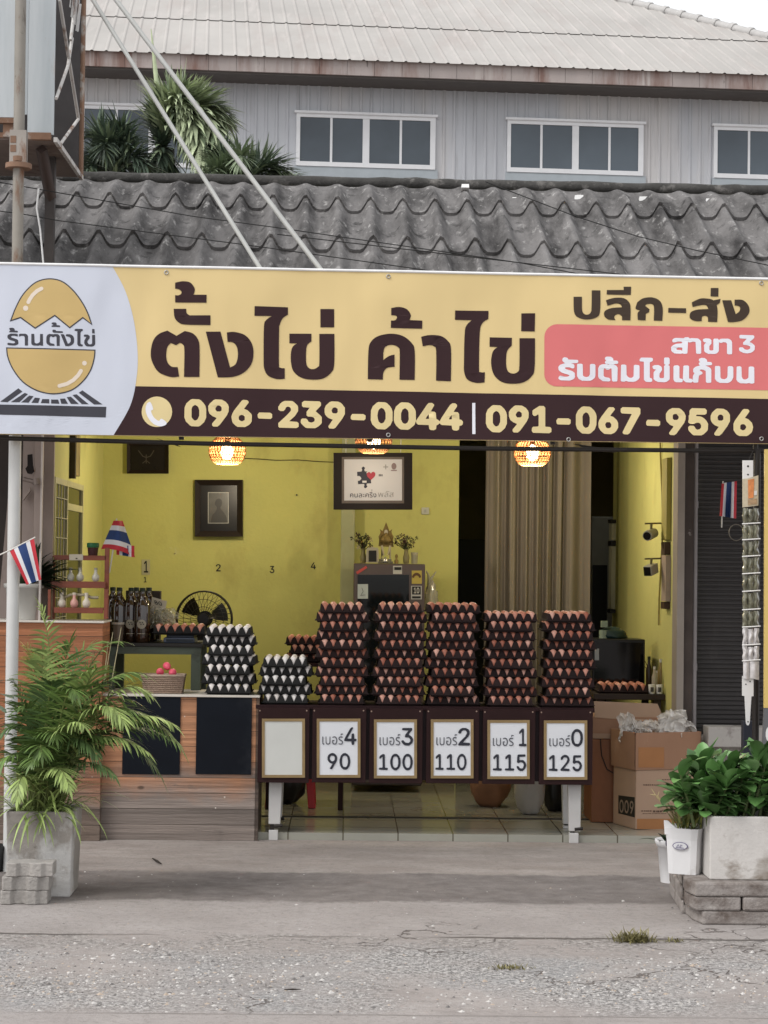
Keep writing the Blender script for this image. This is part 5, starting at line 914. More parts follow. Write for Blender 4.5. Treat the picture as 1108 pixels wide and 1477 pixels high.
# ================================================================== things inside the shop
# ---- pendant lamps
M_ratt = mat('rattan', (.58,.27,.10), rough=.6, var=.25, scale=20)
M_bulb = mat('bulb_glow', (1.,.80,.50), emis=9.)
M_cord = mat('lamp_cord', (.02,.018,.016), rough=.6)
LAMPS = [(328,650,1.5,'leftmost of the three lit rattan pendant lamps, above the portrait frame'),(539,634,.45,'middle lit rattan pendant lamp, just above the puzzle sign'),(768,652,1.4,'rightmost of the three lit rattan pendant lamps, in front of the curtain')]
for (px, py, Y, lab) in LAMPS:
    c = P(px,py,Y); r = 26.5/ppm(Y)
    t = thing('pendant_lamp', lab, 'lamp', c, 'rattan pendant lamps')
    prof = [(.62,.80),(.86,.52),(.98,.15),(1.0,-.10),(.95,-.42),(.80,-.68),(.60,-.84)]
    def pr(s):
        x = s*(len(prof)-1); i = min(int(x), len(prof)-2); f = x-i; return (prof[i][0]*(1-f)+prof[i+1][0]*f, prof[i][1]*(1-f)+prof[i+1][1]*f)
    b = MB()
    for k in range(30):
        for sg in (1,-1):
            b.tube([c+Vector((r*pr(s/10)[0]*math.cos(2*math.pi*k/30+sg*s*.055), r*pr(s/10)[0]*math.sin(2*math.pi*k/30+sg*s*.055), r*.86*pr(s/10)[1])) for s in range(11)], (.0027,.0027)[0], 4, caps=False)
    for s in range(0,11):
        a, z = pr(s/10); b.tube([c+Vector((r*a*math.cos(q*math.pi/12), r*a*math.sin(q*math.pi/12), r*.86*z)) for q in range(24)], .0026 if s in (0,10) else .0016, 4, closed=True)
    b.build('lamp_shade', M_ratt, t)
    b = MB(); b.lathe(c, [(1e-4,-.055),(.022,-.050),(.036,-.03),(.040,-.008),(.034,.016),(.018,.038),(.013,.045)], 16); b.build('bulb', M_bulb, t)
    b = MB(); b.lathe(c, [(.016,.045),(.018,.05),(.018,.085),(.008,.095)], 12); b.tube([c+Vector((0,0,.09)), Vector((c.x,c.y,2.8))], .0035, 6); b.build('lamp_cord', M_cord, t)
    ld = bpy.data.lights.new('lamp_light', 'POINT'); ld.energy = LAMP_W*(.22 if Y < 1 else 1); ld.color = (1.,.86,.64); ld.shadow_soft_size = .045
    lo_ = bpy.data.objects.new('lamp_light', ld); C.objects.link(lo_); lo_.location = Vector((0,0,-.15)); lo_.parent = t
# ---- framed portraits on the back wall
M_frame = mat('frame_dark', (.014,.008,.006), rough=.5, var=.3, scale=8, spec=.25)
def framed(x0,x1,y0,y1,d,bw,label,Y=BY):
    t = thing('picture_frame', label, 'picture frame', P((x0+x1)/2,y1,Y-d), None)
    pf = facing(Y-d); o = [(x0,y0),(x1,y0),(x1,y1),(x0,y1)]; i = [(x0+bw,y0+bw),(x1-bw,y0+bw),(x1-bw,y1-bw),(x0+bw,y1-bw)]
    b = MB()
    for k in range(4):
        q = (k+1)%4; A,B,c,D = pf(*o[k],0),pf(*o[q],0),pf(*i[q],-.018),pf(*i[k],-.018)
        b.slab(A,B,c,D,(0,d-.019,0))
    b.build('frame', M_frame, t, bevel=.002)
    return t, pf
t, pf = framed(281,350,692,774,.07,8,'dark framed old black and white portrait hanging on the yellow wall')
b = MB(); b.slab(pf(289,766,-.025),pf(342,766,-.025),pf(342,700,-.025),pf(289,700,-.025),(0,.01,0)); b.build('mat_board', mat('mat_black',(.008,.007,.007),rough=.3,spec=.2), t)
b = MB(); b.slab(pf(300,755,-.023),pf(330,755,-.023),pf(330,710,-.023),pf(300,710,-.023),(0,.0015,0)); ph = b.build('photo_border', mat('photo_white',(.42,.42,.40),rough=.4), t)
b = MB(); b.slab(pf(301,754,-.021),pf(329,754,-.021),pf(329,711,-.021),pf(301,711,-.021),(0,.0015,0)); b.build('photo', mat('photo_grey',(.075,.073,.065),rough=.3,var=.4,scale=9), ph)
flat('portrait_figure', [smooth_loop([(304,754,1),(306,744),(311,738),(313,732),(310,727),(312,721),(316,719),(320,722),(320,728),(318,733),(322,738),(326,744),(328,754,1)])], pf, -.0195, mat('photo_dark',(.022,.021,.019),rough=.4), ph)
t, pf = framed(183,243,638,683,.05,5,'small dark picture frame under the banner, high on the yellow wall')
b = MB(); b.slab(pf(188,678,-.025),pf(238,678,-.025),pf(238,643,-.025),pf(188,643,-.025),(0,.01,0)); b.build('picture', mat('dark_picture',(.012,.010,.009),rough=.12), t)
b = MB(); M_emb = mat('emblem_line',(.06,.05,.04),rough=.5)
for q in ([(200,650),(206,658),(211,660)],[(222,650),(217,658),(211,660)],[(211,656),(211,668)],[(206,668),(211,664),(216,668)]): flat_mb(b, [stroke(q, 1.2)], pf, -.023)
b.build('emblem', M_emb, t)
b = MB()
for q in ([(187,642),(239,642)],[(187,679),(239,679)],[(187,642),(187,679)],[(239,642),(239,679)]): flat_mb(b, [stroke(q, .8)], pf, -.0235)
b.build('inner_line', mat('inner_line',(.10,.085,.06),rough=.5), t)
# ---- wall numbers, socket
M_num = mat('number_black', (.015,.015,.012), rough=.5)
pfw = facing(BY)
t = MB(); t.slab(pfw(204.5,829,.001),pfw(216.5,829,.001),pfw(216.5,807,.001),pfw(204.5,807,.001),(0,-.003,0))
o = t.build('number_card', mat('card_pale',(.42,.40,.26),rough=.6)); tag(o, 'small pale card with a large black 1 on the yellow wall', 'card')
flat('numeral', glyph_loops('d1', 207.5, 214, 809, 826), pfw, .006, M_num, o)
for key, x, y, w, h in (('d1',209.5,836,4,8),('d2',315,819,7,10.5),('d3',392.5,821.5,7,10.5),('d4',452,816,7.5,10)):
    b = MB(); flat_mb(b, glyph_loops(key, x-w/2, x+w/2, y-h/2, y+h/2), pfw, .003); n0 = len(b.v)
    flat_mb(b, glyph_loops(key, x-w/2, x+w/2, y-h/2, y+h/2), pfw, .001)
    where = {'d1':'tiny black numeral 1 stuck on the yellow wall under the number card','d2':'black numeral 2 on the yellow wall below the portrait frame','d3':'black numeral 3 alone in the middle of the yellow wall','d4':'black numeral 4 stuck on the yellow wall beside the column'}[key]
    tag(b.build('wall_numeral', M_num), where, 'number')
b = MB(); b.slab(pfw(608,742,.001),pfw(619,742,.001),pfw(619,732,.001),pfw(608,732,.001),(0,-.012,0)); sw = b.build('wall_switch', mat('switch_white',(.50,.50,.42),rough=.4), bevel=.003); tag(sw, 'small white switch plate on the yellow wall right of the puzzle sign', 'switch')
b = MB(); b.slab(pfw(612,739,.014),pfw(615,739,.014),pfw(615,735,.014),pfw(612,735,.014),(0,-.004,0)); b.build('rocker', mat('rocker',(.4,.4,.36),rough=.4), sw)
b = MB(); b.tube([P(x,y,BY-.006) for x,y in ((345,661),(372,662),(398,664),(430,663.5),(462,666),(490,667))], .0035, 5)
tag(b.build('wall_cable', mat('cable_olive',(.09,.08,.03),rough=.6)), 'thin cable running along the top of the yellow wall left of the puzzle sign', 'cable')
b = MB(); q = P(428,714,BY); b.tube([q, q+Vector((0,-.012,0))], .006, 6); tag(b.build('wall_nail', M_num), 'lone dark nail in the yellow wall right of the portrait', 'nail')
# ---- puzzle sign hanging from strings
Ys = 1.05; pf = facing(Ys)
t = thing('hanging_sign', 'framed white sign with a puzzle piece and red heart hanging on strings', 'sign', P(538,735,Ys))
b = MB(); o = [(481,653),(595,653),(595,735),(481,735)]; i = [(493,659),(583,659),(583,726),(493,726)]
for k in range(4):
    q = (k+1)%4; b.slab(pf(*o[k],0),pf(*o[q],0),pf(*i[q],0),pf(*i[k],0),(0,.04,0))
b.build('frame', M_frame, t, bevel=.002)
b = MB(); i2 = [(496.5,662.5),(580,662.5),(580,722),(496.5,722)]
for k in range(4):
    q = (k+1)%4; b.slab(pf(*i[k],-.004),pf(*i[q],-.004),pf(*i2[q],-.004),pf(*i2[k],-.004),(0,.02,0))
b.build('inner_trim', mat('trim_grey',(.16,.13,.11),rough=.4), t)
b = MB(); b.slab(pf(496.5,722,-.008),pf(580,722,-.008),pf(580,662.5,-.008),pf(496.5,662.5,-.008),(0,.02,0)); b.build('panel', mat('panel_white',(.80,.79,.80),rough=.35,var=.02), t)
def zs(q): return [tuple([450+p[0]/3.957, 620+p[1]/3.957]+list(p[2:])) for p in q]
M_navy = mat('navy_print', (.030,.032,.060), rough=.5)
body = [(258,240,1),(283,238,1),(287,228),(284,218),(293,210),(303,218),(299,228),(303,237,1),(332,238,1),(338,300),(338,305,1),(314,306,1),(312,316),(316,324),(306,333),(297,326),(300,316),(298,308,1),(264,310,1),(262,292,1),(275,288),(282,276),(272,264),(259,264,1)]
flat('puzzle_piece', [smooth_loop(zs(body))], pf, -.005, M_navy, t)
flat('puzzle_notch', [smooth_loop(zs([(288,290,1),(312,290,1),(312,302,1),(288,302,1)]))], pf, -.002, bpy.data.materials['panel_white'], t)
heart = [(337,286,1),(318,268),(313,252),(322,241),(332,243),(337,250,1),(343,242),(354,240),(362,250),(358,266)]
flat('heart_outline', [grow(smooth_loop(zs(heart)), 1.3)], pf, -.002, bpy.data.materials['panel_white'], t)
flat('heart', [smooth_loop(zs(heart))], pf, .001, mat('heart_red',(.60,.05,.09),rough=.5), t)
flat('lettering', glyph_loops('half', 505, 543, 706, 717.5), pf, -.005, M_navy, t)
flat('lettering', glyph_loops('plus', 545.5, 568, 708, 717), pf, -.005, mat('print_grey',(.38,.37,.37),rough=.5), t)
M_pg = bpy.data.materials['print_grey']
b = MB(); flat_mb(b, [stroke([(553.5,673.5),(559.5,673.5)],1.2)], pf, -.005); flat_mb(b, [stroke([(556.5,670.5),(556.5,672.6)],1.2)], pf, -.005); flat_mb(b, [stroke([(556.5,674.4),(556.5,676.5)],1.2)], pf, -.005); b.build('plus_mark', M_pg, t)
b = MB(); flat_mb(b, [circ(568.3,672.5,3.6,14,4.8)], pf, -.005); flat_mb(b, [[(564,677.8),(572.5,677.8),(572.5,679.3),(564,679.3)]], pf, -.005); b.build('seal', mat('seal_pinkgrey',(.33,.24,.24),rough=.5), t)
b = MB()
for k in range(3): flat_mb(b, [[(546.5+k*2,684),(547.8+k*2,684),(547.8+k*2,687),(546.5+k*2,687)]], pf, -.005)
b.build('small_print', M_navy, t)
M_str = mat('string_white',(.7,.7,.66),rough=.6)
for x, xt in ((499,498.5),(578,580)):
    b = MB(); b.tube([P(x,655,Ys+.01), Vector((P(xt,620,Ys).x, Ys+.01, 2.8))], .0022, 5); b.build('string', M_str, t)
# ---- refrigerator
Yf_ = 1.95; pf = facing(Yf_)
t = thing('refrigerator', 'grey brown refrigerator with a dark glass door against the yellow wall', 'refrigerator', (P(561,850,Yf_+.25).x, Yf_+.25, .04))
FX0, FX1, FZ = P(510,850,Yf_).x, P(613,850,Yf_).x, P(561,813,Yf_).z
b = MB(); b.box(FX0+.004, FX1-.004, Yf_+.045, Yf_+.50, .08, FZ-.004); b.build('cabinet', mat('fridge_body',(.085,.065,.055),rough=.35,var=.1,metal=.3), t, bevel=.008)
b = MB(); b.box(FX0, FX1, Yf_, Yf_+.042, .10, FZ); b.build('door', mat('fridge_door',(.105,.08,.07),rough=.32,var=.12,scale=3,metal=.35), t, bevel=.006)
b = MB(); b.slab(pf(516,1050,.001),pf(590,1050,.001),pf(590,829,.001),pf(516,829,.001),(0,-.004,0)); b.build('door_glass', mat('fridge_glass',(.006,.008,.009),rough=.05), t)
def stick(nm, x0,x1,y0,y1,m_,o=.006,par=t):
    b = MB(); b.slab(pf(x0,y1,o),pf(x1,y1,o),pf(x1,y0,o),pf(x0,y0,o),(0,-.001,0)); return b.build(nm, m_, par)
s = stick('notice', 516,531,842.5,863.5, mat('notice_paper',(.42,.47,.46),rough=.5))
b = MB(); flat_mb(b, [stroke([(522,848),(524,853),(521,858)],.6)], pf, .009); flat_mb(b, [stroke([(520,859),(527,858)],.6)], pf, .009); b.build('scribble', M_num, s)
s = stick('label', 567,580,816,828, mat('label_pale',(.45,.44,.40),rough=.5), .0015); stick('label_bar', 569,579,818,822, M_num, .0035, s)
b = MB(); flat_mb(b, [[(513.5,825),(528,816),(530,819),(515.5,828.5)]], pf, .003); b.build('red_sticker', mat('sticker_red',(.45,.07,.06),rough=.5), t)
s = stick('energy_label', 594,608.5,823,842, mat('label_yellow',(.42,.33,.07),rough=.5), .0015)
b = MB(); flat_mb(b, [[(601+7*math.cos(R_(a)),835-9*math.sin(R_(a))) for a in range(15,166,15)]+[(601+4*math.cos(R_(a)),835-5*math.sin(R_(a))) for a in range(165,14,-15)]], pf, .004); b.build('energy_arc', mat('arc_dark',(.10,.05,.02),rough=.5), s)
s = stick('warranty_sticker', 593,608.5,845,864.5, mat('sticker_white',(.42,.41,.38),rough=.5), .0015)
stick('sticker_field', 594.5,607,846,857.5, M_num, .003, s); stick('sticker_field', 594.5,607,860,863, M_num, .003, s)
flat('sticker_number', glyph_loops('n10', 597, 605, 847.5, 856), pf, .0055, bpy.data.materials['sticker_white'], s)
# ---- things on the refrigerator
FY = Yf_+.16
def onf(px, Y=FY): return Vector((P(px,800,Y).x, Y, FZ+.001))
kf = ppm(FY)
M_goldm = mat('gilt', (.20,.14,.045), rough=.42, var=.35, scale=30, metal=.5, bump=.6, bscale=80)
c = onf(556); t = thing('gilt_shrine', 'small gilt royal shrine with a pointed spire on top of the refrigerator', 'shrine', c)
b = MB(); b.box(c.x-.05,c.x+.05,c.y-.04,c.y+.04,c.z,c.z+.014); b.box(c.x-.040,c.x+.040,c.y-.034,c.y+.034,c.z+.0145,c.z+.03); b.build('base', mat('shrine_base',(.17,.16,.12),rough=.5,var=.3), t, bevel=.003)
b = MB(); pfc = lambda x, y, o: P(x,y,FY-o)
b.prism([pfc(x,y,.0) for x,y in smooth_loop([(546,788,1),(547,779),(546,774,1),(549,768),(548,763,1),(552,766,1),(557,753,1),(562,766,1),(566,763,1),(565,768),(568,774,1),(567,780),(568,789,1)],4)], (0,.035,0)); b.build('arch', M_goldm, t)
b = MB(); b.lathe(P(557,777,FY-.015)+Vector((0,0,-.01)), [(.02,-.022),(.036,-.01),(.038,.006),(.028,.02),(.012,.036),(.004,.05)], 12, sy=.5); b.build('spire', M_goldm, t)
for xa, xb in ((551,553.5),(563,559.5)):
    b = MB(); b.tube([P(xa,787,FY-.012),P(xa*.6+xb*.4,794,FY-.016),P(xb,801,FY-.014)], [.0075,.008,.005], 8); b.tube([P(xa,787,FY-.012), Vector((P(xa,787,FY).x, FY, c.z+.03))], .006, 6); b.build('support', mat('ivory',(.42,.37,.25),rough=.5), t)
b = MB(); flat_mb(b, [circ(557,767.5,2.6,14,3.6)], pfc, .004); b.build('medallion', mat('ivory2',(.50,.46,.36),rough=.5), t)
b = MB(); b.lathe(P(556,808,FY-.06), [(1e-4,-.018),(.014,-.016),(.018,-.005),(.012,.008),(.004,.02),(1e-4,.024)], 12); b.build('bowl', mat('silver',(.55,.53,.48),rough=.25,metal=.8), t)
M_vase = mat('vase_glass', (.26,.23,.11), rough=.1, var=.1, trans=.3)
M_fl = [mat('flower_dark',(.055,.015,.02),rough=.7,isl=.4), mat('flower_leaf',(.05,.055,.02),rough=.7,isl=.4), mat('flower_pale',(.30,.27,.16),rough=.7,isl=.3)]
def vase(px, label, seed, tall):
    c = onf(px); r = random.Random(seed); t = thing('flower_vase', label, 'vase', c)
    b = MB(); b.lathe(c, [(.016,0),(.020,.015),(.022,.04),(.015,.065),(.013,.085),(.017,.095)], 12); b.build('vase', M_vase, t)
    b = MB(); lf = MB()
    for k in range(34):
        a = r.uniform(0,6.28); h = r.uniform(.10,.10+tall); d = r.uniform(.01,.085)*(1.0 if h > .12 else .7)
        p = c+Vector((d*math.cos(a)*1.05, d*math.sin(a)*.6, h)); b.tube([c+Vector((0,0,.085)), p], .0014, 4, mi=1)
        R = r.uniform(.007,.017); mi = r.choice([0,0,1,1,2])
        for q in range(7):
            v = Vector((r.gauss(0,1),r.gauss(0,1),r.gauss(0,1))).normalized(); w = v.orthogonal().normalized()*R*.6
            b.add([p, p+v*R+w*.6, p+v*R*1.4, p+v*R-w*.6], [(0,1,2,3)], mi)
    b.build('flowers', M_fl, t); return t
vase(524, 'glass vase of dark dried flowers left of the gilt shrine', 4, .085)
vase(586, 'glass vase of dark dried flowers right of the gilt shrine', 9, .085)
c = onf(538, FY-.04); t = thing('photo_stand', 'small black photo in a white rounded stand beside the gilt shrine', 'photo frame', c)
b = MB(); pq = lambda x,y,o=0: P(x,y,FY-.04-o)
b.prism([pq(x,y) for x,y in smooth_loop([(528,811.5,1),(529,792),(534,790),(537,788.5),(541,790),(546,792),(546,811.5,1)],3)], (0,.012,0)); b.build('frame', mat('stand_white',(.36,.33,.25),rough=.5), t)
b = MB(); b.slab(pq(532,810,.001),pq(543,810,.001),pq(543,794,.001),pq(532,794,.001),(0,-.002,0)); b.build('photo', M_num, t)
c = onf(598); b = MB(); b.lathe(c, [(.020,0),(.023,.06),(.024,.075),(.022,.075),(.020,.005)], 14)
tag(b.build('glass_cup', mat('cup_glass',(.55,.52,.36),rough=.1,trans=.5)), 'clear glass cup at the right end of the refrigerator top', 'cup')
b = MB(); c = onf(572, FY-.02); b.lathe(c, [(.012,0),(.014,.02),(.006,.03),(.010,.05),(.006,.06),(1e-4,.062)], 10)
tag(b.build('small_ornament', M_goldm), 'small gilt ornament just right of the gilt shrine', 'ornament')
# plastic bag hanging at the side of the refrigerator
def lump(c, rx, ry, rz, seed, n=20, amp=.16, freq=2.2, crease=0.):
    b = MB()
    def fn(i,j):
        a, e = 2*math.pi*i, math.pi*(j-.5); v = Vector((math.cos(a)*math.cos(e), math.sin(a)*math.cos(e), math.sin(e)))
        k = 1+crease*(.25-abs(noise.noise(v*freq*1.3+Vector((0,0,seed)))))*2+crease*.6*(.2-abs(noise.noise(v*freq*3.1+Vector((seed,seed,0)))))*2+amp*noise.noise(v*freq+Vector((seed,0,0)))+amp*.6*noise.noise(v*freq*2.7+Vector((0,seed,0)))
        return Vector(c)+Vector((v.x*rx*k, v.y*ry*k, v.z*rz*k))
    b.grid(fn, n, n//2+2); return b
c = P(622, 866, 2.15); b = lump(c, .042, .05, .12, 3., n=36, amp=.12, freq=2., crease=.25); b.tube([c+Vector((-.01,0,.10)), c+Vector((-.02,0,.17)), c+Vector((-.035,-.05,.19))], [.02,.008,.006], 6)
b.tube([c+Vector((-.01,0,.13)), c+Vector((.03,-.01,.19))], [.012,.004], 6)
tag(b.build('plastic_bag', mat('bag_clear',(.55,.52,.42),rough=.2,var=.2,trans=.2,alpha=.6,spec=.7)), 'knotted clear plastic bag hanging at the right side of the refrigerator', 'bag')
def crumple(c, w, h, d, seed, npatch=6):
    """a heap of creased film: several folded sheets leaning against each other"""
    b = MB(); r = random.Random(seed); c = Vector(c)
    for k in range(npatch):
        a = r.uniform(-.9,.9); e1_ = Vector((math.cos(a), math.sin(a)*.6, r.uniform(-.3,.3))).normalized(); e2_ = Vector((r.uniform(-.5,.5), r.uniform(-.5,.2), 1)).normalized(); nn = e1_.cross(e2_).normalized()
        o = c+Vector((r.uniform(-.5,.5)*w*.7, r.uniform(-.5,.5)*d, r.uniform(-.25,.15)*h)); sw, sh = w*r.uniform(.5,.85), h*r.uniform(.7,1.15); s0 = seed*3.1+k*7.7
        def fn(i, j):
            u, v = i-.5, j-.5; q = Vector((u*4+s0, v*4, k))
            fold = (.22-abs(noise.noise(q*.7)))*1.5+(.2-abs(noise.noise(q*1.5)))*.5
            rag = 1+.35*noise.noise(Vector((math.atan2(v,u)*1.6, s0, 0)))
            return o+e1_*(u*sw*rag)+e2_*(v*sh*rag)+nn*(fold*w*.30)-Vector((0,0,1))*(u*u*sh*.9)
        b.grid(fn, 22, 22, smooth=True)
    return b
# ---- curtain across the passage
Yc_ = 2.48; b = MB(); x0, x1 = P(700,800,Yc_).x, P(851,800,Yc_).x
cz0, cz1 = .25, 2.6
def cur(i, j):
    z = cz1+(cz0-cz1)*j
    skew = .10*max(0, (i-.62))/.38
    u = i
    if i > .62: u = .62+(i-.62)*(1+.0*j)
    phase = 2*math.pi*(8.5*u**1.15)
    amp = .050 if i < .30 else (.038 if i < .62 else .036)
    off = -.09*j*max(0,(i-.55))*(1-i)*4*.55
    yy = Yc_+amp*math.sin(phase+ .5*math.sin(j*2+i*9))+.012*math.sin(phase*2.3+1)
    if i > .80: yy = Yc_+.03*math.sin(phase*.55)
    return Vector((x0+(x1-x0)*i+off, yy, z))
b.grid(cur, 160, 16); b.grid(lambda i,j: cur(i,j)+Vector((0,.004,0)), 160, 16)
cu = thing('curtain', 'long brown curtain hanging in tall folds behind the egg stacks', 'curtain', ((x0+x1)/2, Yc_, cz0))
b.build('cloth', mat('curtain_brown', lin(146,137,124,.80), rough=.9, var=.08, scale=3, bump=.2, bscale=160), cu)
b = MB(); b.tube([(x0-.35,Yc_,2.63),(XR-.01,Yc_,2.63)], .012, 8); b.build('curtain_rod', M_blk, cu)
# dark cupboard in the passage
t = thing('cupboard', 'dark green black cupboard standing in the passage behind the curtain', 'cupboard', (1.05,4.6,.04))
zc = P(680,778,4.4).z
b = MB(); b.box(XP+.02, P(760,800,4.4).x, 4.4, 4.9, .041, zc); b.build('cabinet', mat('cupboard_dark',(.016,.020,.016),rough=.5), t, bevel=.004)
b = MB(); b.box(XP+.05, XP+.40, 4.385, 4.3995, .10, zc-.05); b.build('door', mat('cupboard_door',(.013,.017,.014),rough=.45), t)
b = MB(); b.box(P(853,800,4.2).x, P(895,800,4.2).x, 4.2, 4.7, .041, P(860,745,4.2).z)
t = tag(b.build('linen_cabinet', mat('cabinet_pale',(.28,.28,.24),rough=.6), bevel=.006), 'pale cabinet dimly seen in the gap right of the curtain', 'cabinet')
b = MB(); b.box(P(853,800,4.2).x+.01, P(876,800,4.2).x, 4.19, 4.199, .041, P(860,815,4.2).z); b.build('door', mat('cab_dark',(.02,.02,.018),rough=.5), t)
# ---- cameras on the right wall
M_camw = mat('camera_white',(.42,.41,.34),rough=.4); M_camk = mat('camera_black',(.012,.011,.010),rough=.25); M_camb = mat('camera_bracket',(.20,.18,.08),rough=.5)
for (py, lab, box) in ((771,'round security camera on a bracket, upper one on the right wall',0),(822,'boxy security camera on a bracket, lower one on the right wall',1)):
    Y = .95; c = P(938,py,Y); w = Vector((XR, Y+.05, c.z+.05))
    t = thing('security_camera', lab, 'camera', w)
    b = MB(); b.box(XR-.014, XR-.001, Y+.02, Y+.07, c.z-.03, c.z+.10); b.tube([(XR-.01,Y+.045,c.z+.07),(c.x-.03,Y+.02,c.z+.065)], .006, 6); b.tube([(c.x+.01,Y+.02,c.z+.065),(c.x+.005,Y+.01,c.z+.02)], .008, 6); b.build('bracket', M_camb, t)
    d = Vector((-.55,-.80,-.22)).normalized()
    if box:
        side = d.cross(Vector((0,0,1))).normalized(); up = side.cross(d); A = c-d*.06
        b = MB(); b.slab(A-side*.026-up*.03, A+side*.026-up*.03, A+side*.026+up*.03, A-side*.026+up*.03, d*.10); b.build('housing', M_camw, t, bevel=.005)
        A = c+d*.041; b = MB(); b.slab(A-side*.022-up*.026, A+side*.022-up*.026, A+side*.022+up*.026, A-side*.022+up*.026, d*.004); b.build('lens', M_camk, t)
    else:
        b = MB(); b.tube([c-d*.07, c-d*.05, c+d*.03, c+d*.042], [.018,.030,.032,.030], 16); b.build('housing', M_camw, t)
        b = MB(); b.tube([c+d*.0425, c+d*.047], .024, 16); b.build('lens', M_camk, t)
# ---- wooden counters
def plank_mat(name, c_hi, c_lo, zlo, zhi, ph, cell=.9):
    mt = mat(name, c_hi, rough=.65, var=.25, scale=5., stretch=(.35,.35,3.), bump=.5, bscale=30, bstretch=(.25,.25,3.), dirt=())
    n = mt.node_tree.nodes; L = mt.node_tree.links; b = n['Principled BSDF']; tc = n.new('ShaderNodeTexCoord'); old = b.inputs['Base Color'].links[0].from_socket
    sep = n.new('ShaderNodeSeparateXYZ'); L.new(tc.outputs['Object'], sep.inputs[0])
    def M(op, a, c=None):
        q = n.new('ShaderNodeMath'); q.operation = op
        for i, v in enumerate((a,c)):
            if v is None: continue
            (L.new(v, q.inputs[i]) if not isinstance(v,(int,float)) else setattr(q.inputs[i],'default_value',v))
        return q.outputs[0]
    def mr(o,a,c,d=0.,e=1.):
        q = n.new('ShaderNodeMapRange'); q.inputs[1].default_value=a; q.inputs[2].default_value=c; q.inputs[3].default_value=d; q.inputs[4].default_value=e; L.new(o,q.inputs[0]); return q.outputs[0]
    def nz(s, st, det=5.):
        mp = n.new('ShaderNodeMapping'); mp.inputs['Scale'].default_value = st; L.new(tc.outputs['Object'], mp.inputs[0]); t = n.new('ShaderNodeTexNoise'); t.inputs['Scale'].default_value = s; t.inputs['Detail'].default_value = det; t.inputs['Roughness'].default_value=.65; L.new(mp.outputs[0], t.inputs['Vector']); return t.outputs[0]
    def mix(f, a, c, bt='MIX'):
        x = n.new('ShaderNodeMix'); x.data_type='RGBA'; x.blend_type = bt
        (L.new(f,x.inputs['Factor']) if not isinstance(f,(int,float)) else setattr(x.inputs['Factor'],'default_value',f))
        for k,v in (('A',a),('B',c)):
            if isinstance(v,tuple): x.inputs[k].default_value=(*v,1)
            else: L.new(v,x.inputs[k])
        return x.outputs['Result']
    row = M('FLOOR', M('DIVIDE', sep.outputs['Z'], ph)); wn_ = n.new('ShaderNodeTexWhiteNoise'); wn_.noise_dimensions='1D'; L.new(row, wn_.inputs['W'])
    # weathered grey lower boards
    gx = M('ADD', sep.outputs['Z'], M('MULTIPLY', M('SUBTRACT', nz(2.2,(1,1,1.2)), .5), .30)); gx = M('ADD', gx, M('MULTIPLY', M('SUBTRACT', wn_.outputs['Value'], .5), .10))
    gx = M('ADD', gx, M('MULTIPLY', sep.outputs['X'], -.06))
    grain = mr(nz(9.,(.10,.10,5.)), .36, .62)
    lo = mix(grain, tuple(v*.5 for v in c_lo), mix(wn_.outputs['Value'], tuple(v*.78 for v in c_lo), tuple(v*1.2 for v in c_lo)))
    hi = mix(grain, tuple(v*.70 for v in c_hi), mix(wn_.outputs['Value'], c_hi, tuple(min(1,v*1.25) for v in c_hi)))
    c = mix(mr(gx, zlo, zhi), lo, hi)
    c = mix(mr(nz(4.5,(1,1,2.5)), .60, .76), c, tuple(v*.45 for v in c_lo))
    kn = n.new('ShaderNodeTexVoronoi'); kn.inputs['Scale'].default_value = 4.2; mp = n.new('ShaderNodeMapping'); mp.inputs['Scale'].default_value=(.7,.7,1.3); L.new(tc.outputs['Object'],mp.inputs[0]); L.new(mp.outputs[0],kn.inputs['Vector'])
    c = mix(M('MULTIPLY', mr(kn.outputs['Distance'], .075, .045), .75), c, (.05,.03,.02))
    sp = n.new('ShaderNodeTexVoronoi'); sp.inputs['Scale'].default_value = 11.; L.new(tc.outputs['Object'], sp.inputs['Vector'])
    c = mix(mr(sp.outputs['Distance'], .055, .04), c, (.62,.56,.50))
    fr = M('ABSOLUTE', M('SUBTRACT', M('FRACT', M('DIVIDE', sep.outputs['Z'], ph)), .5)); c = mix(mr(fr, .478, .492), c, (.035,.025,.02))
    L.new(c, b.inputs['Base Color']); return mt
M_pl = plank_mat('plank_counter', (.44,.215,.115), (.275,.228,.20), .24, .37, .0845)
M_pt = plank_mat('plank_tall', (.35,.14,.065), (.20,.15,.12), .22, .40, .0845)
M_ledge = mat('ledge_white', (.62,.58,.52), rough=.5, var=.1)
CZ = WZ; cx0, cx1 = P(100,1100,0).x, P(369.5,1100,0).x
t = thing('wooden_counter', 'low counter of weathered planks with two black panels beside the palm', 'counter', ((cx0+cx1)/2, .2, 0))
b = MB(); b.box(cx0, cx1-.003, .004, .028, 0.0, CZ-.014); b.build('front', M_pl, t, bevel=.002)
b = MB(); b.box(cx1-.0025, cx1+.014, .002, .45, 0.0, CZ-.014); b.build('end_board', plank_mat('plank_end',(.16,.10,.07),(.10,.075,.06),.30,.52,.0845), t)
b = MB(); b.box(cx0-.01, cx1+.016, -.012, .46, CZ-.0135, CZ-.001); b.build('counter_top', M_ledge, t, bevel=.002)
M_bb = mat('blackboard', (.007,.009,.014), rough=.55, var=.25, scale=3, spec=.12, dirt=[((.028,.030,.036),.52,.80,3.5,(1,1,.7))])
for xa, xb in ((177,260),(283,363)):
    b = MB(); pxbox(b, xa, xb, 1004, 1117, -.004, .0075); b.build('blackboard', M_bb, t, bevel=.0015)
T1Z = P(80, 895, -.06).z; tx0, tx1 = P(-60,1000,-.06).x, P(147,1000,-.06).x
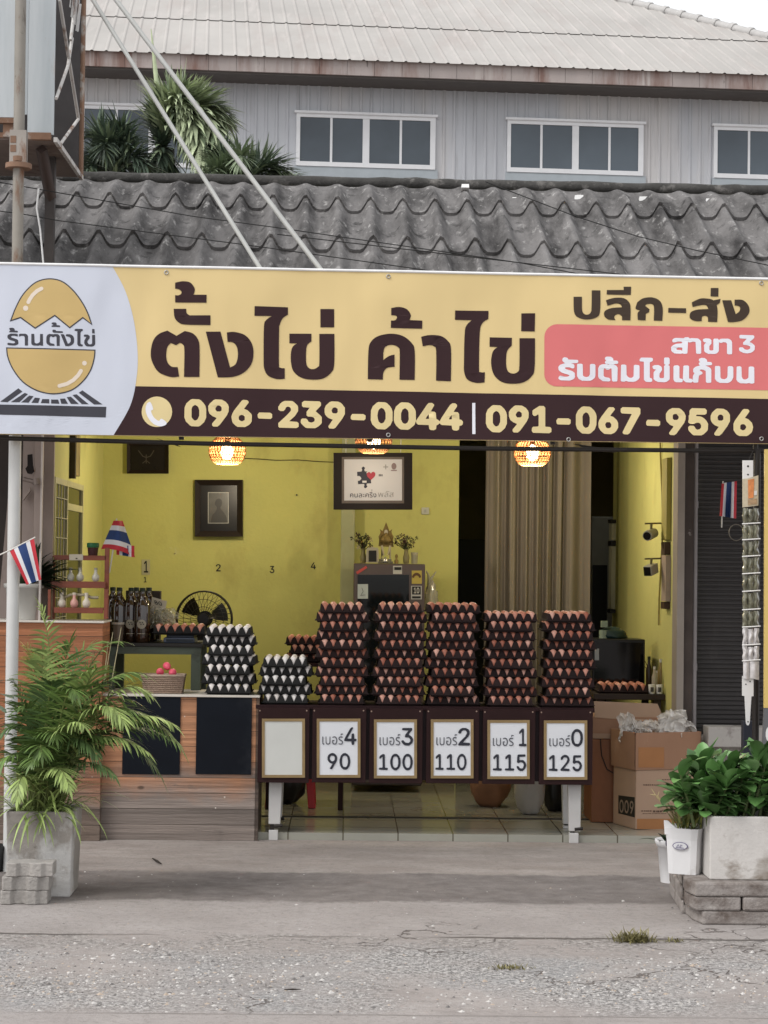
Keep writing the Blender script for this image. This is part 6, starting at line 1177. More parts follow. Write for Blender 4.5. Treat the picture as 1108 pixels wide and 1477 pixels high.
t = thing('tall_counter', 'tall orange plank counter with a white ledge behind the potted palm', 'counter', ((tx0+tx1)/2, .1, 0))
b = MB(); b.box(tx0, tx1, -.06, -.035, 0, T1Z-.012); b.build('front', M_pt, t, bevel=.002)
b = MB(); b.box(tx0, tx1+.008, -.075, .28, T1Z-.0115, T1Z-.001); b.build('counter_top', M_ledge, t, bevel=.002)
b = MB(); b.box(tx1-.02, tx1-.001, -.034, .26, 0, T1Z-.012); b.build('end_board', M_pt, t)
TT = T1Z
# ---- red-brown rack with lamp shaped bottles
M_rack = mat('rack_wood', (.20,.055,.030), rough=.45, var=.25, scale=8, stretch=(.5,1,3), coat=.1)
YR = .02
t = thing('stepped_rack', 'small red brown wooden rack with three shelves on the tall counter', 'rack', P(113,893,YR))
t.location.z = TT
def rbox(nm, x0,x1,y0,y1,Y,d): b = MB(); pxbox(b,x0,x1,y0,y1,Y,d); b.v = [Vector((v.x,v.y,max(v.z,TT+.001))) for v in b.v]; return b.build(nm, M_rack, t, bevel=.0015)
rbox('shelf_lip',78,153,801,808,YR+.10,.010); rbox('shelf',76,150,801.5,804,YR+.1105,.13)
rbox('shelf_lip',74,152,838.5,848,YR+.03,.010); rbox('shelf',75,151,839,842,YR+.0405,.16)
rbox('shelf_lip',78,149,876.5,884.5,YR-.01,.010); rbox('shelf',78.5,149,877,880,YR+.0005,.18)
for x0,x1,y0,Y,d in ((150.5,157,790,YR+.10,.02),(150,155.5,850,YR-.02,.02),(69,73,850,YR-.02,.02),(76,79.5,811,YR+.10,.02),(152,156.5,811,YR+.22,.02)): rbox('post',x0,x1,y0,893,Y,d)
b = MB(); b.slab(P(100,808,YR+.098),P(120,808,YR+.098),P(120,799.5,YR+.098),P(100,799.5,YR+.098),(0,-.002,0)); lb = b.build('shelf_label', mat('label_cream',(.52,.47,.38),rough=.5), t)
b = MB(); flat_mb(b, [circ(110.5,805.5,1.6,10,.8)], facing(YR+.096), .002); b.build('mark', M_num, lb)
M_bw = [mat('bottle_milk',(.62,.56,.46),rough=.35,var=.05), mat('bottle_pink',(.62,.33,.28),rough=.35,var=.05), mat('bottle_clear',(.50,.48,.40),rough=.15,var=.1)]
M_lbl = mat('bottle_label',(.70,.64,.58),rough=.5,var=.2,scale=60)
names = {0:'milky white',1:'pink',2:'clear'}
for (px, pyb, Y, mi, lab) in ((89,879,YR+.03,0,'leftmost milky bulb bottle on the lower shelf of the red brown rack'),(107,879,YR+.03,1,'pink bulb shaped bottle on the lower shelf of the red brown rack'),(124.5,879,YR+.03,0,'rightmost milky bulb bottle on the lower shelf of the red brown rack'),
                              (102,839.5,YR+.08,2,'leftmost clear bulb bottle on the middle shelf of the red brown rack'),(115.5,839.5,YR+.08,2,'second clear bulb bottle on the middle shelf of the red brown rack'),(138,839.5,YR+.08,2,'clear bulb bottle standing apart at the right of the middle shelf')):
    c = P(px,pyb,Y); z = {879:P(80,884.8,YR+.0).z+.0, 839.5:P(80,848,YR+.03).z}[pyb]
    c.z = P(113,877,YR+.0005).z+.001 if pyb == 879 else P(113,839,YR+.0405).z+.001
    t2 = thing('bulb_bottle', lab, 'bottle', c, 'bulb shaped bottles on the rack'); k = 1.0 if pyb == 879 else .92
    b = MB(); b.lathe(c, [(r*k,h*k) for r,h in ((.010,0),(.018,.006),(.0225,.020),(.021,.034),(.013,.045),(.0095,.052),(.0092,.070))], 16); b.build('bottle', M_bw[mi], t2)
    b = MB(); b.lathe(c, [(.0105*k,.0705*k),(.0105*k,.082*k)], 12); b.build('cap', M_bw[0] if mi != 2 else mat('cap_grey',(.3,.28,.22),rough=.4), t2)
b = MB(); c = P(134,800,YR+.18); zt_ = P(113,801.5,YR+.1105).z+.001
t = thing('green_lidded_tub', 'small dark tub with a green lid on top of the red brown rack', 'tub', (c.x,c.y,zt_))
b.lathe((c.x,c.y,zt_), [(.026,0),(.030,.045)], 16); b.build('tub', mat('tub_maroon',(.05,.012,.012),rough=.5), t)
b = MB(); b.lathe((c.x,c.y,zt_), [(.033,.0455),(.034,.05),(.034,.068),(.030,.071)], 16); b.build('lid', mat('lid_green',(.01,.11,.035),rough=.4), t)
b = MB(); b.tube([(P(92+i*10,862-(4 if 0<i<4 else 0),YR+.05)) for i in range(6)], .008, 8); b.v=[v for v in b.v]
tag(b.build('cloth_roll', mat('cloth_pale',(.36,.32,.22),rough=.8)), 'pale rolled cloth laid behind the lower bottles of the rack', 'cloth')
# ---- white pot with leaves on the tall counter
c = P(34,893,.06); c.z = TT; t = thing('white_pot', 'large white plastic flower pot behind the white pole', 'pot', c)
b = MB(); b.lathe(c, [(.080,0),(.098,.17),(.108,.172),(.110,.195),(.100,.196),(.09,.17)], 28); b.build('pot', mat('pot_white',(.47,.46,.43),rough=.45,var=.06), t)
def blade_leaf(b, p, d, L, w, droop, mi=0, seg=6, fold=.25, twist=0):
    """a long narrow leaf from p along d"""
    d = d.normalized(); side = d.cross(Vector((0,0,1)))
    if side.length < .05: side = Vector((1,0,0))
    side.normalize(); up = side.cross(d); q = p.copy(); vs = []
    for k in range(seg+1):
        t = k/seg; ww = w*math.sin(math.pi*min(1,.12+t*.88))**.7*(1 if t < 1 else 0)+1e-4
        nn = (Vector((0,0,1))-d*d.z); 
        sd = side*math.cos(twist*t)+d.cross(side)*math.sin(twist*t)
        vs += [q-sd*ww+nn*fold*ww, q.copy(), q+sd*ww+nn*fold*ww]
        d = (d+Vector((0,0,-droop/seg))).normalized(); q = q+d*(L/seg)
    fs = []
    for k in range(seg):
        a = k*3; fs += [(a,a+1,a+4,a+3),(a+1,a+2,a+5,a+4)]
    b.add(vs, fs, mi, True)
M_lfd = mat('leaf_dark', (.022,.038,.018), rough=.45, var=.3, isl=.35)
b = MB(); r = random.Random(2)
for k in range(60):
    a = r.uniform(-1.2,1.9); blade_leaf(b, c+Vector((r.uniform(-.02,.07),r.uniform(-.03,.04),.17)), Vector((math.cos(a)+.25,r.uniform(-.4,.4),r.uniform(.6,2.4))), r.uniform(.14,.30), r.uniform(.014,.026), r.uniform(.6,1.5))
b.build('foliage', M_lfd, t)
# ---- green work table with bottles, scale, fan
M_tg = mat('table_green', (.085,.105,.080), rough=.6, var=.15, dirt=[((.04,.04,.035),.55,.7,9.,(1,1,1))])
GY = .34; GZ = P(245,928,GY).z; gx0, gx1 = P(150,950,GY).x, P(293,950,GY).x
t = thing('work_table', 'grey green work table carrying bottles and the egg scale', 'table', ((gx0+gx1)/2, GY+.22, .04))
b = MB(); b.box(gx0, gx1, GY, GY+.50, GZ-.02, GZ); b.build('table_top', mat('table_dark',(.020,.018,.016),rough=.5), t, bevel=.003)
b = MB(); b.box(gx0+.01, gx1-.012, GY+.012, GY+.03, GZ-.062, GZ-.0205); b.build('apron', M_tg, t)
for x in (gx0+.005, gx1-.068):
    for y in (GY+.008, GY+.44): b = MB(); b.box(x, x+.055, y, y+.05, .041, GZ-.0205-(.042 if y < GY+.1 else 0)); b.build('leg', M_tg, t, bevel=.003)
M_amb = mat('amber_glass', (.030,.014,.006), rough=.08, var=.3, scale=12, coat=.6, spec=.7)
M_cap = mat('cap_dark', (.012,.020,.010), rough=.5); M_bl = mat('round_label', (.34,.31,.24), rough=.5, var=.3, scale=70)
sp = [(171.5,.47,0,'amber bottle second from the left in the dark bottle row'),(188.5,.47,1,'amber bottle with a round label, third in the dark bottle row'),(205,.42,1,'amber bottle with a round label, nearest the tilted price tag'),(162,.60,0,'amber bottle at the left end of the dark bottle row'),(196,.60,0,'amber bottle at the back of the dark bottle row'),(214,.62,0,'amber bottle behind the tilted price tag')]
for (px, Y, labd, lab) in sp:
    c = P(px,920,Y); c.z = GZ+.001; t2 = thing('amber_bottle', lab, 'bottle', c, 'amber bottles on the work table')
    b = MB(); b.lathe(c, [(.040,0),(.044,.006),(.046,.06),(.046,.19),(.042,.215),(.026,.25),(.016,.268),(.0145,.285)], 20); b.build('bottle', M_amb, t2)
    b = MB(); b.lathe(c, [(.0165,.2855),(.0165,.305),(.014,.307)], 14); b.build('cap', M_cap, t2)
    if labd:
        q = P(px,900,Y); b = MB()
        def lab_fn(i,j): 
            rr_ = .026*j; a = 2*math.pi*i; dx = rr_*math.cos(a); return Vector((c.x+dx, c.y-math.sqrt(max(0,.0465**2-dx*dx)), q.z+rr_*math.sin(a)))
        b.grid(lab_fn, 20, 3); b.build('label', M_bl, t2)
        b = MB(); b.grid(lambda i,j: Vector((c.x-.022+.044*i, c.y-math.sqrt(.0467**2-(-.022+.044*i)**2), q.z-.055+.004*j)), 6, 1); b.build('label_strip', M_bl, t2)
        b = MB()
        for a_,z_ in ((-.011,.006),(.002,.006),(-.006,-.004),(.008,-.003)): b.grid(lambda i,j: Vector((c.x+a_+.007*i, c.y-math.sqrt(.0472**2-(a_+.007*i)**2), q.z+z_+.006*j)), 2, 1)
        b.build('label_print', M_num, t2)
# black jar and clear tub at the end of the tall counter
c = P(152,920,GY+.06); c.z = GZ+.001
t = thing('black_jar', 'small black jar in front of the amber bottles', 'jar', c)
b = MB(); b.lathe(c, [(.024,0),(.027,.01),(.027,.065),(.022,.075)], 16); b.build('jar', mat('jar_black',(.010,.008,.009),rough=.15), t)
b = MB(); b.lathe(c, [(.024,.0755),(.024,.088)], 16); b.build('lid', mat('jar_lid',(.03,.025,.025),rough=.4), t)
c = P(170,925,GY+.05); c.z = GZ+.001
t = thing('clear_tub', 'clear plastic tub with a pale lid in front of the amber bottles', 'tub', c)
b = MB(); b.lathe(c, [(.028,0),(.032,.10)], 16); b.build('tub', mat('tub_clear',(.20,.15,.11),rough=.2,trans=.3), t)
b = MB(); b.lathe(c, [(.036,.1005),(.036,.112)], 16); b.build('lid', mat('lid_pale',(.45,.40,.33),rough=.4), t)
# tilted price tag in a dark box
c = P(226,905,.62); c.z = GZ+.001
t = thing('price_tag', 'tilted white handwritten price tag on a stick behind the egg scale', 'price tag', c)
b = MB(); q = [P(219.5,861,.55),P(241,867,.55),P(238,882,.55),P(217.5,876,.55)]; b.slab(q[3],q[2],q[1],q[0],(0,.004,0)); b.build('tag', mat('tag_white',(.48,.43,.33),rough=.6), t)
flat('handwriting', [[(x+ .27*(y-864), y+.25*(x-222)) for x,y in l] for l in glyph_loops('n80', 221.5,232.5,865.5,871.5)], facing(.55), .003, M_num, t)
b = MB(); b.tube([P(228,878,.555), c], .004, 6); b.lathe(c, [(.03,0),(.03,.006),(.005,.008)], 12); b.build('stick', M_cap, t)
b = crumple(P(236,892,.52)+Vector((0,0,.01)), .15, .10, .07, 8, 6)
for v in b.v: v.z = max(v.z, GZ+.002)
tag(b.build('crumpled_bag', mat('bag_smoke',(.50,.48,.38),rough=.2,var=.25,trans=.2,alpha=.55,spec=.7)), 'crumpled clear plastic bag behind the tray of eggs on the scale', 'bag')
b = MB(); c = P(207,868,.75); b.box(c.x-.10,c.x+.10,.72,.80,GZ+.001,P(200,852,.72).z); tag(b.build('dark_carton', mat('carton_dark',(.035,.026,.018),rough=.7),bevel=.004), 'dark carton standing behind the amber bottles', 'carton')
# scale with a tray of brown eggs
c = P(260,925,.44); t = thing('egg_scale', 'flat blue grey weighing scale under a tray of brown eggs', 'scale', (c.x,.44,GZ))
b = MB(); b.box(P(236,915,.40).x, P(281,915,.40).x, .40, .60, GZ+.001, GZ+.030); b.build('scale_body', mat('scale_blue',(.10,.12,.17),rough=.4), t, bevel=.006)
b = MB(); b.box(P(240,915,.40).x, P(279,915,.40).x, .396, .3999, GZ+.008, GZ+.022); b.build('display', mat('scale_display',(.02,.025,.035),rough=.2), t)
b = MB(); b.box(P(240,910,.40).x, P(280,910,.40).x, .41, .59, GZ+.0305, GZ+.045); b.build('pan', mat('scale_pan',(.03,.04,.06),rough=.4), t, bevel=.004)
tc_ = P(260,905,.50); add_tray(tc_.x, .50, GZ+.046, 6, R_(2), me_black, 'black egg tray of brown eggs lying on the weighing scale', 'egg trays around the shop')
for (i,j,p,nx,ny) in eggs_of(tc_.x,.50,GZ+.046,6,R_(2),1): stuff_egg(rest_b, p)
# fan
c = P(294,893,1.35); R = 40/ppm(1.35)
t = thing('stand_fan', 'black standing fan with a round wire guard against the yellow wall', 'fan', (c.x,1.40,.04))
b = MB()
for rr_, y_, th in ((R,0,.006),(R,.10,.004),(R*.72,-.030,.0018),(R*.45,-.042,.0018),(R*.2,-.048,.002)):
    b.tube([c+Vector((rr_*math.cos(q*math.pi/16), y_, rr_*math.sin(q*math.pi/16))) for q in range(32)], th, 5, closed=True)
for k in range(30):
    a = 2*math.pi*k/30
    b.tube([c+Vector((R*s*math.cos(a+.5*(1-s)), -.05*(1-s*s)**.5, R*s*math.sin(a+.5*(1-s)))) for s in (.18,.45,.75,1.)], .0013, 4, caps=False)
    b.tube([c+Vector((R*s*math.cos(a), .10+.05*(1-s*s)**.5-.0, R*s*math.sin(a))) for s in (.3,.7,1.)], .0013, 4, caps=False)
b.build('guard', mat('fan_wire',(.025,.022,.015),rough=.4), t)
b = MB()
for k in range(3):
    a0 = R_(20+120*k)
    def bl(i,j,a0=a0): rr_ = R*(.2+.66*i); a = a0+(.85*(j-.5))*(1 if i>.2 else .7); return c+Vector((rr_*math.cos(a), .045+.035*(j-.5), rr_*math.sin(a)))
    b.grid(bl, 6, 6)
b.build('blade', mat('fan_blade',(.012,.011,.010),rough=.3), t)
b = MB(); b.tube([c+Vector((0,-.055,0)), c+Vector((0,.03,0))], R*.19, 16); b.tube([c+Vector((0,.10,0)), c+Vector((0,.22,0))], [.05,.04], 14); b.build('motor', M_camk, t)
b = MB(); b.tube([c+Vector((0,.16,-.03)), Vector((c.x,c.y+.16,.07))], .012, 10); b.build('pole', M_camk, t)
b = MB(); b.lathe((c.x,c.y+.16,.041), [(.16,0),(.16,.015),(.03,.035)], 20); b.build('base', M_camk, t)
# wicker basket with pink eggs
M_wk = mat('wicker', (.33,.235,.175), rough=.7, var=.3, scale=60, stretch=(1,1,2.2), bump=1.0, bscale=90, bstretch=(1,1,2.2))
c = P(236,1000,.10); c.z = CZ; t = thing('wicker_basket', 'pale wicker basket of pink eggs on the plank counter', 'basket', c)
b = MB(); hw = .115
rings = [(.88,0),(.92,.03),(.96,.06),(1.,.095)]
lv = []
for s_, z in rings: lv.append([(c.x-hw*s_,c.y-.07*s_,CZ+z),(c.x+hw*s_,c.y-.07*s_,CZ+z),(c.x+hw*s_,c.y+.07*s_,CZ+z),(c.x-hw*s_,c.y+.07*s_,CZ+z)])
for i in range(3):
    for k in range(4): b.quad(lv[i][k],lv[i][(k+1)%4],lv[i+1][(k+1)%4],lv[i+1][k])
b.quad(*lv[0][::-1]); b.quad(*[(x,y,z+.035) for x,y,z in lv[1]])
for i in range(9):
    z = .006+i*.0105; s_ = .88+.12*z/.095+.004
    b.tube([(c.x-hw*s_,c.y-.07*s_,CZ+z),(c.x+hw*s_,c.y-.07*s_,CZ+z),(c.x+hw*s_,c.y+.07*s_,CZ+z),(c.x-hw*s_,c.y+.07*s_,CZ+z)], .0042, 5, closed=True)
b.build('basket', M_wk, t)
b = MB(); b.tube([Vector(v)+Vector((0,0,.003)) for v in lv[3]], .007, 6, closed=True); b.build('rim', mat('wicker_rim',(.40,.31,.24),rough=.6,var=.3,scale=50), t)
me_ep = egg_mb(.98).mesh('egg', M_eggp, Vector((0,0,0)))
for px, py, Y, lab in ((231,969,.075,'leftmost pink egg in the wicker basket'),(241,961,.10,'topmost pink egg heaped in the wicker basket'),(249,970,.075,'rightmost pink egg in the wicker basket')):
    o = bpy.data.objects.new('egg', me_ep); C.objects.link(o); o.location = P(px,py,Y); o.rotation_euler = (1.1,.5+px,.3); tag(o, lab, 'egg', 'pink eggs in the basket')
b = MB(); hid = random.Random(8)
for k in range(16): stuff_egg(b, Vector((c.x+hid.uniform(-.085,.085), c.y+hid.uniform(-.04,.04), CZ+.055+hid.uniform(0,.012))))
M_eggp2 = M_eggp
kind(b.build('pink_eggs', M_eggp2), 'stuff')
# ---- egg trays at the back on a low side table
t = thing('side_table', 'dark side table behind the white egg stacks', 'table', (P(447,960,1.2).x, 1.25, .04))
sx, sz = P(447,950,1.15).x, P(447,956,1.1).z
b = MB(); b.box(sx-.26, sx+.22, 1.02, 1.52, sz-.02, sz); b.build('table_top', M_mar, t)
for x in (sx-.25, sx+.18):
    for y in (1.03,1.48): b = MB(); b.box(x,x+.03,y,y+.03,.041,sz-.0205); b.build('leg', M_mar, t)
for k in range(3):
    add_tray(sx, 1.22, sz+.001+k*.050, 6 if k%2 == 0 else 5, R_(rs.uniform(-2,2)), me_brown, f'dark brown egg tray, {["bottom","middle","top"][k]} of the small stack against the yellow wall', 'egg trays around the shop')
    for (i,j,p,nx,ny) in eggs_of(sx,1.22,sz+.001+k*.05,6 if k%2==0 else 5,0,1):
        if k == 2 or j == 0: stuff_egg(rest_b, p)
# ---- right side: dark shelf, monitor box, eggs, bottles
SY = .95; SZ = P(910,1001,SY).z; sx0, sx1 = P(857,1005,SY).x, XR-.004
t = thing('side_shelf', 'dark brown side shelf along the right wall carrying a black box and eggs', 'shelf', ((sx0+sx1)/2, SY+.25, .04))
b = MB(); b.box(sx0, sx1, SY, SY+.55, SZ-.035, SZ); b.build('shelf_top', mat('shelf_brown',(.028,.018,.013),rough=.5), t, bevel=.003)
for x in (sx0+.02, sx1-.06):
    for y in (SY+.02, SY+.49): b = MB(); b.box(x,x+.04,y,y+.04,.041,SZ-.0355); b.build('leg', bpy.data.materials['shelf_brown'], t)
t = thing('black_cabinet', 'black glossy cabinet box on the right side shelf', 'cabinet', (P(895,980,SY+.3).x, SY+.42, SZ))
bx0,bx1,bz = P(855,950,SY+.27).x, P(931,950,SY+.27).x, P(895,922,SY+.27).z
b = MB(); b.box(bx0,bx1,SY+.285,SY+.54,SZ+.001,bz); b.build('housing', mat('cab_black',(.010,.010,.011),rough=.3), t, bevel=.006)
b = MB(); b.box(bx0+.012,bx1-.012,SY+.279,SY+.2845,SZ+.03,bz-.02); b.build('screen', mat('screen_black',(.004,.004,.005),rough=.07), t)
b = MB(); q = P(861,944,SY+.27); b.box(q.x-.012,q.x+.014,SY+.275,SY+.2785,q.z-.035,q.z+.035); b.build('sticker', mat('sticker_grey',(.33,.36,.38),rough=.5), t)
tc_ = P(896,992,SY+.14); add_tray(tc_.x, SY+.14, SZ+.001, 6, R_(-1), me_brown, 'brown egg tray lying in front of the black cabinet on the right shelf', 'egg trays around the shop')
for (i,j,p,nx,ny) in eggs_of(tc_.x,SY+.14,SZ+.001,6,R_(-1),1): stuff_egg(rest_b, p)
b = lump(P(884,914,SY+.4)+Vector((0,0,-.01)), .085,.06,.05, 5., amp=.25)
for v in b.v: v.z = max(v.z, bz+.001)
tag(b.build('teal_bag', mat('bag_teal',(.012,.032,.030),rough=.4,var=.3)), 'dark teal bag lying on top of the black cabinet', 'bag')
b = MB(); q = P(872,900,SY+.36); b.box(q.x-.018,q.x+.02,SY+.36,SY+.40,q.z-.02,q.z+.018); b.lathe((q.x+.0,SY+.38,bz), [(.03,.001),(.03,.05)],10)
tag(b.build('paper_packet', mat('packet_green',(.26,.32,.24),rough=.6)), 'small pale green packet leaning on the teal bag', 'packet')
MBt = [mat('bottle_dark_brown',(.03,.018,.010),rough=.15), mat('bottle_cream',(.40,.36,.27),rough=.4), mat('bottle_ochre',(.28,.20,.07),rough=.3), mat('cup_white',(.62,.61,.57),rough=.35)]
for k,(px,pyb,hp,wp,mi,Yo,lab) in enumerate(((936,990,52,9,0,.10,'dark slim bottle next to the black cabinet'),(944,992,38,8,1,.06,'cream small bottle among the clutter by the door jamb'),(953,990,48,9,2,.12,'ochre bottle among the clutter by the door jamb'),(962,985,60,10,0,.16,'tall dark bottle nearest the door jamb'),(949,984,30,12,1,.2,'pale jar at the back of the clutter by the door jamb'))):
    Y = SY+.04+Yo; c = P(px,pyb,Y); c.z = SZ+.001; h = hp/ppm(Y); r = wp/2/ppm(Y)
    t2 = thing('small_bottle', lab, 'bottle', c, 'small bottles on the right shelf')
    b = MB(); b.lathe(c, [(r*.9,0),(r,.005),(r,h*.62),(r*.5,h*.8),(r*.42,h*.9)], 14); b.build('bottle', MBt[mi], t2)
    b = MB(); b.lathe(c, [(r*.5,h*.9+.0005),(r*.5,h)], 12); b.build('cap', MBt[3] if mi else M_cap, t2)
for px, lab in ((940,'white cup with dark print, left of two on the right shelf'),(951,'white cup with dark print, right of two on the right shelf')):
    c = P(px,1000,SY+.03); c.z = SZ+.001; t2 = thing('printed_cup', lab, 'cup', c, 'printed white cups'); b = MB(); b.lathe(c, [(.018,0),(.021,.055),(.019,.055),(.017,.003)], 16); b.build('cup', MBt[3], t2)
    b = MB(); b.grid(lambda i,j: Vector((c.x+.0205*math.sin(-.5+i), c.y-.0205*math.cos(-.5+i), c.z+.012+.028*j)), 6, 1); b.build('print', mat('cup_print',(.06,.055,.05),rough=.5), t2)
b = MB()
for k in range(7): a = k*.9; c = P(948,960,SY+.3); b.tube([Vector((c.x+.02*math.cos(a), SY+.3, SZ+.0)), Vector((c.x+.05*math.cos(a), SY+.3+.02*math.sin(a), SZ+.12)), Vector((c.x+.09*math.cos(a), SY+.3+.05*math.sin(a), SZ+.17+.02*math.sin(a*2)))], .0025, 4)
tag(b.build('wire_bundle', mat('twig_brown',(.16,.12,.06),rough=.6)), 'bundle of bent wires standing behind the small bottles', 'wires')
# ---- cardboard boxes
M_card = mat('cardboard', (.33,.185,.115), rough=.8, var=.10, scale=3, dirt=[((.42,.26,.17),.55,.7,4.,(1,1,1))], bump=.15, bscale=60, bstretch=(4,4,.3))
M_card2 = mat('cardboard_pale', (.40,.27,.19), rough=.8, var=.08, scale=3)
M_tape = mat('brown_packing_tape', (.36,.16,.06), rough=.3, var=.1)
ct = P(858,1065,.62)
t = thing('open_carton', 'pale open cardboard carton stacked on the orange wooden crate', 'carton', (P(905,1060,.75).x,.75,P(905,1068,.62).z))
cz = P(905,1066,.62).z
b = MB(); b.box(P(855,1040,.62).x, P(958,1040,.62).x, .62, .92, cz, P(900,1034,.62).z); b.build('box', M_card, t, bevel=.004)
b = MB(); xq0,xq1 = P(858,1030,.62).x, P(955,1030,.62).x; zq = P(900,1034,.62).z
b.slab((xq0,.615,zq-.005),(xq1+.02,.615,zq-.03),(xq1-.02,.66,zq+.075),(xq0,.66,zq+.085),(0,.004,0)); b.build('flap', M_card2, t)
b = MB(); b.box(xq0-.01, xq1-.09, .612, .619, cz+.002, cz+.030); b.build('edge_strip', M_card2, t)
b = MB(); x0_, x1_ = P(853,1120,.60).x, P(905,1120,.60).x; b.box(x0_,x1_+.15,.60,.95,.041,cz-.002)
t = tag(b.build('wooden_crate', mat('crate_orange',(.22,.085,.035),rough=.5,var=.25,scale=5,stretch=(1,1,.4)), bevel=.004), 'orange brown wooden crate beside the right table leg', 'crate')
b = MB(); q = [(866,1066),(868,1090),(876,1110),(890,1118)]; b.tube([P(x,y,.592) for x,y in q], .003, 5); b.build('cord', M_blk, t)
ang = math.atan2(.09,.26); nc = PG(917,1197,.04)
e1 = Vector((math.cos(ang), math.sin(ang), 0)); e2 = Vector((-math.sin(ang), math.cos(ang), 0))
def obox(b, o, a, c, z0, z1): 
    o = Vector((o.x,o.y,0)); p = [o, o+e1*a, o+e1*a+e2*c, o+e2*c]; return b.hexa([q+Vector((0,0,z0)) for q in p]+[q+Vector((0,0,z1)) for q in p])
zm = P(917,1111,nc.y).z; zt_ = P(917,1057,nc.y).z
t = thing('printed_carton', 'brown cardboard carton with a dark printed number, lower of two by the doorway', 'carton', (nc.x,nc.y,.04))
obox(MB(), nc, .40, .28, .041, zm).build('box', M_card2, t, bevel=.004)
def sidepf(x, y, o): return PL(x, y, Vector(nc)-e1*o, e1)
def frontpf(x, y, o): return PL(x, y, Vector(nc)-e2*o, e2)
sd_ = flat('print_field', [[(892,1147),(915.5,1150),(915.5,1179),(892,1173)]], sidepf, .002, M_num, t)
flat('print_number', [[(x, y+.12*(x-894)) for x,y in l] for l in glyph_loops('n009', 893.5, 914, 1153, 1172)], sidepf, .004, mat('print_pale',(.26,.19,.14),rough=.7), sd_)
b = MB()
for (xa,xb,y,h) in ((928,962,1131.5,1.4),(955,972,1124,1.0),(925,940,1169,1.4),(942,953,1169,2.6),(955,985,1168,1.4),(927,960,1173,.8)):
    x = xa
    while x < xb: w = rnd.uniform(1.2,3.2); flat_mb(b, [[(x,y),(x+w,y),(x+w,y+h),(x,y+h)]], frontpf, .002); x += w+rnd.uniform(.5,1.1)
b.build('print_lines', mat('print_brown',(.10,.06,.04),rough=.7), t)
flat('tape', [[(919,1181),(1004,1181),(1004,1196),(919,1196)]], frontpf, .002, M_tape, t)
nb = nc+e1*-.012+e2*-.006
t = thing('carton_of_bags', 'open cardboard carton stuffed with clear plastic bags by the doorway', 'carton', (nb.x,nb.y,zm))
b = MB(); o_ = Vector((nb.x,nb.y,0)); A_,B2 = .42,.30
for (p0,p1) in ((o_,o_+e1*A_),(o_+e1*A_,o_+e1*A_+e2*B2),(o_+e1*A_+e2*B2,o_+e2*B2),(o_+e2*B2,o_)):
    d_ = (p1-p0).normalized(); nI = Vector((-d_.y,d_.x,0))*.006
    b.hexa([q+Vector((0,0,zm+.001)) for q in (p0,p1,p1+nI,p0+nI)]+[q+Vector((0,0,zt_)) for q in (p0,p1,p1+nI,p0+nI)])
obox(b, nb+e1*.007+e2*.007, A_-.014, B2-.014, zm+.001, zm+.06); b.build('box', M_card, t)
flat('tape', [[(921,1078),(958,1078),(958,1107),(921,1107)]], lambda x,y,o: PL(x,y,Vector(nb)-e2*o,e2), .002, M_tape, t)
M_pb = mat('bag_white_clear', (.82,.79,.75), rough=.18, var=.2, trans=.1, spec=.8, alpha=.72)
for (px,py,rx,rz,sd2,lab) in ((905,1045,.07,.075,1.,'clear plastic bag poking out at the left of the carton'),(975,1043,.10,.075,2.,'clear plastic bag heaped at the right of the carton'),(938,1050,.07,.04,6.,'small clear plastic bag in the middle of the carton')):
    c = P(px,py,nb.y+.17); b = crumple(c, rx*2, rz*2, .10, int(sd2*7), 5 if rz > .05 else 3)
    tag(b.build('plastic_bag', M_pb), lab, 'bag', 'plastic bags in the carton')
# ---- under the table: stool, sacks, bags
ql = PG(450,1166,.04)
t = thing('red_stool', 'red plastic stool whose legs show under the table', 'stool', (ql.x-.13, ql.y+.13, .04))
M_red = mat('stool_red', (.42,.012,.016), rough=.35)
cx_, cy_ = ql.x-.13, ql.y+.13
for sx_ in (-1,1):
    for sy_ in (-1,1):
        b = MB(); bx_, by_ = cx_+sx_*.13, cy_+sy_*.13; tx_, ty_ = cx_+sx_*.10, cy_+sy_*.10
        b.hexa([(bx_-.022,by_-.02,.041),(bx_+.022,by_-.02,.041),(bx_+.022,by_+.02,.041),(bx_-.022,by_+.02,.041),(tx_-.028,ty_-.025,.44),(tx_+.028,ty_-.025,.44),(tx_+.028,ty_+.025,.44),(tx_-.028,ty_+.025,.44)]); b.build('leg', M_red, t, bevel=.004)
b = MB(); b.box(cx_-.14,cx_+.14,cy_-.14,cy_+.14,.441,.465); b.build('seat', M_red, t, bevel=.008)
def sack(nm, x0,x1,yb,Y,h,mt_,lab,cat,sd3):
    w = (x1-x0)/ppm(Y); c = Vector((P((x0+x1)/2,yb,Y).x, Y, .04+h*.48)); b = lump(c, w*.52, w*.45, h*.55, sd3, n=32, amp=.14, freq=1.8)
    for v in b.v: v.z = max(v.z, .042)
    return tag(b.build(nm, mt_), lab, cat)
sack('brown_sack',680,734,1160,1.30,.30,mat('sack_brown',(.24,.115,.06),rough=.7,var=.2,bump=.4,bscale=25),'crumpled brown paper sack on the tiles under the table','sack',2.)
sack('white_sack',743,784,1172,.95,.34,mat('sack_white',(.44,.42,.39),rough=.7,var=.1,bump=.4,bscale=20,dirt=[((.25,.22,.2),.6,.75,6.,(1,1,1))]),'whitish cloth sack on the tiles under the 115 sign','sack',4.)
sack('black_bag',783,818,1168,1.10,.36,mat('bag_black',(.018,.017,.016),rough=.35,var=.2),'black plastic bag on the tiles beside the whitish sack','bag',6.)
sack('black_bag',385,440,1155,1.35,.36,bpy.data.materials['bag_black'],'black plastic bag under the left end of the table','bag',9.)
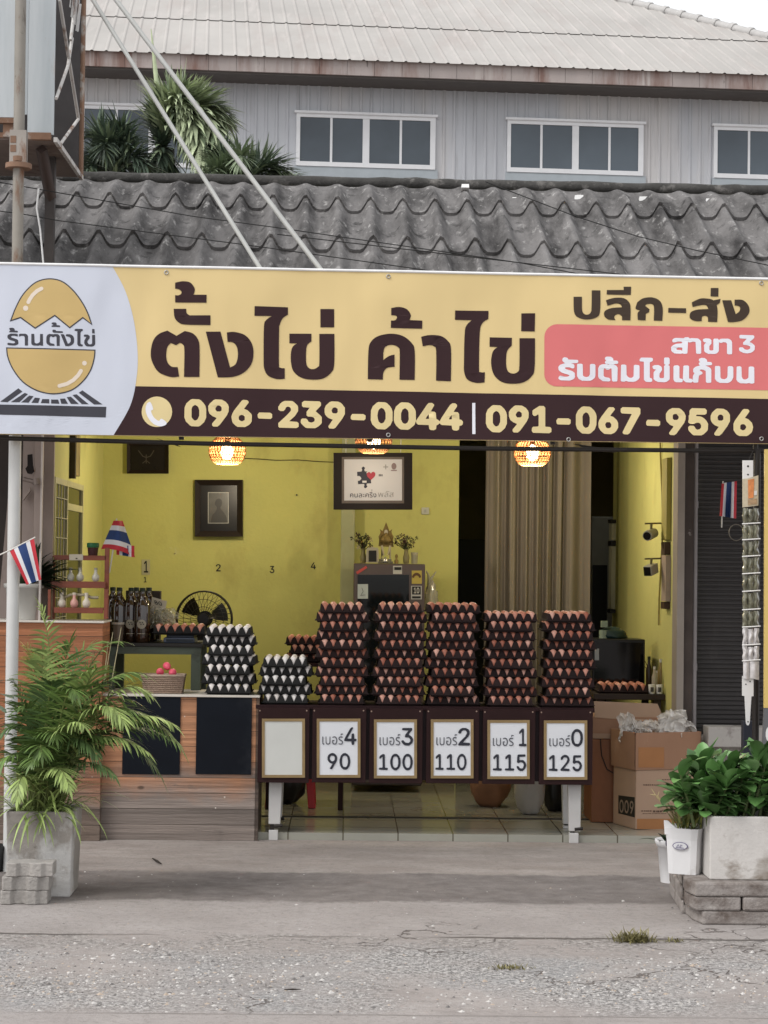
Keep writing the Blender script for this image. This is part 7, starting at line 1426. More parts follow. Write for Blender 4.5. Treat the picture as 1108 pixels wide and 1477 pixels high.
# ---- three small flags
M_fr, M_fw, M_fb = mat('flag_red',(.50,.035,.05),rough=.75), mat('flag_white',(.66,.66,.68),rough=.75), mat('flag_blue',(.022,.050,.16),rough=.75)
FM = [M_fr,M_fw,M_fb]
def stripe(u): return 0 if (u < 1/6 or u > 5/6) else (1 if (u < 2/6 or u > 4/6) else 2)
def flag(lab, stick_pts, Y, surf, base, tail=None, sr=.004):
    t = thing('thai_flag' if False else 'striped_flag', lab, 'flag', base)
    b = MB(); b.tube(stick_pts, sr, 8); b.build('stick', mm('stick_white',(.62,.60,.56),rough=.5), t)
    b = MB(); b.grid(surf, 24, 12, mif=lambda i,j: stripe(i+.02)); b.build('cloth', FM, t)
    if tail: b = MB(); b.grid(tail, 24, 8, mif=lambda i,j: stripe(i+.02)); b.build('cloth', FM, t)
def bil(TL,TR,BR,BL,Y,amp,k=2.,ph=0.):
    def fn(i,j):
        x = (TL[0]*(1-i)+TR[0]*i)*(1-j)+(BL[0]*(1-i)+BR[0]*i)*j; y = (TL[1]*(1-i)+TR[1]*i)*(1-j)+(BL[1]*(1-i)+BR[1]*i)*j
        return P(x,y,Y-amp*math.sin(k*math.pi*i+ph)*j-amp*.4*math.sin(5*j))
    return fn
flag('small striped red, white and blue flag tied to the white pole', [P(-4,802,-1.15),P(14,794,-1.16),P(51,775,-1.15)], -1.16, bil((14,794.5),(49,777),(59.5,836),(38.5,843.5),-1.16,.012,2.), P(14,794,-1.16), sr=.0035)
flag('striped flag draped over a stick beside the red brown rack', [P(168.5,748,.28),P(163,795,.26),P(158,826,.24)], .27, lambda i,j: P(146+ (49 if True else 0)*j*(1)+ (18*(1-i))*(1-2*j)*1.0 + (0), 751+i*41+ (16*j*j-4*j)*i, .27+.03*math.cos(j*6.3)), P(160,826,.25), tail=bil((168,787),(194,787),(194,804),(168,800),.285,.01,3.))
flag('small striped flag hanging in front of the dark roller shutter', [P(1043,694,.30),P(1041,761,.32)], .30, bil((1041,697),(1063,694),(1062,748),(1038,744),.30,.035,3.,.5), P(1040,761,.31))
b = MB(); c = P(1062,768,.2); b.tube([c+Vector((.04*math.cos(a/8), 0, .045*math.sin(a/8))) for a in range(4,47)], .0028, 5); tag(b.build('wire_hook', mat('hook_grey',(.18,.16,.13),rough=.4,metal=.5)), 'bent wire loop hanging beside the strip of packets', 'hook')
# egg remainder, beyond the first three hundred
kind(rest_b.build('brown_eggs', M_eggb), 'stuff'); kind(rest_w.build('white_eggs', M_eggw), 'stuff')
# ================================================================== yard: planters, pavers, plants
M_conc = mat('planter_concrete', (.30,.275,.25), rough=.9, var=.18, scale=4., bump=.6, bscale=40, dirt=[((.50,.49,.475),.50,.57,2.6,(1,1,.6)), ((.16,.12,.085),.60,.74,3.5,(1,1,.7)), ((.09,.075,.06),.66,.76,9.,(1,1,1))])
M_concw = mat('planter_pale', (.56,.535,.51), rough=.85, var=.10, scale=4., bump=.4, bscale=40, dirt=[((.14,.10,.065),.50,.63,3.0,(1,1,1.6)), ((.36,.33,.30),.55,.7,3.,(1,1,.5))])
M_soil = mat('soil', (.035,.024,.017), rough=1., var=.4, scale=30, bump=1., bscale=50)
def planter(t, fl, fr, Yf, dep, z0, zt, th, mt, taper=.0):
    """open concrete box: outer walls, inner walls, rim"""
    b = MB(); x0, x1 = fl, fr; tp = taper
    lo = [(x0+tp,Yf+tp,z0),(x1-tp,Yf+tp,z0),(x1-tp,Yf+dep-tp,z0),(x0+tp,Yf+dep-tp,z0)]; hi = [(x0,Yf,zt),(x1,Yf,zt),(x1,Yf+dep,zt),(x0,Yf+dep,zt)]
    hin = [(x0+th,Yf+th,zt),(x1-th,Yf+th,zt),(x1-th,Yf+dep-th,zt),(x0+th,Yf+dep-th,zt)]; lin_ = [(a,c,zt-.10) for a,c,_ in hin]
    for k in range(4):
        q = (k+1)%4; b.quad(lo[k],lo[q],hi[q],hi[k]); b.quad(hi[k],hi[q],hin[q],hin[k]); b.quad(hin[k],hin[q],lin_[q],lin_[k])
    b.quad(*lo[::-1]); b.quad(*lin_)
    o = b.build('box', mt, t, bevel=.006)
    b = MB(); b.grid(lambda i,j: Vector((x0+th+.001+(x1-x0-2*th-.002)*i, Yf+th+.001+(dep-2*th-.002)*j, zt-.05+.02*noise.noise((i*5,j*5,x0)))), 12, 12); b.build('soil', M_soil, t); return o
YL_ = -1.84
lx0, lx1 = P(8,1230,YL_).x, P(105,1230,YL_).x; lz = P(58,1171,YL_).z
t = thing('concrete_planter', 'square weathered concrete planter holding the palm, at the left edge of the forecourt', 'planter', ((lx0+lx1)/2, YL_+.15, 0))
planter(t, lx0, lx1, YL_, .30, 0.0, lz, .022, M_conc, .012)
# interlocking pavers piled in front of it
M_pav = mat('paver_grey', (.33,.31,.29), rough=.95, var=.12, scale=7, bump=.8, bscale=70, dirt=[((.22,.205,.19),.55,.75,9.,(1,1,1))], objr=.12)
for k, (xa, xb, ya, yb, lab) in enumerate(((0,68,1277.5,1296.5,'bottom zigzag grey paver of the pile before the left planter'),(2,70,1257.5,1277,'middle zigzag grey paver of the pile before the left planter'),(8,75,1238.5,1257,'top zigzag grey paver of the pile before the left planter'))):
    Y = -2.03; x0, x1 = P(xa,1270,Y).x, P(xb,1270,Y).x; w = x1-x0; h = .0595
    prof = [(0,0),(.04,-.012),(.22,-.012),(.30,.008),(.50,.008),(.58,-.012),(.76,-.012),(.84,.006),(1,.006)]
    fr_ = [(x0+w*a, Y+.012+d) for a,d in prof]; bk = [(x, y+.115) for x,y in reversed(fr_)]
    b = MB(); b.prism([(x,y,k*.0605+.001) for x,y in fr_+bk], (0,0,h)); o = b.build('paving_block', M_pav, bevel=.004); tag(o, lab, 'paver', 'pavers piled by the left planter')
b = MB(); q = PG(-14,1256,0); b.lathe(q, [(.06,0),(.075,.12),(.07,.125),(.06,.03)], 16); tag(b.build('black_pot', mat('pot_black',(.012,.012,.012),rough=.4)), 'black plastic pot cut by the left edge beside the concrete planter', 'pot')
# ---- right: paver ledge, planter box, white bucket and pot
M_blkp = mat('ledge_block', (.29,.262,.245), rough=.95, var=.12, scale=5, bump=.8, bscale=60, dirt=[((.12,.095,.082),.47,.64,4.,(1,1,1.4)), ((.44,.41,.385),.60,.72,6.,(1,1,1))], objr=.08)
YR_ = -2.36
def ledge(label, pts, z0, z1):
    b = MB(); b.prism([(x,y,z0) for x,y in pts], (0,0,z1-z0)); o = b.build('paving_block', M_blkp, bevel=.009); return tag(o, label, 'paver', 'paver blocks of the right ledge')
def gx(px, Y): return P(px, 1300, Y).x
A0, A1, A2 = gx(1004,YR_), gx(1070.5,YR_), gx(1190,YR_)
ch = [(gx(985,YR_+.26), YR_+.26), (gx(988,YR_+.12), YR_+.12), (A0, YR_)]
def front_block(x0, x1, corner, zi):
    p = ([ch[0], ch[1], ch[2]] if corner else [(x0, YR_+.22),(x0,YR_)])
    return p+[(x1, YR_),(x1, YR_+.22)]
ledge('bottom paver block at the corner of the right ledge', [(ch[0][0]+.01,ch[0][1]),(ch[1][0]+.03,ch[1][1]-.01),(A0+.03,YR_+.004),(A2,YR_+.004),(A2,YR_+.24)], .0, .0595)
ledge('middle corner paver block of the right ledge, left of the open joint', front_block(0, A1-.004, True, 1), .060, .1195)
ledge('middle paver block of the right ledge, right of the open joint', [(A1+.004,YR_+.22),(A1+.004,YR_-.002),(A2,YR_-.002),(A2,YR_+.22)], .060, .1195)
ledge('top long paver block of the right ledge under the pale planter', [(ch[0][0]-.002,ch[0][1]),(ch[1][0]-.004,ch[1][1]),(A0-.004,YR_-.004),(A2,YR_-.004),(A2,YR_+.24)], .120, .1795)
for k,(lab,dx,sh_) in enumerate((('bottom side paver block running back from the corner of the right ledge',0,.03),('middle side paver block running back from the corner of the right ledge',-.006,0),('top side paver block running back from the corner of the right ledge',.004,-.02))):
    a = Vector((ch[0][0]-.006+dx, ch[0][1]+.006, 0)); c = Vector((gx(966,-1.60)+dx, -1.62+sh_, 0)); d_ = (c-a); n_ = Vector((d_.y,-d_.x,0)).normalized()*.14
    ledge(lab, [(a.x,a.y),(c.x,c.y),(c.x+n_.x,c.y+n_.y),(a.x+n_.x,a.y+n_.y)], k*.060+.0005, k*.060+.0595)
px0, px1, pY = P(1024,1220,-2.30).x, P(1170,1220,-2.30).x, -2.30
pz = P(1060,1178,pY).z
t = thing('concrete_planter', 'pale concrete trough with brown stains full of broad green leaves on the right ledge', 'planter', ((px0+px1)/2, pY+.15, .18))
planter(t, px0, px1, pY, .32, .1805, pz, .022, M_concw)
# white square bucket
M_wp = mat('white_plastic', (.66,.655,.66), rough=.4, var=.05, dirt=[((.45,.43,.40),.6,.75,6.,(1,1,1))])
bk = P(988,1258,-2.08); bk = Vector((P(989,1230,-2.10).x, -2.10, .18)); bz = P(989,1192,-2.10).z
t = thing('white_bucket', 'square white plastic bucket with two oval stickers standing left of the pale trough', 'bucket', bk)
b = MB(); rot = R_(-24); hw = .078
def sq(s_, z, rr=.25): 
    out = []
    for k in range(4):
        a = math.pi/4+k*math.pi/2
        for q in (-.28,0,.28):
            aa = a+q; r_ = s_*(1.30 if q == 0 else 1.17); out.append(Vector((bk.x+r_*math.cos(aa+rot), bk.y+r_*math.sin(aa+rot), z)))
    return out
rg = [sq(hw*.84,.181), sq(hw*.94,bz-.05), sq(hw*.95,bz-.045), sq(hw*1.0,bz-.02), sq(hw*1.04,bz), sq(hw*.98,bz), sq(hw*.90,bz-.03)]
for i in range(len(rg)-1): b.add(rg[i]+rg[i+1], [(k,(k+1)%12,12+(k+1)%12,12+k) for k in range(12)])
b.add(rg[0], [tuple(range(11,-1,-1))]); b.add(rg[-1], [tuple(range(12))])
b.build('bucket', M_wp, t)
b = MB(); corner = min(rg[4], key=lambda v: v.x); b.prism([corner+Vector((0,0,-.03)), corner+Vector((.05,-.02,-.03)), corner+Vector((.05,-.02,-.002)), corner+Vector((.012,-.004,.03)), corner+Vector((-.004,.002,.03))], (0.004,.012,0)); b.build('handle_tab', M_wp, t)
ed = (rg[4][0]-rg[4][0])
def face_frame(aa):
    n_ = Vector((math.cos(aa+rot), math.sin(aa+rot), 0)); r_ = Vector((-n_.y, n_.x, 0)); return n_, r_
M_stk = mat('sticker_paper', (.60,.60,.62), rough=.4); M_stb = mat('sticker_purple', (.11,.09,.20), rough=.5)
for aa, off_ in ((-math.pi/2,-.004),(math.pi,0.0),):
    n_, r_ = face_frame(aa); c0 = bk+n_*(hw*.958)+Vector((0,0,bz-.075-.18))+r_*off_
    def spf(u, v, o): return c0+r_*u+Vector((0,0,1))*v+n_*(.006+o)
    s_ = flat_mb(MB(), [circ(0,0,.034,26,.017)], spf, .0).build('sticker', M_stb, t)
    flat_mb(MB(), [circ(0,0,.030,26,.0145)], spf, .0015).build('sticker_field', M_stk, s_)
    b = MB()
    for q in ([(-.014,-.004),(-.008,.006),(-.003,-.004)],[(.003,-.005),(.003,.006),(.009,.002)],[(-.018,-.008),(.016,-.008)]): flat_mb(b, [stroke(q,.0028)], spf, .003)
    b.build('sticker_print', M_stb, s_)
b = MB(); b.tube([bk+Vector((-.02,-.055,-.01)), bk+Vector((-.012,-.055,-.13))], .005, 5); tag(b.build('drip_rag', mat('drip_dark',(.03,.025,.022),rough=.9)), 'dark strip hanging below the square white bucket', 'strip')
b = MB(); b.add(sq(hw*.90,bz-.028), [tuple(range(12))]); b.build('soil', M_soil, t)
# white round pot behind it
c = PG(968,1272,0); t = thing('white_pot', 'small white plastic pot with a curled rim behind the square bucket', 'pot', c)
zt_ = P(968,1212,c.y).z
b = MB(); b.lathe(c, [(.050,0),(.066,zt_-.03),(.070,zt_-.028),(.080,zt_-.004),(.078,zt_+.006),(.070,zt_+.004),(.062,zt_-.04)], 28); b.build('pot', M_wp, t)
b = MB(); r = random.Random(4)
for k in range(16): a = r.uniform(0,6.28); blade_leaf(b, c+Vector((.02*math.cos(a),.02*math.sin(a),zt_-.03)), Vector((math.cos(a),math.sin(a),r.uniform(.8,2))), r.uniform(.08,.15), .012, 1.0)
b.build('foliage', M_lfd, t)
# dry twigs and yellow-green sprigs in the bucket
M_twig = mat('dry_twig', (.40,.31,.17), rough=.7, var=.2); M_yg = mat('sprig_green', (.20,.21,.06), rough=.6, var=.3, isl=.35)
t = thing('bucket_sprigs', 'dry pale twigs and yellowish sprigs growing in the square white bucket', 'plant', bk+Vector((0,0,bz-.21)))
b = MB(); base = bk+Vector((0,0,bz-.22))
for pts in ([(985,1185),(968,1172),(948,1150),(940,1138)],[(985,1185),(973,1170),(962,1158)],[(955,1157),(949,1148),(951,1142)],[(945,1147),(938,1146)]):
    b.tube([P(x,y,-2.12) for x,y in pts], [.004]*(len(pts)-1)+[.0018], 5)
b.build('twigs', M_twig, t)
b = MB()
for k in range(70):
    a = r.uniform(0,6.28); p = bk+Vector((r.uniform(-.05,.06), r.uniform(-.05,.05), bz-.21+r.uniform(0,.05)))
    blade_leaf(b, p, Vector((math.cos(a)*.6,math.sin(a)*.6,r.uniform(.8,2.))), r.uniform(.05,.12), r.uniform(.003,.006), r.uniform(.2,1.))
b.build('foliage', M_yg, t)
# ---- broad-leaved plants in the trough
M_bl2 = mat('broad_leaf', (.085,.185,.052), rough=.42, var=.30, scale=14, isl=.50, spec=.55, dirt=[((.10,.18,.055),.60,.74,9.,(1,1,1))])
def broad_leaf(b, p, d, L, w, droop=.35, cup=.25, seg=6, mi=0):
    d = d.normalized(); side = d.cross(Vector((0,0,1)));
    if side.length < .15: side = Vector((rnd.uniform(-1,1),rnd.uniform(-1,1),.1)).cross(d)
    side.normalize(); q = p.copy(); vs = []
    wob = rnd.uniform(0,6)
    for k in range(seg+1):
        t_ = k/seg; ww = w*(math.sin(math.pi*min(1,(.06+.94*t_)**1.35))**.75) if t_ < .98 else w*.12
        up = side.cross(d).normalized(); rip = .08*w*math.sin(wob+t_*8)
        vs += [q-side*ww+up*(cup*ww+rip), q-side*ww*.5+up*cup*ww*.3, q.copy(), q+side*ww*.5+up*cup*ww*.3, q+side*ww+up*(cup*ww-rip)]
        d = (d+Vector((0,0,-droop/seg))).normalized(); q = q+d*(L/seg)
    fs = []
    for k in range(seg):
        for m_ in range(4): a = k*5+m_; fs.append((a,a+1,a+6,a+5))
    b.add(vs, fs, mi, True)
M_bl3 = mat('pale_leaf', (.22,.36,.16), rough=.4, var=.25, scale=14, isl=.35)
def bushy(nm, lab, cx, Y, z, n_st, spanx, hmin, hmax, seed, cat='plant', group=None):
    r = random.Random(seed); t = thing(nm, lab, cat, (cx,Y,z), group); fb = MB()
    for s_ in range(n_st):
        a = r.uniform(0,6.28); lean = r.uniform(.0,.45); x0 = cx+r.uniform(-spanx,spanx)*.7; y0 = Y+r.uniform(-.07,.07); h = r.uniform(hmin,hmax)
        tip = Vector((x0+math.cos(a)*lean*h+(x0-cx)*.35, y0+math.sin(a)*lean*h-.03, z+h)); p0 = Vector((x0,y0,z))
        b = MB(); mid = p0.lerp(tip,.5)+Vector((0,0,.03*h)); b.tube([p0,mid,tip], [.008,.007,.005], 6); b.build('stem', mm('stem_green',(.10,.13,.05),rough=.6,var=.3), t)
        for k in range(r.randint(15,21)):
            f = r.uniform(.30,1.04); q = p0.lerp(tip, f); aa = r.uniform(0,6.28); el = r.uniform(.15,1.5) if f < .85 else r.uniform(.8,2.6)
            broad_leaf(fb, q, Vector((math.cos(aa),math.sin(aa),el)), r.uniform(.085,.145), r.uniform(.024,.038), r.uniform(.3,1.3), r.uniform(.05,.4), mi=1 if r.random() < .16 else 0)
    fb.build('foliage', [M_bl2, M_bl3], t); return t
bushy('leafy_shrub', 'bushy green plant with broad leaves at the left end of the pale trough', P(1003,1170,-2.16).x+.03, -2.16, pz-.055, 10, .12, .10, .29, 21, group='broad-leaved plants in the trough')
bushy('leafy_shrub', 'bushy green plant with broad leaves in the middle of the pale trough', P(1058,1170,-2.14).x, -2.14, pz-.055, 11, .11, .15, .325, 22, group='broad-leaved plants in the trough')
bushy('leafy_shrub', 'bushy green plant with broad leaves cut by the right edge of the picture', P(1106,1170,-2.15).x+.02, -2.15, pz-.055, 11, .11, .15, .325, 23, group='broad-leaved plants in the trough')
# ---- strip of packets hung from the banner, yellow board at the edge
Yk = -.95; k_ = ppm(Yk)
t = thing('packet_strip', 'hanging strip of small clear packets on white pegs with an orange card on top', 'packet strip', P(1082,1046,Yk))
M_wpl = mat('strip_white', (.66,.65,.64), rough=.4) if False else mm('strip_plastic', (.68,.67,.66), rough=.4, var=.05)
def sl(nm,pts,o,th,mt_,par=t,Y=Yk): b = MB(); b.prism([P(x,y,Y-o) for x,y in pts][::-1], (0,th,0)); return b.build(nm, mt_, par)
hd = sl('hang_tab', [(1071,664),(1086.5,664),(1086.5,700),(1071,700)], .0, .003, M_wpl)
flat('punch_hole', [circ(1079,672.5,1.5,10)], facing(Yk), .001, M_num, hd); flat('punch_hole', [circ(1079,684.5,1.3,10)], facing(Yk), .001, M_num, hd)
cd_ = sl('header_card', [(1071,691),(1078.5,690),(1094,685.5),(1094,729),(1078.5,731),(1071,732)], .004, .002, mat('card_cream',(.52,.45,.33),rough=.5,var=.15,scale=50))
sl('card_print', [(1079,692),(1088,690.5),(1087,718),(1079.5,719)], .0065, .001, mat('card_orange',(.62,.23,.08),rough=.5,var=.3,scale=40), cd_); sl('card_print', [(1088,708),(1092,707.5),(1092,714),(1088,714.5)], .0065, .001, M_wpl, cd_); sl('card_print', [(1079,720.5),(1092,719),(1092,727),(1079,728.5)], .0065, .001, mat('card_tan',(.40,.27,.16),rough=.5,var=.4,scale=90), cd_)
sl('spine', [(1079,700),(1084,700),(1083,1000),(1078,1000)], -.004, .003, M_blk)
pegs = [755,778,802,827,852.5,879,904,930,952.5]
M_pk = mat('packet_clear', (.17,.165,.115), rough=.18, var=.45, scale=55, spec=.8, trans=.15, isl=.3, dirt=[((.55,.54,.47),.62,.70,45.,(1,1,.45))])  # the pale layer is glints on the film, painted into the colour
M_pw = mat('packet_white', (.60,.575,.575), rough=.25, var=.2, scale=50, spec=.7, dirt=[((.20,.18,.17),.62,.70,35.,(1,1,.4))])
for i, y in enumerate(pegs):
    b = MB(); b.tube([P(1070.5,y+.8,Yk-.018), P(1097,y-.8,Yk-.026)], .0036, 7); pg = b.build('peg', M_wpl, t)
    y0, y1 = (pegs[i-1]+2 if i else 733), y
    def pk(a,c,ya,yb_,mt_,ph):
        b = MB(); b.grid(lambda i_,j_: P(a+(c-a)*i_+.8*math.sin(9*j_+ph), ya+(yb_-ya)*j_, Yk-.004-.018*math.sin(math.pi*i_)*(.35+.65*math.sin(math.pi*min(1,j_*1.02)))-.006*noise.noise((i_*7,j_*7,ph))), 8, 8)
        b.grid(lambda i_,j_: P(a+(c-a)*i_+.8*math.sin(9*j_+ph), ya+(yb_-ya)*j_, Yk-.003), 8, 2); return b.build('packet', mt_, t)
    mt_ = M_pk if i < 7 else M_pw
    pk(1071.5,1078.5,y0,y1,mt_,i*1.3); pk(1079,1087,y0+1,y1+1,mt_,i*1.3+2); pk(1087.5,1094.5,y0,y1,mt_,i*1.3+4)
for a_,c_ in ((1072,1081),(1081.5,1095)): 
    b = MB(); b.grid(lambda i_,j_: P(a_+(c_-a_)*i_, 954+(978+3*i_-954)*j_, Yk-.006-.014*math.sin(math.pi*i_)*math.sin(math.pi*(.2+.7*j_))), 6, 6); b.grid(lambda i_,j_: P(a_+(c_-a_)*i_, 954+(978+3*i_-954)*j_, Yk-.004), 4, 2); b.build('packet', M_pw, t)
tl = sl('end_tab', [(1070.5,975),(1087,977),(1087,1004),(1084,1004.5),(1081.5,1043),(1080,1046),(1077.5,1046),(1076,1043),(1074,1004),(1070.5,1003.5)], .0, .003, M_wpl)
for x,y in ((1076,987),(1082,983),(1079,1041)): flat('punch_hole', [circ(x,y,1.1,8)], facing(Yk), .001, M_num, tl)
b = MB(); b.tube([P(1079,666,Yk+.002), P(1086,651,Yk+.03)], .002, 4); b.build('hanger', M_blk, t)
b = MB(); b.box(P(1071,1080,-.6).x, P(1089,1080,-.6).x, -.62, -.56, 0, P(1080,1040,-.6).z)
tag(b.build('low_post', mat('post_navy',(.020,.022,.032),rough=.5), bevel=.004), 'short dark navy post below the hanging strip of packets', 'post')
Yb_ = -1.05
t = thing('yellow_board', 'yellow upright board with a grey foot cut by the right edge of the picture', 'board', (P(1130,1100,Yb_).x,Yb_,P(1120,1092,Yb_).z))
b = MB(); b.prism([P(x,y,Yb_) for x,y in ((1103.5,648),(1180,648),(1180,1021),(1102.5,1021))][::-1], (0,.02,0)); b.build('panel', mat('board_yellow',lin(226,196,118,.8),rough=.5,var=.05), t)
b = MB(); b.prism([P(x,y,Yb_) for x,y in ((1102.5,1021.5),(1180,1021.5),(1180,1092),(1099,1090))][::-1], (0,.02,0)); ft = b.build('panel', mat('board_grey',(.12,.12,.125),rough=.5), t)
flat('numeral', glyph_loops('d0',1104.5,1122,1046,1072), facing(Yb_), .002, M_wpl, ft)
b = MB(); b.box(P(1108,1100,Yb_).x, P(1112,1100,Yb_).x, Yb_+.003, Yb_+.017, 0, P(1108,1092.5,Yb_).z); b.box(P(1170,1100,Yb_).x, P(1174,1100,Yb_).x, Yb_+.003, Yb_+.017, 0, P(1108,1092.5,Yb_).z); b.build('stand', M_blk, t)
# ---- potted areca palm
M_fr = [mat('frond_green', (.115,.185,.050), rough=.42, var=.28, scale=6, isl=.45), mat('frond_light', (.26,.34,.11), rough=.42, var=.25, scale=6, isl=.4), mat('frond_dark', (.085,.14,.05), rough=.45, var=.3, scale=6, isl=.4), mat('frond_yellow', (.36,.27,.06), rough=.5, var=.3, scale=6, isl=.35)]
M_rac = mat('rachis', (.16,.19,.06), rough=.5, var=.2)
def bez(p0,p1,p2,t): return p0*(1-t)**2+p1*2*t*(1-t)+p2*t*t
def leaflet(b, p, d, L, w, droop, mi, sidehint):
    d = d.normalized(); side = d.cross(sidehint)
    if side.length < .05: side = d.orthogonal()
    side.normalize(); q = p.copy(); vs = []
    for k in range(5):
        t = k/4; ww = w*(.55+.9*t if t < .5 else 2.0*(1-t)+.02); vs += [q-side*ww, q+side*ww]; d = (d+Vector((0,0,-droop/4))).normalized(); q = q+d*(L/4)
    b.add(vs, [(2*k,2*k+1,2*k+3,2*k+2) for k in range(4)], mi, True)
palm_base = Vector((P(62,1170,YL_+.14).x, YL_+.14, lz-.05))
t = thing('potted_palm', 'lush feathery palm spilling out of the concrete planter at the left', 'palm', palm_base)
pr_ = random.Random(31)
def frond(pc, pt, dY1, dY2, mi, L, n, start=.20, w=.0066, base=None, droop=1.0):
    p0 = base or palm_base+Vector((pr_.uniform(-.07,.07), pr_.uniform(-.06,.06), .0)); p1 = P(pc[0],pc[1],palm_base.y+dY1); p2 = P(pt[0],pt[1],palm_base.y+dY2)
    b = MB(); b.tube([bez(p0,p1,p2,k/12) for k in range(13)], [.0065*(1-.75*k/12) for k in range(13)], 5, mi=4)
    n = int(n*1.35)
    for k in range(n):
        s = start+(1-start)*(k+.5)/n; p = bez(p0,p1,p2,s); tg = (bez(p0,p1,p2,min(1,s+.02))-bez(p0,p1,p2,s-.02)).normalized()
        up = Vector((0,0,1)); sd = tg.cross(up)
        if sd.length < .2: sd = Vector((1,0,0))
        sd.normalize(); nrm_ = sd.cross(tg)
        ll = L*(math.sin(math.pi*(.22+.74*(k+.5)/n)))**.6
        for sg in (-1,1):
            d = sd*sg*(1.0-.35*s)+tg*(.55+.5*s)+nrm_*(.25+pr_.uniform(-.12,.12))
            leaflet(b, p, d, ll*pr_.uniform(.85,1.1), w*pr_.uniform(.8,1.15), droop*pr_.uniform(.5,1.2), mi, nrm_)
    leaflet(b, p2, (p2-p1), L*.5, w, .6, mi, Vector((0,0,1)))
    return b.build('frond', M_fr+[M_rac], t)
F_ = [((90,1020),(120,1045),-.2,-.32,1,.18,24), ((130,1010),(236,1060),.08,.06,2,.18,24), ((85,980),(100,930),.05,.02,0,.19,24), ((70,1030),(80,1060),-.18,-.28,0,.17,22), ((110,990),(140,965),-.10,-.18,1,.19,26), ((60,1010),(30,1020),-.10,-.18,0,.17,24), ((120,1020),(200,1040),.0,-.06,0,.20,26), ((55,1040),(60,1085),-.2,-.3,0,.16,22), ((110,1040),(150,1065),-.12,-.22,0,.18,24), ((70,1000),(75,985),-.12,-.2,2,.18,24), ((45,1060),(70,1050),.05,.0,2,.18,22),((92,960),(58,874),.0,-.05,1,.13,22), ((80,930),(150,925),.10,.15,0,.17,20), ((120,950),(205,972),.05,.02,0,.19,22), ((135,930),(258,1075),-.05,-.18,0,.20,26),
 ((130,960),(178,1040),-.12,-.30,1,.19,24), ((150,985),(232,1120),.02,.0,2,.19,22), ((110,1010),(212,1085),-.10,-.25,1,.15,20), ((50,1000),(2,1060),-.05,-.10,2,.16,20), ((40,1040),(-12,1115),-.10,-.2,0,.16,18),
 ((30,1075),(25,1150),-.16,-.26,1,.13,16), ((75,1060),(100,1135),-.20,-.34,1,.14,18), ((95,1010),(140,1090),-.12,-.28,2,.16,20), ((60,970),(38,935),.08,.08,3,.15,18), ((110,930),(172,925),.12,.10,0,.16,20), ((150,950),(215,1000),-.05,-.1,1,.18,24), ((165,990),(250,1045),-.1,-.2,1,.17,24),
 ((110,1060),(165,1120),-.15,-.28,2,.12,16), ((60,1000),(62,940),.0,-.02,1,.17,22), ((90,960),(110,1000),-.15,-.25,0,.18,22), ((120,1000),(150,985),.0,-.05,2,.18,22), ((40,1000),(20,985),.02,.0,0,.15,18), ((100,990),(190,1010),-.02,-.10,0,.18,22), ((70,1060),(45,1100),-.18,-.28,0,.14,18)]
for a in F_: frond(*a, droop=1.1)
b = MB()
for k in range(110):      # arching strap leaves low in the pot
    a = pr_.uniform(0,6.28); p = palm_base+Vector((pr_.uniform(-.10,.10), pr_.uniform(-.11,.05), .0))
    blade_leaf(b, p, Vector((math.cos(a)*.8,math.sin(a)*.8-.25,pr_.uniform(1.0,2.6))), pr_.uniform(.22,.42), pr_.uniform(.004,.007), pr_.uniform(1.2,2.6), seg=8)
b.build('strap_leaves', M_fr[1], t)
b = MB()
for k in range(12): p = palm_base+Vector((pr_.uniform(-.08,.08), pr_.uniform(-.07,.07), 0)); b.tube([p, p+Vector((pr_.uniform(-.04,.05),pr_.uniform(-.04,.04),pr_.uniform(.18,.40)))], [.008,.004], 6)
b.build('stems', M_rac, t)
b = MB()
for (xa,ya,xb,yb_) in ((150,985,156,925),(160,990,175,905),(148,1000,163,912)): b.tube([P(xa,ya,palm_base.y+.05), P(xb,yb_,palm_base.y+.05)], [.003,.0012], 5)
b.build('spear_leaves', mat('spear_straw',(.42,.36,.22),rough=.6), t)
# pale climbing leaves at the left edge
t = thing('pale_creeper', 'pale grey green leaves poking in at the left edge in front of the white pole', 'plant', P(-12,1100,-1.75))
b = MB()
for (x,y,dx,dz,L) in ((-8,985,1.,.35,.10),(-4,1000,1.,-.1,.09),(-8,1040,1.,.4,.10),(-4,1058,1.,.1,.08),(-10,1088,1.,.5,.08),(-12,1012,1.,-.5,.09)): broad_leaf(b, P(x,y,-1.72), Vector((dx,-.3,dz)), L, .026, .3, .1)
b.build('foliage', mat('leaf_greygreen',(.17,.23,.17),rough=.5,var=.2,isl=.2), t)
b = MB(); b.tube([P(-14,1215,-1.72), P(-12,1100,-1.72), P(-9,975,-1.72)], .006, 6); b.build('stem', M_rac, t)
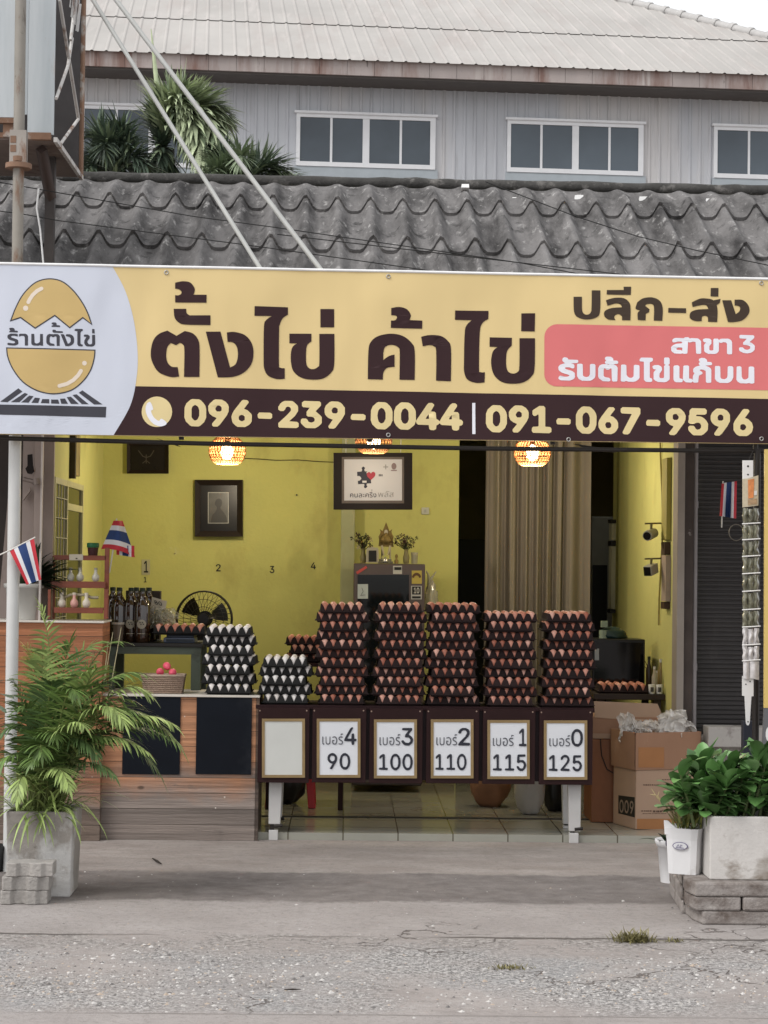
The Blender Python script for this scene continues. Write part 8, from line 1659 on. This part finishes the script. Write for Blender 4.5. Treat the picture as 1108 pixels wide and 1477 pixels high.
# ---- grass tufts, twigs and loose stones on the ground
M_gr = mat('grass', (.19,.17,.07), rough=.7, var=.35, isl=.4)
def tuft(lab, px, py, n, wd_, h, seed):
    c = PG(px,py,0); r = random.Random(seed); b = MB()
    for k in range(n):
        a = r.uniform(0,6.28); p = c+Vector((r.gauss(0,wd_), r.gauss(0,wd_*.5), 0)); blade_leaf(b, p, Vector((math.cos(a)*.7,math.sin(a)*.7,r.uniform(.6,1.8))), r.uniform(.4,1.)*h, .0022, r.uniform(.4,1.6), seg=4)
    tag(b.build('grass_tuft', M_gr, base=c), lab, 'grass', 'grass tufts in the cracks')
tuft('larger dry green grass tuft growing from the crack at the right', 915, 1358, 260, .036, .075, 1)
tuft('smaller brownish grass tuft at the edge of the gravel', 735, 1397, 90, .034, .026, 2)
tuft('thin straggly weed right of the larger grass tuft', 972, 1359, 30, .02, .03, 3)
def pebbles(b, n, f, smin, smax, seed):
    r = random.Random(seed)
    for k in range(n):
        p = f(r); s = r.uniform(smin,smax)*(1 if r.random() < .9 else 1.7); q = []
        for v in ((1,0,.1),(0.2,.9,.1),(-.9,.1,.1),(-.1,-.9,.1),(.1,.1,.75)): q.append(p+Vector((v[0]*s*r.uniform(.6,1.2), v[1]*s*r.uniform(.6,1.2), v[2]*s*r.uniform(.5,1.1)-.001)))
        b.add(q, [(0,1,4),(1,2,4),(2,3,4),(3,0,4)], r.choice([0,0,3,1,1,2,2]))
b = MB()
def band(r):
    while True:
        x, y = r.uniform(-2.2,2.2), r.triangular(-4.05,-2.75,-3.6)
        if noise.noise((x*.8,y*1.3,3.1)) > -.12+r.uniform(-.3,.3): return Vector((x,y,0))
pebbles(b, 4800, band, .003, .0085, 1)
pebbles(b, 350, lambda r: Vector((r.uniform(-2.3,2.3), r.uniform(-2.7,-.9), 0)), .002, .006, 2)
pebbles(b, 70, lambda r: Vector((r.uniform(-2.2,2.2), r.uniform(-4.2,-1.0), 0)), .005, .010, 3)
kind(b.build('loose_gravel', [mat('stone_grey',(.34,.325,.31),rough=.9), mat('stone_pale',(.52,.50,.48),rough=.9), mat('stone_dark',(.15,.14,.135),rough=.9), mat('stone_tan',(.40,.33,.27),rough=.9)], base=(0,-3,0)), 'stuff')
for pts, lab in (([(821,0)],None),):
    pass
for (xa,ya,xb,yb_,lab) in ((410,1427,434,1427,'thin dark twig lying on the gravel'),(220,1238,233,1246,'short dark scrap lying before the plank counter')):
    b = MB(); b.tube([PG(xa,ya,.006), PG((xa+xb)/2,(ya+yb_)/2,.012), PG(xb,yb_,.006)], [.0015,.0035,.001] if xa > 300 else [.003,.007,.002], 5); tag(b.build('twig', mm('twig_dark',(.035,.028,.024),rough=.9)), lab, 'twig')

# ================================================================== foxtail palm before the warehouse
Yq = 7.0; kq = ppm(Yq)
M_fx = [mat('foxtail_pale', (.40,.46,.29), rough=.45, var=.3, isl=.4), mat('foxtail_dark', (.07,.10,.07), rough=.5, var=.3, isl=.4), mat('foxtail_mid', (.18,.23,.14), rough=.5, var=.3, isl=.4)]
fp = random.Random(77)
def plume(b, pts, R, n, mi, w=.019, droop=.8):
    p0,p1,p2 = pts; b.tube([bez(p0,p1,p2,k/8) for k in range(9)], [.02*(1-.7*k/8) for k in range(9)], 4, mi=1)
    for k in range(n):
        s = .08+.92*fp.random(); p = bez(p0,p1,p2,s); tg = (bez(p0,p1,p2,min(1,s+.03))-bez(p0,p1,p2,s-.03)).normalized()
        a = fp.uniform(0,6.28); o1 = tg.orthogonal().normalized(); o2 = tg.cross(o1); d = (o1*math.cos(a)+o2*math.sin(a))+tg*fp.uniform(.7,1.5)
        leaflet(b, p, d, R*fp.uniform(.7,1.1)*(1-.35*s), w, droop*fp.uniform(.4,1.2), mi if fp.random() < .75 else 2, Vector((0,0,1)))
base = Vector((P(238,265,Yq).x, Yq, 0)); crown = P(236,215,Yq)
t = thing('foxtail_palm', 'tall bushy foxtail palm growing between the tiled roof and the warehouse', 'palm', base)
b = MB(); b.tube([base, base+Vector((.02,0,crown.z*.5)), crown], [.16,.13,.10], 12); b.build('trunk', mat('palm_trunk',(.055,.05,.042),rough=.9,var=.4), t)
for (pc,pt,R,n,mi) in (((270,92),(326,222),.54,420,0),((250,120),(288,215),.54,420,0),((285,120),(322,170),.42,330,0),((258,96),(302,232),.50,360,0),((250,112),(270,150),.42,240,0),((240,120),(262,180),.40,300,2),((222,190),(225,150),.26,130,1),((215,235),(205,250),.26,140,1),((245,235),(250,262),.30,200,1),((228,200),(236,250),.30,240,1)):
    b = MB(); plume(b, (crown, P(pc[0],pc[1],Yq+fp.uniform(-.3,.1)), P(pt[0],pt[1],Yq+fp.uniform(-.5,.0))), R, n, mi); b.build('frond', M_fx, t)
b = MB(); b.tube([crown, P(224,100,Yq), P(218,42,Yq)], [.03,.022,.005], 6); b.build('spear_leaf', M_fx[0], t)
for lab, cxp, cyp, frs, seed in (('dark low palm clump left of the tall foxtail palm', 165, 262, (((150,190),(120,235)),((160,180),(150,215)),((170,180),(190,215)),((180,200),(212,240)),((140,215),(112,262)),((160,205),(140,262)),((175,200),(172,262)),((190,215),(205,265)),((150,180),(135,190)),((172,172),(178,190))), 5),
                         ('spreading low palm clump right of the tall foxtail palm', 340, 290, (((330,225),(300,250)),((340,218),(350,225)),((370,215),(415,250)),((360,235),(428,262)),((320,240),(290,275)),((350,230),(385,262)),((340,240),(330,270)),((325,215),(318,228)),((380,225),(400,235))), 6)):
    base = Vector((P(cxp,cyp,Yq-.6).x, Yq-.6, 0)); cr = P(cxp,cyp,Yq-.6); t = thing('fan_palm_clump', lab, 'palm', base, 'palms before the warehouse')
    b = MB(); b.tube([base, cr], [.12,.09], 10); b.build('trunk', bpy.data.materials['palm_trunk'], t)
    for (pc,pt) in frs: b = MB(); plume(b, (cr, P(pc[0],pc[1],Yq-.6+fp.uniform(-.3,.2)), P(pt[0],pt[1],Yq-.6+fp.uniform(-.5,.3))), .36, 150, 1 if seed == 5 else fp.choice([1,2]), w=.012, droop=.5); b.build('frond', M_fx, t)
